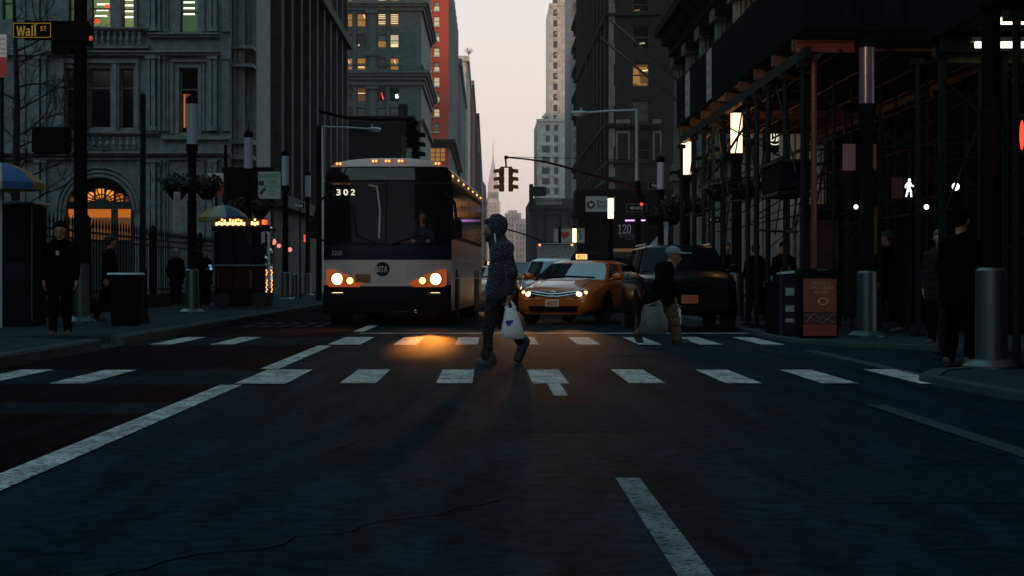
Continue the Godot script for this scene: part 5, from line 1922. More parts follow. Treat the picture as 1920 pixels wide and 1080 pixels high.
func walk_signals() -> void:
	var at := pt(1692, 353, 33.6)
	var o := thing("walk_signal", "pedestrian signal showing a lit white walking figure", "pedestrian signal", at)
	put(MB.new().cbox(Vector3.ZERO, Vector3(0.45, 0.40, 0.18), 0.03), "housing", M.black_metal, o)
	put(MB.new().box(Vector3(-0.10, 0, 0.092), Vector3(0.19, 0.33, 0.006)), "dark_hand_panel", M.dull_red, o)
	put(MB.new().tube(Vector3(-0.2, 0.05, -0.02), Vector3(-0.62, 0.05, -0.25), 0.025), "bracket", M.black_metal, o)
	var f := MB.new()
	var c := func(a, b, r0, r1): f.tube(Vector3(a.x, a.y, 0.095) , Vector3(b.x, b.y, 0.095), r0, r1, 8)
	f.ball(Vector3(0.095, 0.128, 0.095), Vector3(0.024, 0.026, 0.012))
	c.call(Vector2(0.09, 0.09), Vector2(0.085, -0.01), 0.03, 0.026)
	c.call(Vector2(0.075, 0.085), Vector2(0.035, 0.045), 0.014, 0.012)
	c.call(Vector2(0.035, 0.045), Vector2(0.03, 0.0), 0.012, 0.010)
	c.call(Vector2(0.105, 0.085), Vector2(0.135, 0.035), 0.014, 0.012)
	c.call(Vector2(0.135, 0.035), Vector2(0.165, 0.03), 0.011, 0.010)
	c.call(Vector2(0.075, 0.0), Vector2(0.06, -0.07), 0.018, 0.015)
	c.call(Vector2(0.06, -0.07), Vector2(0.04, -0.14), 0.014, 0.013)
	c.call(Vector2(0.095, 0.0), Vector2(0.12, -0.07), 0.018, 0.015)
	c.call(Vector2(0.12, -0.07), Vector2(0.125, -0.145), 0.014, 0.013)
	put(f, "walking_figure_light", M.walk_white, o)
	# the red one at the picture's edge, turned away
	var r := thing("stop_signal", "red lit signal lens at the right edge, seen nearly edge on", "pedestrian signal", pt(1918, 253, 21.0))
	put(MB.new().cbox(Vector3(0.07, 0, -0.12), Vector3(0.12, 0.46, 0.42), 0.03), "housing", M.black_metal, r)
	put(MB.new().ball(Vector3(-0.005, 0, -0.02), Vector3(0.012, 0.15, 0.08)), "red_signal_light", M.glow_red, r)
	lamp_omni("signal_glow", Vector3(-0.12, 0, 0.06), Color(1.0, 0.12, 0.04), 0.14, 0.1, r)
	put(MB.new().tube(Vector3(0.1, -3.0, -0.1), Vector3(0.1, 1.2, -0.1), 0.06), "pole", M.pole_dark, r)
	# distant red lamp beside the one way sign
	var d := thing("red_signal_lamp", "tiny red lit signal lamp beside the one way sign", "traffic signal", pt(1203, 384, 88))
	put(MB.new().cbox(Vector3(0, 0, -0.12), Vector3(0.3, 0.9, 0.2), 0.03), "housing", M.black_metal, d)
	put(MB.new().ball(Vector3(0, 0.02, 0), Vector3(0.075, 0.075, 0.04)), "red_signal_light", M.glow_red, d)
	# three pink-red lamps strung past the food cart
	var n := 0
	for q in [[513, 453.5, 0.095], [523, 461, 0.07], [543.5, 468, 0.075]]:
		var b := thing("red_lamp", "round pink red lamp past the food cart, the %s of three" % ["highest", "middle", "lowest"][n], "lamp", pt(q[0], q[1], 86), 0.0, "red lamps past the food cart")
		put(MB.new().ball(Vector3.ZERO, Vector3.ONE * q[2] * 1.25), "lamp_globe", M.glow_red_soft, b)
		put(MB.new().tube(Vector3(0, q[2], 0), Vector3(0, q[2] + 0.3, 0), 0.015), "stem", M.black_metal, b)
		n += 1
	var t := thing("red_neon", "short vertical red neon tube by the bus's near corner", "sign", pt(571, 447, 95))
	put(MB.new().tube(Vector3(0, -0.17, 0), Vector3(0, 0.17, 0), 0.035), "neon_tube", M.glow_red, t)
	put(MB.new().box(Vector3(0, 0, -0.06), Vector3(0.14, 0.46, 0.06)), "housing", M.black_metal, t)


func umbrella(label: String, at: Vector3, r: float, h: float) -> void:
	var o := thing("cart_umbrella", label, "umbrella", at)
	put(MB.new().tube(Vector3(0, 0, 0), Vector3(0, h, 0), 0.02), "pole", M.grey_metal, o)
	var ms := [M.umbrella_yellow, M.umbrella_blue, M.umbrella_white, M.umbrella_yellow, M.umbrella_blue, M.umbrella_yellow, M.umbrella_blue, M.umbrella_white]
	for k in 8:
		var rings := []
		for i in 7:
			var f := i / 6.0
			var row := PackedVector3Array()
			for j in 5:
				var a := TAU * (k + j / 4.0) / 8.0 + 2.1
				var sag := 1.0 - 0.05 * sin(PI * j / 4.0) * f
				row.append(Vector3(cos(a) * r * f * sag, h - 0.42 * r * f * f - 0.04 * f, sin(a) * r * f * sag))
			rings.append(row)
		var m := MB.new().loft(rings, false)
		var edge_row: PackedVector3Array = rings[6]
		for j in 4:
			m.quad(edge_row[j], edge_row[j + 1], edge_row[j + 1] - Vector3(0, 0.12, 0), edge_row[j] - Vector3(0, 0.12, 0))
		put(m, "canopy_panel", ms[k], o)
	var rb := MB.new()
	for k in 8:
		var a := TAU * k / 8.0 + 2.1
		rb.tube(Vector3(0, h - 0.05, 0), Vector3(cos(a) * r * 0.97, h - 0.42 * r - 0.06, sin(a) * r * 0.97), 0.008, 0.008, 5)
	put(rb, "ribs", M.grey_metal, o)


func stalls() -> void:
	# food cart with its lit signboard
	var z := 57.0
	var at := pt(452, 0, z) * Vector3(1, 0, 1) + Vector3(0, 0.15, 0)
	var o := thing("food_cart", "food cart with a glowing signboard, dark glass and glittering corner posts", "food cart", at)
	var P := func(x, y): return pt(x, y, z) - at
	var fr := MB.new()
	fr.cbox(Vector3(0, 0.3, -0.7), Vector3(1.44, 0.5, 1.5), 0.03)
	for x in [-0.68, -0.2, 0.34]:
		fr.tube(Vector3(x, 0.5, 0.02), Vector3(x, 2.2, 0.02), 0.03)
	fr.cbox(Vector3(0, 2.2, -0.7), Vector3(1.6, 0.14, 1.6), 0.03)
	put(fr, "frame", M.black_metal, o)
	put(MB.new().cbox(Vector3(-0.2, 0.84, 0.02), Vector3(0.86, 0.62, 0.04), 0.01), "front_panel", M.cart_red, o)
	put(MB.new().cbox(Vector3(0.5, 0.84, 0.02), Vector3(0.3, 0.62, 0.04), 0.01), "front_panel", M.cart_red, o)
	put(MB.new().box(Vector3(-0.1, 1.62, -0.02), Vector3(1.3, 0.95, 0.02)), "glass", M.car_glass, o)
	put(MB.new().box(Vector3(0, 1.18, 0.06), Vector3(1.5, 0.04, 0.2)), "counter", M.steel, o)
	var sg := MB.new()
	sg.cbox(Vector3(0.02, 2.36, 0.04), Vector3(1.44, 0.2, 0.1), 0.01)
	put(sg, "sign_box", M.sign_black, o)
	# worn lit lettering, a row of lamps below
	for k in 16:
		if k == 11 or k == 12: continue
		put(MB.new().cbox(Vector3(-0.66 + k * 0.075, 2.31 + 0.02 * (k % 2), 0.1), Vector3(0.068, 0.10, 0.02), 0.006), "sign_lamp", M.glow_slat, o)
	for k in [2, 3, 5, 6, 7, 8, 9, 14]:
		put(MB.new().cbox(Vector3(-0.66 + k * 0.075, 2.40 + 0.012 * (k % 3), 0.1), Vector3(0.05, 0.06, 0.02), 0.006), "sign_lamp", M.amber_lamp, o)
	put(MB.new().cbox(Vector3(0.66, 2.36, 0.1), Vector3(0.15, 0.13, 0.03), 0.008), "red_sign_lamp", M.glow_red, o)
	var al := AreaLight3D.new()
	al.name = "sign_glow"
	o.add_child(al, true)
	al.area_size = Vector2(1.3, 0.15)
	al.transform = Transform3D(Basis(Vector3.UP, PI), Vector3(0, 2.36, 0.16)) * Transform3D(Basis(Vector3.UP, PI), Vector3.ZERO)
	al.light_color = Color(1.0, 0.72, 0.42)
	al.light_energy = 0.5
	al.shadow_enabled = true
	# foil wrapped posts
	for x in [0.70, 0.84]:
		var f := MB.new()
		for k in 34:
			var y := 0.42 + k * 0.054
			f.box(Vector3(x + rng.randf_range(-0.012, 0.012), y, 0.04), Vector3(0.06, 0.05, 0.04), Basis.from_euler(Vector3(rng.randf_range(-0.6, 0.6), rng.randf_range(-0.9, 0.9), rng.randf_range(-0.3, 0.3))))
		put(f, "foil_post", M.chrome, o)
		for k in 9:
			put(MB.new().ball(Vector3(x + 0.02 * (k % 2), 0.46 + k * 0.06 + 0.1 * (k / 6), 0.075), Vector3(0.018, 0.026, 0.012), Basis(), 6, 4), "fairy_light", M.amber_lamp, o)
	for x in [-0.5, 0.5]:
		put(MB.new().tube(Vector3(x, 0.22, 0.02), Vector3(x, 0.22, 0.1), 0.21, 0.21, 16), "wheel", M.rubber, o)
	umbrella("blue and yellow striped umbrella open above the food cart", Vector3(pt(415, 0, 58).x, 0.15, -58.4), 0.72, 2.88)
	umbrella("blue and yellow umbrella cut by the left edge", Vector3(pt(2, 0, 35).x, 0.15, -35), 0.72, 2.78)
	# newsstand at the left edge
	var n := thing("newsstand", "dark closed kiosk with a pale roof edge at the left edge of the picture", "kiosk", Vector3(pt(8, 0, 36).x, 0.15, -36))
	put(MB.new().cbox(Vector3(0, 1.05, -0.6), Vector3(0.96, 2.1, 1.2), 0.02), "body", M.stone_black, n)
	put(MB.new().cbox(Vector3(0, 2.14, -0.6), Vector3(1.06, 0.06, 1.3), 0.012), "roof", M.steel, n)
	put(MB.new().tube(Vector3(0.48, 0.1, 0.02), Vector3(0.48, 2.1, 0.02), 0.012), "corner_strip", M.steel, n)
	put(MB.new().box(Vector3(0.2, 0.95, 0.006), Vector3(0.36, 0.3, 0.012)), "notice", M.bus_blue, n)
	# bins and boxes
	var b := thing("litter_bin", "black round litter bin among the people on the left pavement", "bin", Vector3(pt(236, 0, 36.5).x, 0.15, -36.5))
	put(MB.new().lathe([Vector2(0.001, 0), Vector2(0.25, 0), Vector2(0.3, 0.8), Vector2(0.33, 0.84), Vector2(0.3, 0.9), Vector2(0.2, 0.9), Vector2(0.2, 0.6)], Transform3D(), 18), "body", M.black_metal, b)
	put(MB.new().lathe([Vector2(0.31, 0.88), Vector2(0.34, 0.9), Vector2(0.31, 0.93), Vector2(0.28, 0.9)], Transform3D(), 18), "rim", M.grey_metal, b)
	var s := thing("slim_post", "slim dark post standing at the left kerb before the church fence", "post", Vector3(pt(268, 0, 38).x, 0.15, -38))
	put(MB.new().lathe([Vector2(0.001, 0), Vector2(0.14, 0), Vector2(0.11, 0.12), Vector2(0.09, 0.2), Vector2(0.075, 1.0), Vector2(0.055, 1.02), Vector2(0.05, 4.2), Vector2(0.001, 4.22)], Transform3D(), 12), "shaft", M.pole_dark, s)
	put(MB.new().cbox(Vector3(0, 4.02, 0.02), Vector3(0.09, 0.3, 0.09), 0.015), "head", M.black_metal, s)
	var l := thing("laddered_post", "dark post with rungs beside the food cart umbrella", "post", Vector3(pt(423, 0, 62).x, 0.15, -62))
	var lm := MB.new()
	lm.tube(Vector3(0, 0, 0), Vector3(0, 4.8, 0), 0.05)
	lm.tube(Vector3(0.2, 2.4, 0), Vector3(0.2, 4.2, 0), 0.012)
	for k in 9:
		lm.tube(Vector3(0, 2.45 + k * 0.2, 0), Vector3(0.2, 2.45 + k * 0.2, 0), 0.012)
	put(lm, "ladder", M.pole_dark, l)
	# poster kiosk and boxes on the right corner
	var k := thing("poster_bin", "orange poster covered litter unit with white lettering beside the red post", "litter unit", Vector3(5.16, 0.05, -32.4))
	put(MB.new().cbox(Vector3(0, 0.5, -0.22), Vector3(0.6, 1.0, 0.42), 0.03), "body", M.black_metal, k)
	put(MB.new().cbox(Vector3(0, 1.03, -0.22), Vector3(0.64, 0.12, 0.46), 0.03), "top", M.black_metal, k)
	put(MB.new().box(Vector3(0.05, 1.07, 0.014), Vector3(0.18, 0.025, 0.02)), "slot_rim", M.steel, k)
	put(MB.new().box(Vector3(0.01, 0.67, -0.004), Vector3(0.52, 0.52, 0.012)), "poster", M.poster_orange, k)
	put(MB.new().box(Vector3(0.01, 0.13, -0.004), Vector3(0.52, 0.18, 0.012)), "poster", M.poster_red, k)
	put(MB.new().box(Vector3(0.01, 0.315, -0.006), Vector3(0.52, 0.17, 0.012)), "poster", M.poster_dim, k)
	for q in [["FIERCELY", 0.86, 0.30], ["FOR FITNESS", 0.79, 0.38], ["IN FIDI", 0.72, 0.22]]:
		words(q[0], 0.046, M.poster_text, "lettering", k, Transform3D(Basis(), Vector3(0.03, q[1], 0.005)), "Droid Sans", true, 0.004, q[2])
	put(MB.new().ring(Vector3(0.06, 0.57, 0.004), 0.05, 0.012, Basis(), 14, 5, 1.4), "emblem", M.poster_text, k)
	var ln := MB.new()
	for q in [[-0.22, 0.24, -0.08, 0.39], [-0.08, 0.39, 0.06, 0.24], [0.06, 0.24, 0.24, 0.40], [-0.22, 0.37, 0.02, 0.24], [0.02, 0.34, 0.22, 0.25]]:
		ln.tube(Vector3(q[0], q[1], 0.002), Vector3(q[2], q[3], 0.002), 0.004, 0.004, 4)
	put(ln, "poster_lines", M.poster_text, k)
	var nb := thing("newspaper_box", "dark blue newspaper box next to the orange poster unit", "newspaper box", Vector3(4.86, 0.05, -33.4))
	put(MB.new().cbox(Vector3(0, 0.5, -0.2), Vector3(0.26, 1.0, 0.5), 0.03), "body", M.bus_blue, nb)
	put(MB.new().box(Vector3(0, 1.03, -0.2), Vector3(0.32, 0.03, 0.55), Basis(Vector3.BACK, 0.1)), "lid", M.grey_metal, nb)
	for q in [[0.72, 0.12], [0.45, 0.1], [0.26, 0.06]]:
		put(MB.new().box(Vector3(-0.02, q[0], 0.055), Vector3(0.14, q[1], 0.006)), "sticker", M.grey_sign, nb)
	var tb := thing("square_bin", "black square litter bin among the shed posts", "bin", Vector3(4.82, 0.05, -34.9))
	put(MB.new().cbox(Vector3(0, 0.42, 0), Vector3(0.3, 0.84, 0.4), 0.03), "body", M.black_metal, tb)
	put(MB.new().cbox(Vector3(0, 0.86, 0), Vector3(0.34, 0.05, 0.44), 0.015), "lid", M.pole_dark, tb)
	var ad := thing("advert_panel", "tall dim red advertising panel standing behind the orange poster unit", "sign", Vector3(pt(1540, 0, 40).x, 0.05, -40))
	put(MB.new().cbox(Vector3(0, 1.1, -0.1), Vector3(0.78, 2.2, 0.2), 0.03), "body", M.black_metal, ad)
	put(MB.new().box(Vector3(0, 1.3, 0.004), Vector3(0.66, 1.5, 0.012)), "poster", M.poster_dim, ad)
	put(MB.new().cbox(Vector3(0, 2.25, -0.1), Vector3(0.7, 0.22, 0.16), 0.03), "top_box", M.shed_pole, ad)
	words("BEAT FOR", 0.1, M.dull_red, "lettering", ad, Transform3D(Basis(), Vector3(0.02, 1.84, 0.016)), "Droid Sans", true, 0.004, 0.44)
	words("YOUR HEART", 0.1, M.dull_red, "lettering", ad, Transform3D(Basis(), Vector3(0.02, 1.7, 0.016)), "Droid Sans", true, 0.004, 0.5)
	for q in [[1580, 270, 1604, 320, "pink banner hung left of the dark lamp post under the shed", "banner_pink"], [1628, 270, 1643, 320, "orange banner hung right of the dark lamp post under the shed", "banner_orange"]]:
		var bn := board("banner", q[4], "banner", q[0], q[1], q[2], q[3], 34.2, M[q[5]], false)
		put(MB.new().tube(Vector3(-0.15, 0.43, -0.02), Vector3(0.2, 0.43, -0.02), 0.012), "arm", M.black_metal, bn)
	var yb := board("yellow_notice", "tall dim yellow notice on the scaffold right of the dark lamp post", "sign", 1630, 388, 1645, 476, 36, M.glow_dim, false)
	yb.get_child(0).material_override = M.sign_yellow_dim
	# bollards on the left kerb
	var bl := thing("bollard", "steel bollard on the left pavement just left of the bus", "bollard", Vector3(pt(553, 0, 84).x, 0.15, -84), 0.0, "bollards near the bus")
	put(MB.new().lathe([Vector2(0.001, 0), Vector2(0.16, 0), Vector2(0.13, 0.06), Vector2(0.12, 0.95), Vector2(0.08, 1.02), Vector2(0.001, 1.04)], Transform3D(), 14), "shaft", M.steel, bl)


func church_fence() -> void:
	var o := thing("iron_fence", "black iron fence with spear finials in front of the stone building", "fence")
	var x := -9.6
	var pk := MB.new()
	pk.tube(Vector3(0, 0, 0), Vector3(0, 1.7, 0), 0.016, 0.016, 6)
	pk.tube(Vector3(0, 1.7, 0), Vector3(0, 1.76, 0), 0.03, 0.03, 6)
	pk.tube(Vector3(0, 1.76, 0), Vector3(0, 1.95, 0), 0.032, 0.002, 6)
	var pm := pk.mesh()
	var z := 30.0
	while z < 90.0:
		inst(pm, "picket", M.black_metal, o, Transform3D(Basis(), Vector3(x, 0.5, -z)))
		z += 0.42
	for y in [0.65, 1.9, 2.08]:
		put(MB.new().box(Vector3(x, y, -60), Vector3(0.05, 0.05, 60)), "rail", M.black_metal, o)
	put(MB.new().cbox(Vector3(x, 0.32, -60), Vector3(0.4, 0.4, 60.4), 0.03), "plinth", M.stone_dark, o)
	for k in 7:
		put(MB.new().lathe([Vector2(0.001, 0), Vector2(0.11, 0), Vector2(0.1, 1.75), Vector2(0.14, 1.8), Vector2(0.06, 1.9), Vector2(0.11, 2.0), Vector2(0.001, 2.12)], Transform3D(Basis(), Vector3(x, 0.4, -30.2 - k * 9.8)), 10), "fence_post", M.black_metal, o)
	# a bare street tree
	var t := thing("bare_tree", "bare winter tree with thin curved twigs before the stone facade on the left", "tree", Vector3(pt(26, 0, 62).x, 0.15, -62))
	var tr := MB.new()
	tr.tube(Vector3(0, 0, 0), Vector3(0.05, 3.2, 0), 0.17, 0.13, 10)
	tr.tube(Vector3(0.05, 3.2, 0), Vector3(0.12, 6.2, 0.1), 0.13, 0.09, 10)
	tr.tube(Vector3(0.12, 6.2, 0.1), Vector3(0.0, 9.2, 0), 0.09, 0.05, 8)
	put(tr, "trunk", M.bark, t)
	var br := MB.new()
	for k in 16:
		var y := 2.9 + k * 0.36
		var a := k * 2.4
		var d := Vector3(cos(a), 0.45, sin(a)).normalized()
		if k % 2 == 0:
			d = Vector3(0.95, 0.4 + 0.2 * sin(k), 0.3 * cos(k)).normalized()
		twig(br, Vector3(0.08, y, 0.04), d, 1.15, 0.035, 4)
	put(br, "branches", M.bark, t)


func twig(mb: MB, p: Vector3, d: Vector3, l: float, r: float, n: int) -> void:
	var q := p
	var v := d
	for k in 3:
		var nx := q + v * l * 0.34
		mb.tube(q, nx, r * (1.0 - k * 0.15), r * (0.85 - k * 0.15), 5, false)
		q = nx
		v = (v + Vector3(rng.randf_range(-0.3, 0.3), rng.randf_range(-0.25, 0.3), rng.randf_range(-0.3, 0.3))).normalized()
		if n > 0 and k > 0:
			var b := (v + Vector3(rng.randf_range(-0.9, 0.9), rng.randf_range(-0.7, 0.8), rng.randf_range(-0.9, 0.9))).normalized()
			twig(mb, q, b, l * 0.68, r * 0.6, n - 1)
	if n > 0:
		twig(mb, q, v, l * 0.7, r * 0.6, n - 1)


# ------------------------------------------------------------------ vehicles (own axes: forward is +z)
func bus() -> void:
	var turn := -0.045
	var o := thing("bus", "white and dark city bus with headlights on and the number 302 in its windshield", "bus", Vector3(-2.10, 0, -42.8), turn)
	var W := 1.33
	var front := func(x: float, y: float) -> float:
		var t := absf(x) / W
		var z := -0.26 * t * t * t - 0.06 * t * t
		if y > 1.55: z -= (y - 1.55) * 0.17
		if y > 3.2: z -= pow((y - 3.2) / 0.28, 2.0) * 0.16
		if y < 0.8: z += 0.06 * sin(clampf((0.8 - y) / 0.6, 0, 1) * PI)
		return z
	var arch := func(a: float) -> float: return 3.0 + 0.36 * pow(maxf(0.0, 1.0 - pow(absf(a), 9.0)), 0.4) + 0.13 * (1.0 - a * a)
	var halfw := func(y: float) -> float:
		if y <= 3.0: return W
		var lo := 0.0
		var hi := 1.0
		for k in 20:
			var a := (lo + hi) * 0.5
			if arch.call(a) > y: lo = a
			else: hi = a
		return W * lo
	var patch := func(y0: float, y1: float, rows: int, x0: float, x1: float, proud: float, m: Material, called: String, cols := 28) -> Node3D:
		var rings := []
		for i in rows + 1:
			var y := lerpf(y0, y1, float(i) / rows)
			var h: float = halfw.call(y)
			var row := PackedVector3Array()
			for j in cols + 1:
				var x := lerpf(x0, x1, float(j) / cols) * h
				row.append(Vector3(x, y, front.call(x, y) + proud))
			rings.append(row)
		return put(MB.new().loft(rings, false), called, m, o)
	patch.call(0.24, 0.84, 6, -1, 1, 0.0, M.bus_black, "bumper")
	patch.call(0.84, 1.36, 5, -1, 1, 0.0, M.bus_white, "front_panel")
	patch.call(1.36, 1.66, 3, -1, 1, 0.0, M.bus_blue, "front_band")
	# dark cab behind the glass, with the black frame round it
	patch.call(1.0, 3.0, 8, -0.98, 0.98, -1.5, M.bus_black, "cab_wall")
	put(MB.new().box(Vector3(0, 1.02, -0.95), Vector3(2.5, 0.05, 1.3)), "cab_floor", M.bus_black, o)
	patch.call(1.66, 1.71, 1, -1, 1, 0.0, M.bus_black, "front_frame")
	patch.call(2.97, 3.30, 3, -1, 1, 0.0, M.bus_black, "front_frame")
	for q in [[-1.0, -0.935], [0.935, 1.0], [-0.02, 0.02]]:
		patch.call(1.70, 2.98, 8, q[0], q[1], 0.0, M.bus_black, "front_frame", 4)
	put(MB.new().path([Vector3(-0.16, 1.8, -0.20), Vector3(-0.15, 2.4, -0.28), Vector3(-0.22, 2.88, -0.36), Vector3(-0.4, 2.92, -0.4)], 0.022), "grab_rail", M.grey_metal, o)
	put(MB.new().cbox(Vector3(-0.6, 1.73, -0.26), Vector3(0.8, 0.05, 0.16), 0.02), "dashboard", M.car_plastic, o)
	put(MB.new().ring(Vector3(0.68, 1.74, -0.50), 0.22, 0.018, Basis(Vector3.RIGHT, -1.0), 24, 6), "steering_wheel", M.car_plastic, o)
	put(MB.new().cbox(Vector3(0.68, 1.42, -1.0), Vector3(0.5, 0.12, 0.46), 0.04), "driver_seat", M.bus_blue, o)
	put(MB.new().cbox(Vector3(0.68, 1.85, -1.24), Vector3(0.48, 0.86, 0.12), 0.05), "driver_seat", M.bus_blue, o)
	driver(o.transform * Vector3(0.68, 0, -1.0), turn)
	patch.call(3.30, 3.482, 8, -1, 1, 0.004, M.bus_white, "roof_cap")
	for s in [[-0.94, -0.015], [0.015, 0.94]]:
		patch.call(1.70, 2.98, 10, s[0], s[1], 0.012, M.bus_pane, "windshield", 16)
	patch.call(3.02, 3.27, 3, -0.93, 0.93, 0.012, M.bus_glass, "destination_window")
	# sides and roof
	var shell := func(pts: Array, m: Material, called: String) -> Node3D:
		var rings := []
		for q in pts:
			var row := PackedVector3Array()
			row.append(Vector3(q.x, q.y, front.call(q.x, q.y)))
			for zz in [-1.2, -3.0, -6.0, -9.0, -12.0, -13.4]:
				row.append(Vector3(q.x, q.y, zz))
			row.append(Vector3(q.x * 0.97, q.y, -13.65))
			rings.append(row)
		return put(MB.new().loft(rings, false), called, m, o)
	for s in [-1.0, 1.0]:
		shell.call([Vector2(s * W, 0.30), Vector2(s * W, 0.6), Vector2(s * W, 0.95)], M.bus_steel, "lower_side")
		shell.call([Vector2(s * W, 0.95), Vector2(s * W, 1.3), Vector2(s * (W + 0.004), 1.36)], M.bus_steel, "side_panel")
		shell.call([Vector2(s * (W + 0.004), 1.36), Vector2(s * W, 1.8)], M.bus_steel, "side_band")
		shell.call([Vector2(s * W, 1.8), Vector2(s * W, 2.4), Vector2(s * W, 3.0)], M.bus_black, "window_band")
		# panes
		for k in 8:
			put(MB.new().cbox(Vector3(s * (W + 0.006), 2.4, -1.35 - k * 1.52), Vector3(0.02, 1.0, 1.44), 0.008), "side_window", M.bus_glass, o)
		for k in 6:
			put(MB.new().cbox(Vector3(s * (W + 0.008), 0.72, -3.6 - k * 0.98), Vector3(0.02, 0.66, 0.94), 0.01), "luggage_door", M.bus_steel, o)
		for y in [0.98, 1.36, 1.78, 3.02]:
			put(MB.new().tube(Vector3(s * (W + 0.006), y, -0.5), Vector3(s * (W + 0.006), y, -13.4), 0.016, 0.016, 6), "trim_strip", M.bus_steel, o)
		for k in 7:
			put(MB.new().ball(Vector3(s * (W - 0.01), 3.12, -0.9 - k * 2.0), Vector3(0.025, 0.03, 0.07), Basis(), 8, 5), "marker_lamp", M.amber_lamp, o)
		for zz in [-2.1, -9.9, -11.2]:
			var w := MB.new()
			w.tube(Vector3(s * 0.95, 0.5, zz), Vector3(s * 1.27, 0.5, zz), 0.5, 0.5, 24)
			var tyre := put(w, "tyre", M.rubber, o)
			put(MB.new().tube(Vector3(s * 1.272, 0.5, zz), Vector3(s * 1.285, 0.5, zz), 0.29, 0.26, 20), "rim", M.steel, tyre)
			put(MB.new().tube(Vector3(s * 1.25, 0.56, zz), Vector3(s * (W + 0.012), 0.56, zz), 0.62, 0.62, 24), "wheel_arch", M.bus_black, o)
		# mirrors
		var at := Vector3(s * 1.46, 2.0, 0.12)
		var mr := MB.new()
		mr.cbox(at, Vector3(0.22, 0.40, 0.14), 0.04)
		mr.path([at + Vector3(0, 0.2, 0), at + Vector3(-s * 0.05, 0.55, -0.1), Vector3(s * 1.18, 2.75, -0.2)], 0.025)
		mr.path([at + Vector3(0, -0.18, 0), Vector3(s * 1.2, 1.72, -0.22)], 0.02)
		put(mr, "mirror", M.bus_black, o)
	var roof := []
	for i in 33:
		var a := -cos(PI * i / 32.0)
		var y: float = arch.call(a)
		roof.append(Vector2(a * W, y))
	var rr := []
	for q in roof:
		var row := PackedVector3Array()
		for zz in [-0.62, -0.8, -1.0, -3.0, -8.0, -13.3]:
			row.append(Vector3(q.x, q.y - (0.03 if zz > -0.7 else 0.008 if zz > -0.9 else 0.0), zz))
		row.append(Vector3(q.x * 0.96, q.y - 0.1, -13.6))
		rr.append(row)
	put(MB.new().loft(rr, false), "roof", M.bus_white, o)
	put(MB.new().box(Vector3(0, 1.75, -13.6), Vector3(2.44, 2.9, 0.06)), "rear_wall", M.bus_black, o)
	put(MB.new().box(Vector3(0, 0.62, -6.9), Vector3(2.4, 0.5, 12.6)), "underbody", M.bus_black, o)
	# front lamps
	for s in [-1.0, 1.0]:
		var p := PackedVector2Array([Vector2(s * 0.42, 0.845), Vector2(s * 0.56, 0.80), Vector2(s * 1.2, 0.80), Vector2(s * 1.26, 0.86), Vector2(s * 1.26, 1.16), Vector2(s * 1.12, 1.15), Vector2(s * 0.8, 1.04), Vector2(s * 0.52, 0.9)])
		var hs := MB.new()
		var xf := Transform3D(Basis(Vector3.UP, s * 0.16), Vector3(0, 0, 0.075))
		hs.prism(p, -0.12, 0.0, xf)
		var hl := put(hs, "headlight", M.amber_glow_lens, o)  # housing made to glow faintly as the orange halo of its bulbs
		for q in [[1.03, 0.965, 0.125, "headlamp"], [0.76, 0.93, 0.075, "headlamp_small"]]:
			var c: Vector3 = xf * Vector3(s * q[0], q[1], 0.004)
			put(MB.new().tube(c - Vector3(0, 0, 0.02), c + Vector3(0, 0, 0.006), q[2] + 0.025, q[2] + 0.02, 20), "lamp_bowl", M.chrome, hl)
			put(MB.new().ball(c, Vector3(q[2], q[2], 0.03)), "lamp_glass", M[q[3]], hl)
		var lc := xf * Vector3(s * 1.0, 0.965, 0.07)
		lamp_spot("headlight_beam", lc, Vector3(0.01, -0.10, 1), Color(1.0, 0.62, 0.28), 2.5, 22.0, 0.11, o)
		if s > 0.0:      # this lamp's beam dips lower and hits the road
			lamp_spot("dipped_beam", lc, Vector3(0.062, -0.096, 1), Color(1.0, 0.60, 0.24), 400.0, 2.7, 0.14, o)
		put(MB.new().cbox(Vector3(s * 1.0, 0.66, 0.0), Vector3(0.26, 0.06, 0.05), 0.015), "fog_lamp", M.chrome, o)
		put(MB.new().cbox(Vector3(s * 1.31, 1.0, -0.55), Vector3(0.02, 0.08, 0.2), 0.006), "side_marker", M.amber_glow_lens, o)
	for x in [-1.03, -0.27, 0.0, 0.27, 1.03]:
		var y := 3.41 if absf(x) < 0.5 else 3.36
		var z: float = front.call(x, y) + 0.02
		put(MB.new().ball(Vector3(x, y, z - 0.01), Vector3(0.10, 0.045, 0.06)), "marker_housing", M.amber_glow_lens, o)
		for s in [-1, 1]:
			put(MB.new().ball(Vector3(x + s * 0.03, y + 0.004, z + 0.036), Vector3(0.028, 0.026, 0.02), Basis(), 8, 6), "marker_lamp", M.amber_lamp, o)
	# number, fleet number, badge, plate, wipers, tow eyes
	words("3 0 2", 0.125, M.text_lit, "route_sign_lettering", o, Transform3D(Basis(), Vector3(-0.86, 2.76, front.call(-0.86, 2.70) + 0.025)), "Droid Sans", true, 0.01, 0.39)
	words("2220", 0.085, M.text_grey, "fleet_number", o, Transform3D(Basis(), Vector3(-1.02, 1.5, -0.12)), "Droid Sans", false, 0.01, 0.22)
	var bz := 0.004
	put(MB.new().tube(Vector3(-0.07, 1.17, bz - 0.02), Vector3(-0.07, 1.17, bz), 0.148, 0.148, 28), "badge", M.bus_blue, o)
	words("MTA", 0.125, M.bus_white, "badge_lettering", o, Transform3D(Basis(Vector3(1, 0.0, 0), Vector3(0.18, 1, 0), Vector3.BACK), Vector3(-0.09, 1.165, bz + 0.004)), "Droid Sans", true, 0.006, 0.235)
	put(MB.new().cbox(Vector3(-0.48, 0.98, 0.0), Vector3(0.32, 0.17, 0.02), 0.008), "number_plate", M.plate_dull, o)
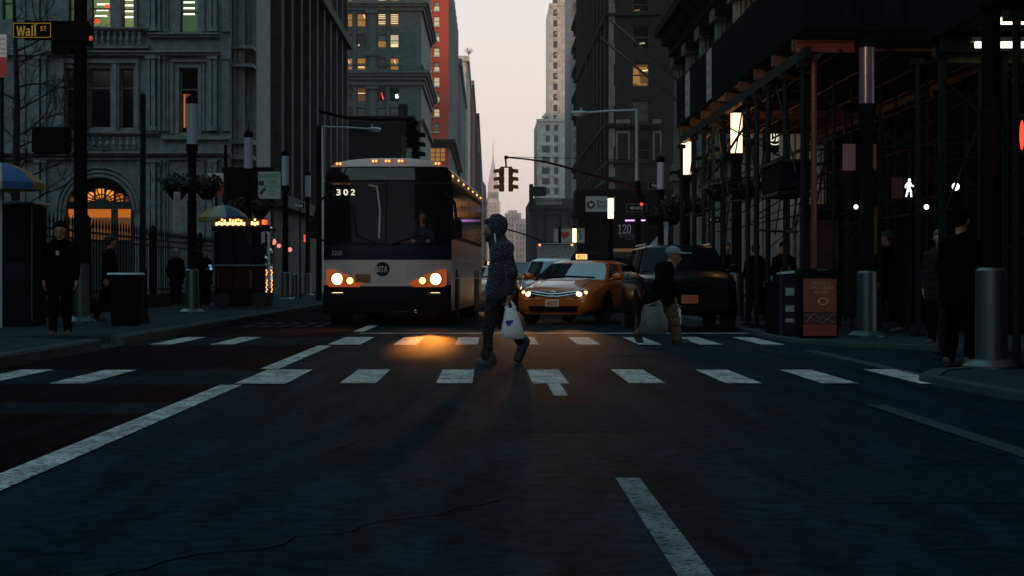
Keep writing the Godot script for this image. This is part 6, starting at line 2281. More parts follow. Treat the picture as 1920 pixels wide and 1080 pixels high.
	put(MB.new().cbox(Vector3(0, 0.835, 0.0), Vector3(1.1, 0.05, 0.03), 0.012), "bumper_lip", M.bus_white, o)
	for s in [-1.0, 1.0]:
		put(MB.new().path([Vector3(s * 0.12, 1.68, 0.02), Vector3(s * 0.62, 1.86, -0.03), Vector3(s * 0.72, 2.5, -0.10)], 0.012), "wiper", M.bus_black, o)
	put(MB.new().cbox(Vector3(0.3, 0.3, 0.02), Vector3(0.4, 0.03, 0.03), 0.01).ring(Vector3(0.62, 0.3, 0.04), 0.03, 0.01), "tow_eye", M.chrome, o)


func car_shell(st: Array, o: Node3D, paint: Material) -> void:
	var rings := []
	for q in st:
		var z: float = q[0]
		var w: float = q[1]
		var yb: float = q[2]
		var ys: float = q[3]
		var yt: float = q[4]
		var half := [[0.0, yb], [w * 0.80, yb], [w * 0.955, yb + 0.06], [w, lerpf(yb, ys, 0.35)], [w * 0.992, lerpf(yb, ys, 0.7)], [w * 0.965, ys - 0.03], [w * 0.91, ys + 0.005], [w * 0.78, lerpf(ys, yt, 0.45)], [w * 0.42, lerpf(ys, yt, 0.92)], [0.0, yt]]
		var row := PackedVector3Array()
		for p in half: row.append(Vector3(p[0], p[1], z))
		for k in range(half.size() - 2, 0, -1): row.append(Vector3(-half[k][0], half[k][1], z))
		rings.append(row)
	put(MB.new().loft(rings, true, true, true), "body", paint, o)


# sedan or tall wagon: g holds the greenhouse: front base z, roof front z, roof rear z, rear base z, belt y, roof y, half widths at belt and roof
func car(called: String, label: String, cat: String, at: Vector3, turn: float, paint: Material, st: Array, g: Dictionary, group := "") -> Node3D:
	var o := thing(called, label, cat, at, turn, group)
	car_shell(st, o, paint)
	var wb: float = g.wb
	var wr: float = g.wr
	var yb: float = g.belt
	var yr: float = g.roof
	var zs := [g.fb, g.rf, g.rr, g.rb]
	# cabin rings: belt, two thirds, roof edge, crown
	var ring := func(t: float, inset := 0.0) -> PackedVector3Array:
		var r := PackedVector3Array()
		var zf: float = lerpf(zs[0], zs[1], t)
		var zr: float = lerpf(zs[3], zs[2], t)
		var w: float = lerpf(wb, wr, t) - inset
		var y: float = lerpf(yb, yr, t)
		for k in 9:
			var u := lerpf(-1, 1, k / 8.0)
			r.append(Vector3(u * w * 0.93, y, zf - 0.16 * u * u))
		for k in 6:
			r.append(Vector3(w, y, lerpf(zf - 0.24, zr + 0.2, k / 5.0)))
		for k in 9:
			var u := lerpf(1, -1, k / 8.0)
			r.append(Vector3(u * w * 0.93, y, zr + 0.12 * u * u))
		for k in 6:
			r.append(Vector3(-w, y, lerpf(zr + 0.2, zf - 0.24, k / 5.0)))
		return r
	var rings := [ring.call(0.0), ring.call(0.5), ring.call(0.92), ring.call(1.0, 0.03)]
	var top := PackedVector3Array()
	for p in ring.call(1.0, 0.18): top.append(Vector3(p.x, yr + 0.045, p.z * 0.86 + (zs[1] + zs[2]) * 0.07))
	rings.append(top)
	var cab := MB.new().loft(rings, true, false, false, true)
	cab.fan(top, true)
	put(cab, "roof", paint, o)
	# glass laid just proud of the cabin
	var glass := func(i0: int, i1: int, t0: float, t1: float, called2: String) -> void:
		var rows := []
		for k in 5:
			var t := lerpf(t0, t1, k / 4.0)
			var r: PackedVector3Array = ring.call(t)
			var row := PackedVector3Array()
			for j in range(i0, i1 + 1):
				var p := r[j]
				var out := Vector3(p.x, 0, p.z - (zs[1] + zs[2]) * 0.5)
				row.append(p + out.normalized() * 0.012 + Vector3(0, 0.006, 0))
			rows.append(row)
		put(MB.new().loft(rows, false, false, false, true), called2, g.get("glass", M.car_glass), o)
	glass.call(0, 8, 0.06, 0.93, "windshield")
	glass.call(15, 23, 0.08, 0.93, "rear_window")
	glass.call(9, 11, 0.06, 0.92, "side_window")
	glass.call(12, 14, 0.06, 0.92, "side_window")
	glass.call(24, 26, 0.06, 0.92, "side_window")
	glass.call(27, 29, 0.06, 0.92, "side_window")
	# wheels
	for s in [-1.0, 1.0]:
		for zz in [g.axf, g.axr]:
			var R: float = g.r
			var x: float = g.track
			var ty := put(MB.new().lathe([Vector2(R * 0.62, -0.11), Vector2(R * 0.94, -0.11), Vector2(R, -0.07), Vector2(R, 0.07), Vector2(R * 0.94, 0.11), Vector2(R * 0.62, 0.11)], Transform3D(Basis(Vector3(0, -s, 0), Vector3(s, 0, 0), Vector3.BACK), Vector3(s * x, R, zz)), 24), "wheel", M.rubber, o)
			var rim := MB.new()
			for k in 10:
				var a := TAU * k / 10.0
				rim.tube(Vector3(s * (x + 0.07), R, zz), Vector3(s * (x + 0.085), R + cos(a) * R * 0.6, zz + sin(a) * R * 0.6), 0.03, 0.02, 5)
			rim.ring(Vector3(s * (x + 0.08), R, zz), R * 0.61, 0.022, Basis(Vector3.UP, PI / 2), 22, 6)
			rim.tube(Vector3(s * x, R, zz), Vector3(s * (x + 0.1), R, zz), 0.06)
			put(rim, "rim", g.rim, ty)
			put(MB.new().tube(Vector3(s * (x - 0.1), R, zz), Vector3(s * (x + 0.01), R, zz), R * 0.6, R * 0.6, 16), "hub", M.car_plastic, ty)
			var ar := MB.new()
			for k in 15:
				var a0 := PI * (k - 1) / 13.0
				var a1 := PI * k / 13.0
				var c := Vector3(s * (g.side - 0.01), R + 0.01, zz)
				var p0 := Vector3(0, sin(a0) * (R + 0.06), cos(a0) * (R + 0.06))
				var p1 := Vector3(0, sin(a1) * (R + 0.06), cos(a1) * (R + 0.06))
				ar.quad(c + p0 - Vector3(s * 0.18, 0, 0), c + p1 - Vector3(s * 0.18, 0, 0), c + p1 + Vector3(s * 0.018, 0, 0), c + p0 + Vector3(s * 0.018, 0, 0))
				ar.tri(c + Vector3(s * 0.016, 0, 0), c + p0 + Vector3(s * 0.016, 0, 0), c + p1 + Vector3(s * 0.016, 0, 0), Vector3(s, 0, 0), Vector3(s, 0, 0), Vector3(s, 0, 0))
			put(ar, "wheel_arch", M.car_plastic, o)
		# door lines, handle, mirror
		var tr := MB.new()
		tr.tube(Vector3(s * (g.side + 0.001), yb - 0.10, g.axf - 0.5), Vector3(s * (g.side + 0.001), yb - 0.12, g.axr + 0.2), 0.008, 0.008, 5)
		tr.tube(Vector3(s * (g.side + 0.002), 0.32, (zs[1] + zs[2]) * 0.5), Vector3(s * (g.side - 0.03), yb, (zs[1] + zs[2]) * 0.5), 0.007, 0.007, 5)
		put(tr, "door_seam", M.car_plastic, o)
		for zz in [0.05, -0.95]:
			put(MB.new().cbox(Vector3(s * (g.side + 0.01), yb - 0.16, (zs[1] + zs[2]) * 0.5 + zz + 0.3), Vector3(0.03, 0.03, 0.2), 0.01), "door_handle", paint, o)
		var mr := MB.new()
		mr.ball(Vector3(s * (wb + 0.17), yb + 0.10, zs[0] - 0.42), Vector3(0.13, 0.075, 0.07))
		mr.tube(Vector3(s * wb * 0.98, yb + 0.02, zs[0] - 0.45), Vector3(s * (wb + 0.14), yb + 0.07, zs[0] - 0.42), 0.03)
		put(mr, "mirror", paint, o)
	return o


func taxi_car(label: String, at: Vector3, turn: float) -> Node3D:
	var st := [[-2.40, 0.66, 0.45, 0.86, 0.92], [-2.28, 0.80, 0.34, 0.94, 1.0], [-1.7, 0.89, 0.24, 0.96, 1.05], [-0.6, 0.91, 0.21, 0.93, 0.98], [0.6, 0.91, 0.21, 0.92, 0.98], [1.15, 0.91, 0.21, 0.90, 1.0], [1.6, 0.90, 0.22, 0.84, 0.95], [2.0, 0.86, 0.22, 0.74, 0.86], [2.2, 0.85, 0.22, 0.70, 0.79], [2.32, 0.81, 0.23, 0.66, 0.72], [2.40, 0.74, 0.25, 0.58, 0.62], [2.43, 0.64, 0.30, 0.52, 0.55]]
	var g := {"fb": 1.42, "rf": 0.55, "rr": -1.0, "rb": -1.85, "belt": 0.92, "roof": 1.325, "wb": 0.84, "wr": 0.65, "axf": 1.42, "axr": -1.36, "r": 0.325, "track": 0.80, "side": 0.908, "rim": M.steel}
	var o := car("taxi", label, "taxi", at, turn, M.taxi_paint, st, g, "yellow taxis in the traffic")
	# face: grille wing, bumper mouth, scoops, lamps, plate, badge
	var gr := PackedVector2Array([Vector2(-0.56, 0.70), Vector2(0.56, 0.70), Vector2(0.42, 0.58), Vector2(0.2, 0.545), Vector2(-0.2, 0.545), Vector2(-0.42, 0.58)])
	var slope := Basis(Vector3.RIGHT, -0.25)
	put(MB.new().prism(gr, -0.2, 0.0, Transform3D(slope, Vector3(0, 0.02, 2.55))), "grille", M.car_plastic, o)
	var ch := MB.new()
	for q in [[0.70, 0.56], [0.645, 0.50]]:
		ch.path([Vector3(-q[1], q[0] + 0.012, 2.43), Vector3(-0.12, q[0] - 0.045, 2.48), Vector3(0.12, q[0] - 0.045, 2.48), Vector3(q[1], q[0] + 0.012, 2.43)], 0.016, 8)
	put(ch, "grille_bar", M.chrome, o)
	var bd := MB.new()
	bd.ring(Vector3(0, 0.645, 2.48), 0.062, 0.009, Basis(), 20, 6, 1.45)
	bd.ring(Vector3(0, 0.668, 2.485), 0.036, 0.007, Basis(), 18, 6, 1.5)
	bd.ring(Vector3(0, 0.645, 2.485), 0.055, 0.007, Basis(), 18, 6, 0.5)
	put(bd, "badge", M.chrome, o)
	put(MB.new().prism(PackedVector2Array([Vector2(-0.56, 0.40), Vector2(0.56, 0.40), Vector2(0.5, 0.27), Vector2(-0.5, 0.27)]), -0.4, 0.0, Transform3D(Basis(), Vector3(0, 0, 2.445))), "air_intake", M.car_plastic, o)
	put(MB.new().cbox(Vector3(0, 0.235, 2.38), Vector3(1.3, 0.05, 0.1), 0.02), "bumper_lip", M.taxi_paint, o)
	for s in [-1.0, 1.0]:
		put(MB.new().prism(PackedVector2Array([Vector2(s * 0.62, 0.28), Vector2(s * 0.80, 0.28), Vector2(s * 0.80, 0.46)]), -0.2, 0.0, Transform3D(Basis(Vector3.UP, s * 0.5), Vector3(s * 0.02, 0, 2.62))), "fog_scoop", M.car_plastic, o)
		var hp := PackedVector2Array([Vector2(s * 0.50, 0.60), Vector2(s * 0.58, 0.575), Vector2(s * 0.84, 0.63), Vector2(s * 0.90, 0.74), Vector2(s * 0.72, 0.73), Vector2(s * 0.56, 0.68)])
		var hx := Transform3D(Basis(Vector3.UP, s * 0.42) * slope, Vector3(s * 0.03, 0.02, 2.82))
		var hl := put(MB.new().prism(hp, -0.2, 0.0, hx), "headlight", M.chrome_dim, o)
		put(MB.new().ball(hx * Vector3(s * 0.64, 0.645, 0.0), Vector3(0.075, 0.052, 0.03)), "lamp_glass", M.headlamp, hl)
		put(MB.new().ball(hx * Vector3(s * 0.79, 0.685, 0.0), Vector3(0.045, 0.036, 0.025)), "lamp_glass", M.headlamp_small, hl)
		lamp_spot("headlight_beam", hx * Vector3(s * 0.64, 0.645, 0.08), Vector3(0.24, -0.022, 1), Color(1.0, 0.70, 0.42), 22.0, 9.0, 0.06, o)
	put(MB.new().cbox(Vector3(-0.02, 0.46, 2.455), Vector3(0.31, 0.155, 0.02), 0.008), "number_plate", M.plate_cream, o)
	words("4E27", 0.085, M.sign_red, "plate_lettering", o, Transform3D(Basis(), Vector3(-0.02, 0.455, 2.468)), "Droid Sans", true, 0.006, 0.22)
	# roof sign
	var rs := PackedVector2Array([Vector2(-0.30, 0), Vector2(0.30, 0), Vector2(0.22, 0.15), Vector2(0.12, 0.19), Vector2(-0.12, 0.19), Vector2(-0.22, 0.15)])
	put(MB.new().prism(rs, -0.16, 0.12, Transform3D(Basis(), Vector3(0, 1.365, 0.1))), "roof_sign", M.car_plastic, o)
	put(MB.new().box(Vector3(-0.03, 1.455, 0.226), Vector3(0.25, 0.11, 0.012)), "roof_sign_light", M.amber_lamp, o)
	words("4E27", 0.085, M.plate_dull, "roof_sign_lettering", o, Transform3D(Basis(), Vector3(-0.03, 1.453, 0.238)), "Droid Sans", true, 0.008, 0.19)
	put(MB.new().path([Vector3(-0.6, 0.995, 1.36), Vector3(0.0, 1.02, 1.44), Vector3(0.6, 0.995, 1.36)], 0.02), "wiper_cowl", M.car_plastic, o)
	for s in [-1.0, 1.0]:
		put(MB.new().path([Vector3(s * 0.5, 1.0, 1.3), Vector3(s * 0.56, 0.93, 1.7), Vector3(s * 0.52, 0.80, 2.15)], 0.01, 6), "hood_crease", M.taxi_paint, o)
	return o


func dark_suv() -> void:
	var st := [[-2.35, 0.72, 0.5, 1.05, 1.08], [-2.25, 0.86, 0.36, 1.10, 1.14], [-1.7, 0.92, 0.3, 1.10, 1.15], [0.5, 0.93, 0.28, 1.08, 1.12], [1.1, 0.93, 0.28, 1.07, 1.15], [1.7, 0.92, 0.30, 1.02, 1.12], [2.1, 0.88, 0.32, 0.97, 1.05], [2.28, 0.82, 0.34, 0.92, 0.99], [2.36, 0.74, 0.38, 0.86, 0.92]]
	var g := {"fb": 1.3, "rf": 0.62, "rr": -1.9, "rb": -2.2, "belt": 1.08, "roof": 1.58, "wb": 0.85, "wr": 0.68, "axf": 1.42, "axr": -1.4, "r": 0.36, "track": 0.81, "side": 0.928, "rim": M.steel, "glass": M.suv_glass}
	var o := car("dark_suv", "dark glossy large car with an orange number plate stopped right of the taxi", "car", Vector3(3.66, 0, -40.4), 0.02, M.black_paint, st, g)
	put(MB.new().prism(PackedVector2Array([Vector2(-0.5, 0.88), Vector2(0.5, 0.88), Vector2(0.42, 0.62), Vector2(-0.42, 0.62)]), -0.2, 0.0, Transform3D(Basis(), Vector3(0, 0, 2.38))), "grille", M.car_plastic, o)
	for y in [0.66, 0.74, 0.82]:
		put(MB.new().cbox(Vector3(0, y, 2.385), Vector3(0.86, 0.022, 0.03), 0.008), "grille_bar", M.black_paint, o)
	for s in [-1.0, 1.0]:
		var hp := PackedVector2Array([Vector2(s * 0.54, 0.72), Vector2(s * 0.84, 0.76), Vector2(s * 0.88, 0.92), Vector2(s * 0.56, 0.88)])
		put(MB.new().prism(hp, -0.2, 0.0, Transform3D(Basis(Vector3.UP, s * 0.35), Vector3(s * 0.02, 0, 2.60))), "headlight", M.car_glass, o)
		put(MB.new().tube(Vector3(s * 0.62, 1.63, 0.3), Vector3(s * 0.62, 1.63, -1.8), 0.02), "roof_rail", M.chrome_dim, o)
		put(MB.new().ball(Vector3(s * 0.62, 0.5, 2.33), Vector3(0.06, 0.05, 0.03)), "fog_lamp", M.chrome_dim, o)
	put(MB.new().prism(PackedVector2Array([Vector2(-0.6, 0.5), Vector2(0.6, 0.5), Vector2(0.54, 0.4), Vector2(-0.54, 0.4)]), -0.2, 0.0, Transform3D(Basis(), Vector3(0, 0, 2.37))), "air_intake", M.car_plastic, o)
	put(MB.new().cbox(Vector3(-0.02, 0.60, 2.40), Vector3(0.31, 0.155, 0.02), 0.008), "number_plate", M.plate_orange, o)
	words("T639370C", 0.075, M.sign_red, "plate_lettering", o, Transform3D(Basis(), Vector3(-0.02, 0.6, 2.415)), "Droid Sans", true, 0.006, 0.26)
	for s in [-0.35, 0.3]:
		put(MB.new().path([Vector3(s, 1.14, 1.32), Vector3(s + 0.35, 1.18, 1.2), Vector3(s + 0.5, 1.22, 1.12)], 0.01, 6), "wiper", M.car_plastic, o)
	put(MB.new().box(Vector3(0.15, 1.46, 0.86), Vector3(0.1, 0.035, 0.01), Basis(Vector3.RIGHT, -0.9)), "windshield_sticker", M.teal_sticker, o)


func white_car() -> void:
	var st := [[-2.3, 0.7, 0.45, 0.9, 0.95], [-1.7, 0.88, 0.25, 0.98, 1.04], [0.6, 0.9, 0.22, 0.96, 1.0], [1.15, 0.9, 0.22, 0.93, 1.02], [1.9, 0.86, 0.24, 0.8, 0.9], [2.2, 0.76, 0.26, 0.68, 0.76], [2.3, 0.62, 0.3, 0.6, 0.64]]
	var g := {"fb": 1.45, "rf": 0.6, "rr": -1.3, "rb": -2.0, "belt": 0.96, "roof": 1.46, "wb": 0.84, "wr": 0.64, "axf": 1.4, "axr": -1.3, "r": 0.32, "track": 0.79, "side": 0.898, "rim": M.steel}
	var o := car("white_car", "pale car with a bright roof edge just behind the taxi", "car", Vector3(pt(1040, 0, 57).x, 0, -57), -0.05, M.white_paint, st, g)
	for s in [-1.0, 1.0]:
		put(MB.new().ball(Vector3(s * 0.66, 0.64, 2.2), Vector3(0.14, 0.06, 0.08)), "headlight", M.car_glass, o)
	put(MB.new().cbox(Vector3(0, 0.6, 2.3), Vector3(0.6, 0.12, 0.03), 0.01), "grille", M.car_plastic, o)


func truck(called: String, label: String, at: Vector3, turn: float, m: Material, w: float, h: float, lights: bool) -> void:
	var o := thing(called, label, "truck", at, turn)
	put(MB.new().cbox(Vector3(0, 0.95 + (h - 0.95) * 0.5, -3.4), Vector3(w, h - 0.95, 5.2), 0.05), "cargo_box", m, o)
	var e := MB.new()
	for s in [-1, 1]:
		e.box(Vector3(s * (w * 0.5 - 0.04), 0.95 + (h - 0.95) * 0.5, -0.79), Vector3(0.1, h - 1.0, 0.03))
	e.box(Vector3(0, h - 0.08, -0.788), Vector3(w - 0.2, 0.08, 0.03))
	put(e, "corner_trim", M.dark_paint, o)
	var cb := []
	for q in [[0.5, 0.45, 1.0], [0.45, 1.1, 1.0], [0.2, 1.25, 1.0], [-0.15, 2.0, 0.92], [-0.3, 2.12, 0.86]]:
		var row := PackedVector3Array()
		for s in [-1.0, 1.0]:
			row.append(Vector3(s * 0.98 * q[2], q[1], q[0] if s < 0 else q[0]))
		cb.append(row)
	var cab := MB.new()
	cab.prism(PackedVector2Array([Vector2(0.5, 0.4), Vector2(0.52, 1.05), Vector2(0.3, 1.2), Vector2(-0.12, 2.05), Vector2(-0.9, 2.1), Vector2(-0.9, 0.4)]), -0.98, 0.98, Transform3D(Basis(Vector3.FORWARD, Vector3.UP, Vector3.RIGHT).inverse() if false else Basis(Vector3.BACK, Vector3.UP, Vector3.LEFT), Vector3.ZERO))
	put(cab, "cab", m if called != "box_truck" else M.white_paint, o)
	put(MB.new().box(Vector3(0, 1.64, 0.108), Vector3(1.7, 0.8, 0.02), Basis(Vector3.RIGHT, -0.46)), "windshield", M.car_glass, o)
	put(MB.new().cbox(Vector3(0, 0.72, 0.52), Vector3(1.0, 0.3, 0.04), 0.01), "grille", M.car_plastic, o)
	for s in [-1.0, 1.0]:
		put(MB.new().ball(Vector3(s * 0.75, 0.75, 0.52), Vector3(0.13, 0.09, 0.04)), "headlight", M.headlamp_small if lights else M.car_glass, o)
		put(MB.new().ball(Vector3(s * (w * 0.5 - 0.25), h - 0.1, -0.76), Vector3(0.07, 0.05, 0.04)), "marker_lamp", M.amber_lamp, o)
		for z in [-0.2, -4.8]:
			put(MB.new().tube(Vector3(s * 0.75, 0.42, z), Vector3(s * 1.0, 0.42, z), 0.42, 0.42, 18), "wheel", M.rubber, o)
		put(MB.new().cbox(Vector3(s * 1.2, 1.5, 0.1), Vector3(0.16, 0.36, 0.1), 0.03), "mirror", M.car_plastic, o)


func vehicles() -> void:
	bus()
	var t := taxi_car("yellow taxi with lit headlights waiting between the bus and the dark car", Vector3(2.16, 0, -46.0), -0.33)
	dup(t, "second yellow taxi, mostly hidden behind the bus and the hooded walker", Vector3(0.16, 0, -66.5), -0.10)
	dark_suv()
	white_car()
	truck("box_truck", "pale grey box truck in the traffic behind the taxi", Vector3(pt(1042, 0, 118).x, 0, -118), -0.04, M.truck_grey, 2.35, 2.95, false)
	truck("green_truck", "dark green truck with two amber lamps seen past the walker's shoulder", Vector3(pt(976, 0, 150).x, 0, -150), 0.0, M.truck_green, 1.9, 1.85, false)


# the driver sits behind the windshield, hands on the wheel
func driver(at: Vector3, turn: float) -> void:
	var o := thing("person", "driver in a dark blue uniform seated behind the bus windshield", "person", at, turn)
	var B := Field.new(Vector3(-0.36, 1.3, -0.25), Vector3(0.36, 2.3, 0.62), 0.018)
	var A := Field.new(Vector3(-0.40, 1.3, -0.30), Vector3(0.40, 2.25, 0.62), 0.018)
	B.limb(Vector3(0, 2.0, 0), Vector3(0, 2.16, 0.02), 0.06, 0.055)
	B.limb(Vector3(0, 1.95, -0.02), Vector3(0, 1.55, -0.04), 0.1, 0.11)
	A.limb(Vector3(0, 2.0, 0.0), Vector3(0, 2.02, 0), 0.085, 0.085, 0.03)
	for k in [-1.0, 1.0]:
		B.limb(Vector3(0.16 * k, 1.94, 0), Vector3(0.24 * k, 1.70, 0.14), 0.05, 0.042)
		B.limb(Vector3(0.24 * k, 1.70, 0.14), Vector3(0.16 * k, 1.76, 0.40), 0.042, 0.03)
		B.limb(Vector3(0.09 * k, 1.56, 0), Vector3(0.12 * k, 1.54, 0.42), 0.08, 0.06)
		A.limb(Vector3(0.08 * k, 1.92, 0), Vector3(0.08 * k, 1.58, -0.02), 0.125, 0.14, 0.05)
		A.limb(Vector3(0.16 * k, 1.95, 0), Vector3(0.245 * k, 1.70, 0.14), 0.08, 0.066, 0.03)
		A.limb(Vector3(0.245 * k, 1.70, 0.14), Vector3(0.17 * k, 1.75, 0.37), 0.066, 0.05, 0.02)
		A.limb(Vector3(0.09 * k, 1.56, 0), Vector3(0.12 * k, 1.54, 0.42), 0.105, 0.085, 0.03)
	var skin := B.into(MB.new())
	head_into(skin, Vector3(0, 2.26, 0.04), Vector3.BACK, 1.0, 0.008)
	for k in [-1.0, 1.0]:
		hand_into(skin, Vector3(0.16 * k, 1.76, 0.40), Vector3(0, 0.2, 1).normalized(), Vector3(0, -1, 0.2).normalized(), 0.8, k)
	put(skin, "body", M.skin, o)
	put(A.wrinkle(0.01, 4.0, 21).into(MB.new()), "uniform", M.uniform, o)
	var H := Field.new(Vector3(-0.14, 2.2, -0.12), Vector3(0.14, 2.45, 0.18), 0.012)
	H.blob(Vector3(0, 2.325, 0.015), Vector3(0.098, 0.08, 0.11), 0.02)
	put(H.into(MB.new()), "hair", M.hair_dark, o)


# ------------------------------------------------------------------ people: tapered limbs joined on a grid, meshed as surface nets
class Field:
	var lo: Vector3
	var h: float
	var nx: int
	var ny: int
	var nz: int
	var d := PackedFloat32Array()

	func _init(a: Vector3, b: Vector3, cell: float) -> void:
		lo = a
		h = cell
		nx = int((b.x - a.x) / h) + 2
		ny = int((b.y - a.y) / h) + 2
		nz = int((b.z - a.z) / h) + 2
		d.resize(nx * ny * nz)
		d.fill(1.0)

	func limb(a: Vector3, b: Vector3, ra: float, rb: float, k := 0.03, cut := false) -> Field:
		var m := maxf(ra, rb) + k + h * 2.0
		var p0 := (Vector3(minf(a.x, b.x), minf(a.y, b.y), minf(a.z, b.z)) - Vector3.ONE * m - lo) / h
		var p1 := (Vector3(maxf(a.x, b.x), maxf(a.y, b.y), maxf(a.z, b.z)) + Vector3.ONE * m - lo) / h
		var ab := b - a
		var l2 := maxf(ab.length_squared(), 1e-9)
		for z in range(maxi(0, int(p0.z)), mini(nz, int(p1.z) + 1)):
			for y in range(maxi(0, int(p0.y)), mini(ny, int(p1.y) + 1)):
				var row := (z * ny + y) * nx
				for x in range(maxi(0, int(p0.x)), mini(nx, int(p1.x) + 1)):
					var p := lo + Vector3(x, y, z) * h
					var t := clampf((p - a).dot(ab) / l2, 0.0, 1.0)
					var v := (p - a - ab * t).length() - lerpf(ra, rb, t)
					var o := d[row + x]
					if cut:
						d[row + x] = maxf(o, -v)
					else:
						var e := maxf(k - absf(o - v), 0.0) / maxf(k, 1e-6)
						d[row + x] = minf(o, v) - e * e * k * 0.25
		return self

	func blob(c: Vector3, r: Vector3, k := 0.02, cut := false) -> Field:
		var m := k + h * 2.0
		var p0 := (c - r - Vector3.ONE * m - lo) / h
		var p1 := (c + r + Vector3.ONE * m - lo) / h
		var s := minf(r.x, minf(r.y, r.z))
		for z in range(maxi(0, int(p0.z)), mini(nz, int(p1.z) + 1)):
			for y in range(maxi(0, int(p0.y)), mini(ny, int(p1.y) + 1)):
				var row := (z * ny + y) * nx
				for x in range(maxi(0, int(p0.x)), mini(nx, int(p1.x) + 1)):
					var q := (lo + Vector3(x, y, z) * h - c) / r
					var v := (q.length() - 1.0) * s
					var o := d[row + x]
					if cut:
						d[row + x] = maxf(o, -v)
					else:
						var e := maxf(k - absf(o - v), 0.0) / maxf(k, 1e-6)
						d[row + x] = minf(o, v) - e * e * k * 0.25
		return self

	# creases: the surface pushed in and out along slanting bands
	func wrinkle(amp: float, freq: float, seed_: int) -> Field:
		var n := FastNoiseLite.new()
		n.seed = seed_
		n.frequency = freq
		n.fractal_octaves = 2
		n.fractal_type = FastNoiseLite.FRACTAL_RIDGED
		for z in nz:
			for y in ny:
				var row := (z * ny + y) * nx
				for x in nx:
					if absf(d[row + x]) < h * 4.0:
						var p := lo + Vector3(x, y, z) * h
						d[row + x] += amp * n.get_noise_3d(p.x * 0.8 + p.y * 0.5, p.y * 1.7 - p.x * 0.5, p.z * 0.9)
		return self

	func into(mb: MB) -> MB:
		var idx := PackedInt32Array()
		idx.resize(nx * ny * nz)
		idx.fill(-1)
		var vs := PackedVector3Array()
		var ns := PackedVector3Array()
		var sx := 1
		var sy := nx
		var sz := nx * ny
		var off := [0, sx, sy, sx + sy, sz, sx + sz, sy + sz, sx + sy + sz]
		var pos := [Vector3(0, 0, 0), Vector3(1, 0, 0), Vector3(0, 1, 0), Vector3(1, 1, 0), Vector3(0, 0, 1), Vector3(1, 0, 1), Vector3(0, 1, 1), Vector3(1, 1, 1)]
		var edges := [[0, 1], [2, 3], [4, 5], [6, 7], [0, 2], [1, 3], [4, 6], [5, 7], [0, 4], [1, 5], [2, 6], [3, 7]]
		for z in nz - 1:
			for y in ny - 1:
				for x in nx - 1:
					var i := (z * ny + y) * nx + x
					var d0 := d[i]
					if absf(d0) > h * 2.0:
						continue
					var mask := 0
					for c in 8:
						if d[i + off[c]] < 0.0: mask |= 1 << c
					if mask == 0 or mask == 255:
						continue
					var s := Vector3.ZERO
					var n := 0
					for e in edges:
						var a: float = d[i + off[e[0]]]
						var b: float = d[i + off[e[1]]]
						if (a < 0.0) != (b < 0.0):
							s += (pos[e[0]] as Vector3).lerp(pos[e[1]], a / (a - b))
							n += 1
					idx[i] = vs.size()
					vs.append(lo + (Vector3(x, y, z) + s / n) * h)
					var g := Vector3(d[i + 1] - d0 + d[i + sy + sz + 1] - d[i + sy + sz], d[i + sy] - d0 + d[i + sx + sy + sz] - d[i + sx + sz], d[i + sz] - d0 + d[i + sx + sy + sz] - d[i + sx + sy])
					ns.append(g.normalized())
		for z in range(1, nz - 1):
			for y in range(1, ny - 1):
				for x in range(1, nx - 1):
					var i := (z * ny + y) * nx + x
					var a := d[i]
					if absf(a) > h * 2.0:
						continue
					for ax in 3:
						var st: int = [sx, sy, sz][ax]
						var b := d[i + st]
						if (a < 0.0) == (b < 0.0):
							continue
						var u: int = [sy, sz, sx][ax]
						var w: int = [sz, sx, sy][ax]
						var q := [idx[i], idx[i - u], idx[i - u - w], idx[i - w]]
						if q.min() < 0:
							continue
						if a > 0.0:
							q = [q[0], q[3], q[2], q[1]]
						mb.tri(vs[q[0]], vs[q[1]], vs[q[2]], ns[q[0]], ns[q[1]], ns[q[2]])
						mb.tri(vs[q[0]], vs[q[2]], vs[q[3]], ns[q[0]], ns[q[2]], ns[q[3]])
		return mb


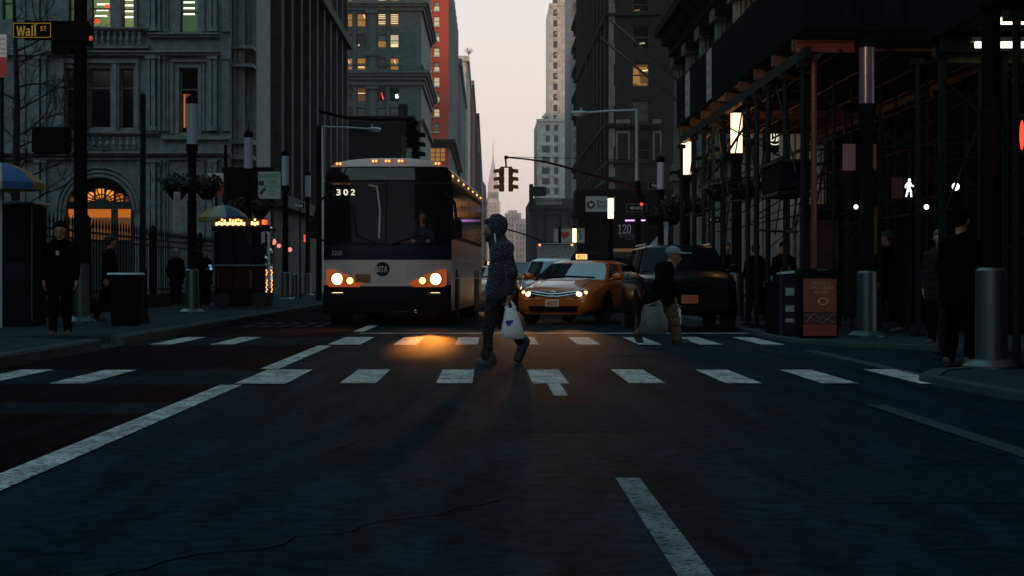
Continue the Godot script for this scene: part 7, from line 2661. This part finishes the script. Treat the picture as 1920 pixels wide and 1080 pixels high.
# head looking along f, with brow, nose, lips, chin, ears and eye sockets
func head_into(mb: MB, c: Vector3, f: Vector3, s := 1.0, cell := 0.006, beard := false) -> void:
	var up := Vector3.UP
	var r := up.cross(f).normalized()
	var F3 := Field.new(c - Vector3.ONE * 0.19 * s, c + Vector3.ONE * 0.19 * s, cell)
	F3.limb(c + up * 0.03 * s - f * 0.02 * s, c + up * 0.025 * s + f * 0.01 * s, 0.088 * s, 0.082 * s)
	F3.limb(c - up * 0.03 * s + f * 0.025 * s, c - up * 0.075 * s + f * 0.045 * s, 0.062 * s, 0.038 * s)
	F3.limb(c + up * 0.012 * s + f * 0.088 * s, c - up * 0.025 * s + f * 0.108 * s, 0.010 * s, 0.015 * s, 0.015)
	F3.limb(c + up * 0.03 * s + f * 0.078 * s + r * 0.03 * s, c + up * 0.03 * s + f * 0.078 * s - r * 0.03 * s, 0.014 * s, 0.014 * s, 0.015)
	F3.limb(c - up * 0.052 * s + f * 0.083 * s + r * 0.018 * s, c - up * 0.052 * s + f * 0.083 * s - r * 0.018 * s, 0.010 * s, 0.010 * s, 0.01)
	for k in [-1.0, 1.0]:
		F3.limb(c + r * 0.082 * s * k + up * 0.02 * s, c + r * 0.085 * s * k - up * 0.022 * s, 0.014 * s, 0.010 * s, 0.01)
		F3.blob(c + f * 0.098 * s + r * 0.032 * s * k + up * 0.012 * s, Vector3.ONE * 0.014 * s, 0.0, true)
		F3.blob(c + f * 0.086 * s + r * 0.032 * s * k + up * 0.010 * s, Vector3.ONE * 0.012 * s, 0.004)
	if beard:
		F3.limb(c - up * 0.07 * s + f * 0.06 * s, c - up * 0.115 * s + f * 0.055 * s, 0.045 * s, 0.028 * s, 0.02)
	F3.limb(c - up * 0.05 * s - f * 0.02 * s, c - up * 0.16 * s - f * 0.03 * s, 0.055 * s, 0.058 * s, 0.03)
	F3.into(mb)


# a hand from the wrist along d, palm facing p, fingers curled by `curl`
func hand_into(mb: MB, w: Vector3, d: Vector3, p: Vector3, curl: float, side: float, s := 1.0) -> void:
	var x := d.cross(p).normalized() * side
	var G := Field.new(w - Vector3.ONE * 0.16 * s, w + Vector3.ONE * 0.20 * s, 0.005)
	G.limb(w - d * 0.03 * s, w + d * 0.02 * s, 0.030 * s, 0.032 * s, 0.01)
	for k in 4:
		var o := x * (k - 1.5) * 0.021 * s
		var k0 := w + d * 0.085 * s + o
		G.limb(w + d * 0.015 * s + o * 0.7, k0, 0.019 * s, 0.015 * s, 0.012)
		var l: float = [0.042, 0.047, 0.044, 0.035][k] * s
		var dir := d
		var q := k0
		for j in 3:
			dir = dir.rotated(d.cross(p).normalized(), curl * (0.7 if j == 0 else 1.0))
			var e: Vector3 = q + dir * l * [1.0, 0.7, 0.55][j]
			G.limb(q, e, (0.0105 - j * 0.0012) * s, (0.0095 - j * 0.0012) * s, 0.003)
			q = e
	var t0 := w + d * 0.03 * s - x * 0.03 * s
	var t1 := t0 + (d * 0.7 - x * 0.5 + p * 0.4).normalized() * 0.045 * s
	G.limb(t0, t1, 0.016 * s, 0.012 * s, 0.008)
	G.limb(t1, t1 + (d + p * 0.7).normalized() * 0.032 * s, 0.012 * s, 0.009 * s, 0.004)
	G.into(mb)


func shoe_into(mb: MB, heel: Vector3, toe: Vector3, up: Vector3, s := 1.0) -> void:
	var c := (heel + toe) * 0.5
	var F4 := Field.new(c - Vector3.ONE * 0.26, c + Vector3.ONE * 0.26, 0.009)
	F4.limb(heel + up * 0.045 * s, toe + up * 0.035 * s, 0.045 * s, 0.036 * s, 0.02)
	F4.limb(heel + up * 0.05 * s, heel + up * 0.10 * s + (toe - heel) * 0.1, 0.045 * s, 0.048 * s, 0.03)
	F4.limb(heel + up * 0.016 * s, toe + up * 0.016 * s, 0.046 * s, 0.046 * s, 0.004)
	F4.into(mb)


func plastic_bag(called: String, label: String, at: Vector3, rows: Array, m: Material, grip: Vector3, seed_: int) -> Node3D:
	var o := thing(called, label, "bag", at)
	rng.seed = seed_
	var ph := rng.randf() * 9.0
	var rings := []
	for q in rows:           # y, x left, x right, half depth
		var row := PackedVector3Array()
		for j in 28:
			var a := TAU * j / 28.0
			var cx: float = (q[1] + q[2]) * 0.5
			var rx: float = (q[2] - q[1]) * 0.5
			var wob := 1.0 + 0.05 * sin(a * 5.0 + ph + q[0] * 30.0) + 0.04 * sin(a * 9.0 - q[0] * 47.0) + rng.randf_range(-0.02, 0.02)
			row.append(Vector3(cx + cos(a) * rx * wob, q[0], -sin(a) * q[3] * wob))
		rings.append(row)
	put(MB.new().loft(rings, true, true, false), "sack", m, o)
	var top: Array = rows[rows.size() - 1]
	for s in [-1.0, 1.0]:
		var h := MB.new()
		var b := Vector3((top[1] + top[2]) * 0.5 + s * (top[2] - top[1]) * 0.4, top[0] - 0.01, 0.01 * s)
		h.tube(b, b.lerp(grip, 0.5) + Vector3(s * 0.012, 0, 0), 0.028, 0.016, 8, false)
		h.tube(b.lerp(grip, 0.5) + Vector3(s * 0.012, 0, 0), grip, 0.016, 0.010, 8, false)
		put(h, "handle", m, o)
	return o


func walker() -> void:
	var z := 23.9
	var s := F / z
	var at := Vector3(0, 0, -z)
	var o := thing("person", "person in a dark hooded jacket crossing the street with a white plastic bag", "person", at)
	var J := func(px: float, py: float, dz := 0.0) -> Vector3: return Vector3((px - 915.0) / s, 1.0 + (520.0 - py) / s, dz)
	var L := Vector3(-1, 0, 0)
	# skin: one body under the clothes
	var B := Field.new(Vector3(-0.3, -0.02, -0.36), Vector3(0.55, 1.62, 0.38), 0.016)
	B.limb(J.call(932, 446), J.call(936, 462), 0.06, 0.07)
	B.limb(J.call(937, 470), J.call(934, 545), 0.10, 0.11)
	for k in [-1.0, 1.0]:
		B.limb(J.call(937, 472, 0.1 * k), J.call(934, 545, 0.07 * k), 0.08, 0.09)
	B.limb(J.call(944, 470, 0.17), J.call(960, 514, 0.22), 0.05, 0.042)
	B.limb(J.call(960, 514, 0.22), J.call(955, 548, 0.17), 0.042, 0.03)
	B.limb(J.call(934, 470, -0.17), J.call(926, 514, -0.22), 0.05, 0.042)
	B.limb(J.call(926, 514, -0.22), J.call(916, 542, -0.15), 0.042, 0.03)
	B.limb(J.call(930, 552, 0.08), J.call(917, 608, 0.08), 0.08, 0.055)
	B.limb(J.call(917, 608, 0.08), J.call(913, 664, 0.07), 0.055, 0.04)
	B.limb(J.call(934, 552, -0.08), J.call(944, 606, -0.08), 0.08, 0.055)
	B.limb(J.call(944, 606, -0.08), J.call(978, 640, -0.09), 0.055, 0.04)
	var skin := B.into(MB.new())
	head_into(skin, J.call(924, 432), Vector3(-1, -0.08, 0).normalized(), 1.0)
	hand_into(skin, J.call(955, 549, 0.17), Vector3(0.05, -1, 0.02).normalized(), Vector3(-1, 0, 0), 0.75, 1.0)
	hand_into(skin, J.call(916, 543, -0.15), Vector3(-0.3, -0.9, 0.2).normalized(), Vector3(0, 0.2, 1).normalized(), 0.5, -1.0)
	put(skin, "body", M.skin, o)
	# beard
	var bf := Field.new(J.call(924, 432) - Vector3(0.2, 0.2, 0.14), J.call(924, 432) + Vector3(0.1, 0.08, 0.14), 0.008)
	bf.limb(J.call(917, 441), J.call(914, 449), 0.048, 0.03, 0.02)
	bf.limb(J.call(921, 441, 0.045), J.call(915, 447, 0.02), 0.03, 0.03, 0.02)
	bf.limb(J.call(921, 441, -0.045), J.call(915, 447, -0.02), 0.03, 0.03, 0.02)
	bf.limb(J.call(910, 440, 0.02), J.call(910, 440, -0.02), 0.009, 0.009, 0.01)
	put(bf.into(MB.new()), "beard", M.hair_dark, o)
	# jacket with its hood
	var A := Field.new(Vector3(-0.32, 0.68, -0.40), Vector3(0.50, 1.80, 0.42), 0.013)
	for q in [[0.0, 0.125], [0.11, 0.115], [-0.11, 0.115]]:
		A.limb(J.call(939, 474, q[0] * 1.05), J.call(938, 510, q[0]), q[1] + 0.005, q[1] + 0.012, 0.05)
		A.limb(J.call(938, 510, q[0]), J.call(933, 549, q[0] * 0.95), q[1] + 0.012, q[1] + 0.022, 0.05)
	A.limb(J.call(952, 466, 0.1), J.call(952, 466, -0.1), 0.075, 0.075, 0.06)
	A.limb(J.call(947, 468, 0.17), J.call(959, 513, 0.235), 0.085, 0.072, 0.03)
	A.limb(J.call(959, 513, 0.235), J.call(955, 545, 0.18), 0.072, 0.054, 0.02)
	A.limb(J.call(936, 468, -0.17), J.call(926, 512, -0.235), 0.085, 0.072, 0.03)
	A.limb(J.call(926, 512, -0.235), J.call(918, 543, -0.16), 0.072, 0.055, 0.02)
	A.limb(J.call(952, 548, 0.18), J.call(955, 546, 0.18), 0.058, 0.056, 0.004)
	# folds across the back and sleeve
	for q in [[915, 528, 968, 520, 0.135], [912, 540, 962, 538, 0.15], [948, 500, 966, 506, 0.2]]:
		A.limb(J.call(q[0], q[1], q[4]), J.call(q[2], q[3], q[4]), 0.016, 0.012, 0.03)
	A.limb(J.call(930, 452), J.call(940, 464), 0.095, 0.115, 0.05)
	A.blob(J.call(929.5, 427), Vector3(0.128, 0.155, 0.118), 0.05)
	A.blob(J.call(936, 420), Vector3(0.10, 0.11, 0.105), 0.04)
	A.limb(J.call(911, 414, 0.05), J.call(911, 414, -0.05), 0.026, 0.026, 0.03)
	A.blob(J.call(907, 436), Vector3(0.095, 0.105, 0.078), 0.0, true)
	A.blob(J.call(916, 436), Vector3(0.05, 0.098, 0.082), 0.0, true)
	A.limb(J.call(911, 549, 0.0), J.call(957, 548, 0.0), 0.02, 0.02, 0.02)
	A.wrinkle(0.009, 3.6, 3)
	put(A.into(MB.new()), "hooded_jacket", M.jacket, o)
	put(MB.new().tube(J.call(927, 438, 0.128), J.call(929, 452, 0.15), 0.007, 0.007, 6), "drawstring", M.cord_white, o)
	put(MB.new().tube(J.call(929, 452, 0.15), J.call(931.5, 466, 0.155), 0.007, 0.007, 6), "drawstring", M.cord_green, o)
	for q in [[923, 516, 0.155], [944, 516, 0.16]]:
		put(MB.new().ball(J.call(q[0], q[1], q[2]), Vector3(0.010, 0.010, 0.006), Basis(), 8, 6), "button", M.cord_white, o)
	# trousers
	var T := Field.new(Vector3(-0.22, 0.0, -0.30), Vector3(0.55, 0.95, 0.30), 0.012)
	T.limb(J.call(935, 545, 0.07), J.call(935, 545, -0.07), 0.135, 0.135, 0.05)
	T.limb(J.call(929, 555, 0.085), J.call(917, 606, 0.085), 0.112, 0.073, 0.03)
	T.limb(J.call(917, 606, 0.085), J.call(913, 662, 0.075), 0.073, 0.058, 0.03)
	T.limb(J.call(913, 655, 0.075), J.call(912, 667, 0.075), 0.062, 0.068, 0.02)
	T.limb(J.call(934, 555, -0.085), J.call(944, 604, -0.085), 0.118, 0.085, 0.03)
	T.limb(J.call(944, 604, -0.085), J.call(977, 638, -0.09), 0.076, 0.058, 0.03)
	for q in [[916, 612, 0.16], [915, 620, 0.15], [914, 648, 0.14]]:
		T.limb(J.call(q[0] - 6, q[1] - 2, q[2]), J.call(q[0] + 7, q[1] + 2, q[2]), 0.010, 0.008, 0.02)
	T.wrinkle(0.012, 5.0, 5)
	put(T.into(MB.new()), "trousers", M.jeans, o)
	var s1 := MB.new()
	shoe_into(s1, J.call(923, 684, 0.075), J.call(897, 684.5, 0.075), Vector3.UP, 1.05)
	put(s1, "shoe", M.shoe, o)
	var s2 := MB.new()
	shoe_into(s2, J.call(989, 641, -0.09), J.call(975, 675, -0.09), Vector3(-0.92, 0.38, 0).normalized(), 1.05)
	put(s2, "shoe", M.shoe_teal, o)
	# the bag in the hand
	var g := J.call(955, 561, 0.19) as Vector3
	var R := func(px): return (px - 915.0) / s
	var Y := func(py): return 1.0 + (520.0 - py) / s
	var rows := [[Y.call(634.5), R.call(948), R.call(976), 0.05], [Y.call(632), R.call(942.5), R.call(981), 0.085], [Y.call(622), R.call(940), R.call(981), 0.105], [Y.call(610), R.call(941.5), R.call(978), 0.10], [Y.call(598), R.call(943.5), R.call(974), 0.085], [Y.call(586), R.call(946), R.call(970), 0.06], [Y.call(577), R.call(948), R.call(966), 0.04]]
	var bag := plastic_bag("plastic_bag", "white plastic carrier bag with a small blue print in the hooded walker's hand", at + Vector3(0, 0, 0.19), rows, M.bag_white, g - Vector3(0, 0, 0.19), 5)
	var pr := MB.new()
	var blot := PackedVector2Array()
	for k in 18:
		var a := TAU * k / 18.0
		blot.append(Vector2(cos(a) * 0.042, sin(a) * 0.032) * (1.0 + 0.22 * sin(a * 3.0 + 1.0) + 0.12 * sin(a * 7.0)))
	pr.prism(blot, -0.004, 0.003, Transform3D(Basis(Vector3.BACK, 0.35) * Basis(Vector3.RIGHT, 0.06), Vector3(R.call(954.5), Y.call(604), 0.101)))
	put(pr, "blue_print", M.print_blue, bag)


func cap_man() -> void:
	var z := 31.3
	var s := F / z
	var at := Vector3((1240.0 - 915.0) / s, 0, -z)
	var o := thing("person", "stooped person in pale cap and tan trousers carrying bags past the dark car", "person", at)
	var J := func(px: float, py: float, dz := 0.0) -> Vector3: return Vector3((px - 1240.0) / s, 1.0 + (520.0 - py) / s, dz)
	var B := Field.new(Vector3(-0.45, -0.02, -0.36), Vector3(0.45, 1.5, 0.38), 0.018)
	B.limb(J.call(1258, 492), J.call(1250, 504), 0.06, 0.07)
	for k in [-1.0, 1.0]:
		B.limb(J.call(1246, 508, 0.09 * k), J.call(1247, 560, 0.07 * k), 0.09, 0.09)
		B.limb(J.call(1244, 508, 0.16 * k), J.call(1236, 538, 0.22 * k), 0.05, 0.042)
		B.limb(J.call(1236, 538, 0.22 * k), J.call(1233, 562, 0.2 * k) if k > 0 else J.call(1268, 562, 0.2 * k), 0.042, 0.03)
	B.limb(J.call(1252, 565, 0.08), J.call(1262, 602, 0.08), 0.08, 0.055)
	B.limb(J.call(1262, 602, 0.08), J.call(1268, 634, 0.08), 0.055, 0.04)
	B.limb(J.call(1246, 565, -0.08), J.call(1226, 603, -0.08), 0.08, 0.055)
	B.limb(J.call(1226, 603, -0.08), J.call(1200, 624, -0.08), 0.055, 0.04)
	var skin := B.into(MB.new())
	head_into(skin, J.call(1264, 481), Vector3(1, -0.2, 0.12).normalized(), 0.95)
	hand_into(skin, J.call(1233, 562, 0.2), Vector3(0.1, -1, 0).normalized(), Vector3(1, 0, 0), 0.8, -1.0)
	hand_into(skin, J.call(1268, 562, -0.2), Vector3(0.2, -1, 0).normalized(), Vector3(1, 0, 0), 0.8, 1.0)
	put(skin, "body", M.skin, o)
	var A := Field.new(Vector3(-0.35, 0.55, -0.42), Vector3(0.40, 1.45, 0.42), 0.015)
	for q in [0.0, 0.11, -0.11]:
		A.limb(J.call(1247, 508, q), J.call(1245, 535, q), 0.13, 0.15, 0.05)
		A.limb(J.call(1245, 535, q), J.call(1248, 562, q * 0.95), 0.15, 0.14, 0.05)
	A.limb(J.call(1240, 503, 0.1), J.call(1240, 503, -0.1), 0.095, 0.095, 0.06)
	A.limb(J.call(1256, 496), J.call(1250, 504), 0.075, 0.1, 0.04)
	A.limb(J.call(1242, 506, 0.17), J.call(1235, 537, 0.235), 0.088, 0.074, 0.03)
	A.limb(J.call(1235, 537, 0.235), J.call(1233, 558, 0.205), 0.074, 0.056, 0.02)
	A.limb(J.call(1246, 506, -0.17), J.call(1258, 537, -0.235), 0.088, 0.074, 0.03)
	A.limb(J.call(1258, 537, -0.235), J.call(1268, 558, -0.205), 0.074, 0.056, 0.02)
	A.wrinkle(0.015, 3.6, 7)
	put(A.into(MB.new()), "jacket", M.coat_brown, o)
	var T := Field.new(Vector3(-0.45, 0.0, -0.30), Vector3(0.42, 0.86, 0.30), 0.014)
	T.limb(J.call(1250, 562, 0.07), J.call(1250, 562, -0.07), 0.13, 0.13, 0.05)
	T.limb(J.call(1253, 568, 0.085), J.call(1263, 602, 0.085), 0.12, 0.095, 0.03)
	T.limb(J.call(1263, 602, 0.085), J.call(1268, 637, 0.08), 0.095, 0.078, 0.03)
	T.limb(J.call(1247, 568, -0.085), J.call(1228, 602, -0.085), 0.12, 0.095, 0.03)
	T.limb(J.call(1228, 602, -0.085), J.call(1200, 626, -0.085), 0.095, 0.078, 0.03)
	for q in [[1264, 606, 0.17], [1266, 618, 0.16], [1268, 632, 0.15]]:
		T.limb(J.call(q[0] - 7, q[1] + 3, q[2]), J.call(q[0] + 8, q[1] - 1, q[2]), 0.012, 0.01, 0.02)
	T.wrinkle(0.014, 4.6, 9)
	put(T.into(MB.new()), "trousers", M.chino, o)
	for q in [[1264, 644.5, 1288, 644.5, 0.08, 0.0, 1.0], [1191, 628, 1199, 643.5, -0.085, 0.9, 0.5]]:
		var sm := MB.new()
		shoe_into(sm, J.call(q[0], q[1], q[4]), J.call(q[2], q[3], q[4]), Vector3(q[5], q[6], 0).normalized(), 1.05)
		put(sm, "shoe", M.shoe, o)
	var C := Field.new(J.call(1264, 476) - Vector3(0.22, 0.12, 0.18), J.call(1264, 476) + Vector3(0.26, 0.2, 0.18), 0.009)
	C.blob(J.call(1262, 471.5), Vector3(0.115, 0.085, 0.10), 0.02)
	C.blob(J.call(1275, 475), Vector3(0.12, 0.022, 0.085), 0.02)
	C.blob(J.call(1264, 486), Vector3(0.105, 0.095, 0.088), 0.0, true)
	put(C.into(MB.new()), "cap", M.cap_grey, o)
	var R := func(px): return (px - 1240.0) / s
	var Y := func(py): return 1.0 + (520.0 - py) / s
	plastic_bag("shopping_bag", "large dull grey plastic shopping bag hanging at the stooped person's near side", at + Vector3(0, 0, 0.24), [[Y.call(624), R.call(1200), R.call(1246), 0.08], [Y.call(618), R.call(1196), R.call(1250), 0.12], [Y.call(600), R.call(1199), R.call(1249), 0.12], [Y.call(585), R.call(1201), R.call(1243), 0.10], [Y.call(574), R.call(1204), R.call(1240), 0.07]], M.bag_dull, J.call(1236, 565.0) as Vector3, 8)
	plastic_bag("white_bag", "small white plastic bag showing in front of the stooped person's knee", at + Vector3(0, 0, -0.2), [[Y.call(614), R.call(1262), R.call(1276), 0.04], [Y.call(606), R.call(1258), R.call(1280), 0.07], [Y.call(592), R.call(1260), R.call(1279), 0.06], [Y.call(584), R.call(1263), R.call(1278), 0.05]], M.bag_white, J.call(1269, 568.0) as Vector3, 9)


# someone standing still in a coat; forward is +x
func bystander(called: String, label: String, at: Vector3, turn: float, scale_: float, coat: Material, trousers: Material, hat: Material, phone := false, stride := 0.0) -> Node3D:
	var o := thing(called, label, "person", at, turn)
	var key := "stand%s%.2f" % [phone, stride]
	if not cache.has(key):
		var B := Field.new(Vector3(-0.36, -0.02, -0.36), Vector3(0.42, 1.60, 0.36), 0.02)
		B.limb(Vector3(0.0, 1.40, 0), Vector3(0.0, 1.52, 0), 0.06, 0.055)
		var A := Field.new(Vector3(-0.3, 0.55, -0.42), Vector3(0.48, 1.56, 0.42), 0.018)
		var T := Field.new(Vector3(-0.42, 0.0, -0.30), Vector3(0.42, 0.98, 0.30), 0.018)
		T.limb(Vector3(0, 0.88, 0.07), Vector3(0, 0.88, -0.07), 0.13, 0.13, 0.05)
		for k in [-1.0, 1.0]:
			var st: float = 0.04 * k + stride * k
			var sw: float = -stride * 0.8 * k
			B.limb(Vector3(0, 1.36, 0.1 * k), Vector3(0, 0.95, 0.08 * k), 0.09, 0.1)
			B.limb(Vector3(0, 1.36, 0.17 * k), Vector3(-0.03, 1.08, 0.23 * k), 0.05, 0.042)
			var wr := Vector3(0.22, 1.12, 0.08 * k) if phone else Vector3(0.04 + sw, 0.84 + absf(sw) * 0.2, 0.24 * k)
			B.limb(Vector3(-0.03, 1.08, 0.23 * k), wr, 0.042, 0.03)
			var kn := Vector3(0.05 + st * 0.6, 0.48, 0.10 * k)
			var an := Vector3(-0.01 + st, 0.09 + (0.05 if stride > 0.0 and k < 0.0 else 0.0), 0.11 * k)
			B.limb(Vector3(0, 0.88, 0.09 * k), kn, 0.08, 0.055)
			B.limb(kn, an, 0.055, 0.04)
			for q in [0.0, 0.11 * k]:
				A.limb(Vector3(0, 1.32, q), Vector3(0, 1.05, q), 0.125, 0.13, 0.05)
				A.limb(Vector3(0, 1.05, q), Vector3(0, 0.76, q), 0.13, 0.15, 0.05)
			A.limb(Vector3(0, 1.36, 0.17 * k), Vector3(-0.03, 1.08, 0.24 * k), 0.085, 0.072, 0.03)
			A.limb(Vector3(-0.03, 1.08, 0.24 * k), wr + Vector3(0, 0.04, 0), 0.072, 0.055, 0.02)
			T.limb(Vector3(0, 0.86, 0.09 * k), kn, 0.115, 0.085, 0.03)
			T.limb(kn, an - Vector3(0, 0.01, 0), 0.085, 0.07, 0.03)
		A.limb(Vector3(0, 1.42, 0.06), Vector3(0, 1.42, -0.06), 0.085, 0.085, 0.05)
		var skin := B.into(MB.new())
		head_into(skin, Vector3(0.03, 1.62, 0), Vector3.RIGHT, 1.0, 0.009)
		for k in [-1.0, 1.0]:
			var sw: float = -stride * 0.8 * k
			var wr := Vector3(0.22, 1.12, 0.08 * k) if phone else Vector3(0.04 + sw, 0.84 + absf(sw) * 0.2, 0.24 * k)
			hand_into(skin, wr, (Vector3(0.9, 0.3, -0.2 * k) if phone else Vector3(0.15, -1, 0)).normalized(), (Vector3(-0.2, 0.9, 0) if phone else Vector3(0, 0, -k)).normalized(), 0.4, k)
		var sh := MB.new()
		for k in [-1.0, 1.0]:
			var fx: float = 0.04 * k + stride * k
			shoe_into(sh, Vector3(-0.05 + fx, 0.05 if stride > 0.0 and k < 0.0 else 0.0, 0.11 * k), Vector3(0.18 + fx, 0.0, 0.12 * k), Vector3.UP)
		var H := Field.new(Vector3(-0.14, 1.5, -0.16), Vector3(0.24, 1.84, 0.16), 0.012)
		H.blob(Vector3(0.005, 1.685, 0), Vector3(0.115, 0.09, 0.102), 0.02)
		H.blob(Vector3(-0.03, 1.64, 0), Vector3(0.085, 0.09, 0.098), 0.02)
		A.wrinkle(0.014, 3.4, 12)
		T.wrinkle(0.012, 4.4, 13)
		cache[key] = [skin.mesh(), A.into(MB.new()).mesh(), T.into(MB.new()).mesh(), sh.mesh(), H.into(MB.new()).mesh()]
	var c: Array = cache[key]
	inst(c[0], "body", M.skin, o)
	inst(c[1], "coat", coat, o)
	inst(c[2], "trousers", trousers, o)
	inst(c[3], "shoes", M.shoe, o)
	inst(c[4], "hat" if hat != M.hair_dark else "hair", hat, o)
	o.scale = Vector3.ONE * scale_
	return o


func people() -> void:
	walker()
	cap_man()
	var a := bystander("person", "person in dark coat and cap with a small pale tag at the left kerb", Vector3(pt(113, 0, 30.6).x, 0.15, -30.6), -PI / 2 + 0.1, 0.95, M.coat_black, M.coat_black, M.coat_black)
	put(MB.new().cbox(Vector3(0.135, 1.27, 0.03), Vector3(0.008, 0.07, 0.05), 0.002), "name_tag", M.grey_sign, a)
	bystander("person", "dark figure standing behind the litter bin on the left pavement", Vector3(pt(205, 0, 40).x, 0.15, -40), 0.4, 0.94, M.coat_black, M.coat_black, M.hair_dark, false, 0.2)
	bystander("person", "pale headed figure by the iron fence left of the planter lamp", Vector3(pt(330, 0, 62).x, 0.15, -62), -1.2, 0.97, M.coat_black, M.coat_brown, M.cap_grey)
	var p := bystander("person", "dark figure by the food cart looking at a glowing blue phone", Vector3(pt(384, 0, 58.5).x, 0.15, -58.5), -0.9, 0.95, M.coat_black, M.coat_black, M.hair_dark, true)
	put(MB.new().cbox(Vector3(0.33, 1.19, 0), Vector3(0.02, 0.17, 0.085), 0.005, Basis(Vector3.BACK, 0.5)), "phone_screen", M.glow_blue, p)
	bystander("person", "tall dark figure right of the orange poster unit, almost lost in shadow", Vector3(pt(1665, 0, 36).x, 0.05, -36), 3.0, 1.0, M.coat_black, M.coat_black, M.hair_dark, false, 0.2)
	bystander("person", "large black figure standing beside the steel foot of the near right lamp", Vector3(pt(1800, 0, 22.3).x, 0.05, -22.3), 0.7, 0.96, M.coat_black, M.coat_black, M.coat_black)
	bystander("person", "figure with hands raised standing between the shed posts above the square bin", Vector3(pt(1470, 0, 44).x, 0.05, -44), -PI / 2, 0.97, M.coat_black, M.coat_brown, M.coat_black, true)
	bystander("person", "dark figure seen from behind between the first shed posts left of the square bin", Vector3(pt(1417, 0, 47).x, 0.05, -47), 1.2, 0.97, M.coat_black, M.coat_black, M.hair_dark, false, 0.2)
	bystander("person", "dark figure directly behind the dark car's right side", Vector3(pt(1362, 0, 48).x, 0.05, -48), -1.4, 1.0, M.coat_black, M.coat_black, M.hair_dark)
	bystander("person", "figure in a pale grey jacket partly hidden behind the large black figure", Vector3(pt(1762, 0, 30).x, 0.05, -30), -2.0, 0.93, M.grey_coat, M.coat_black, M.hair_dark)
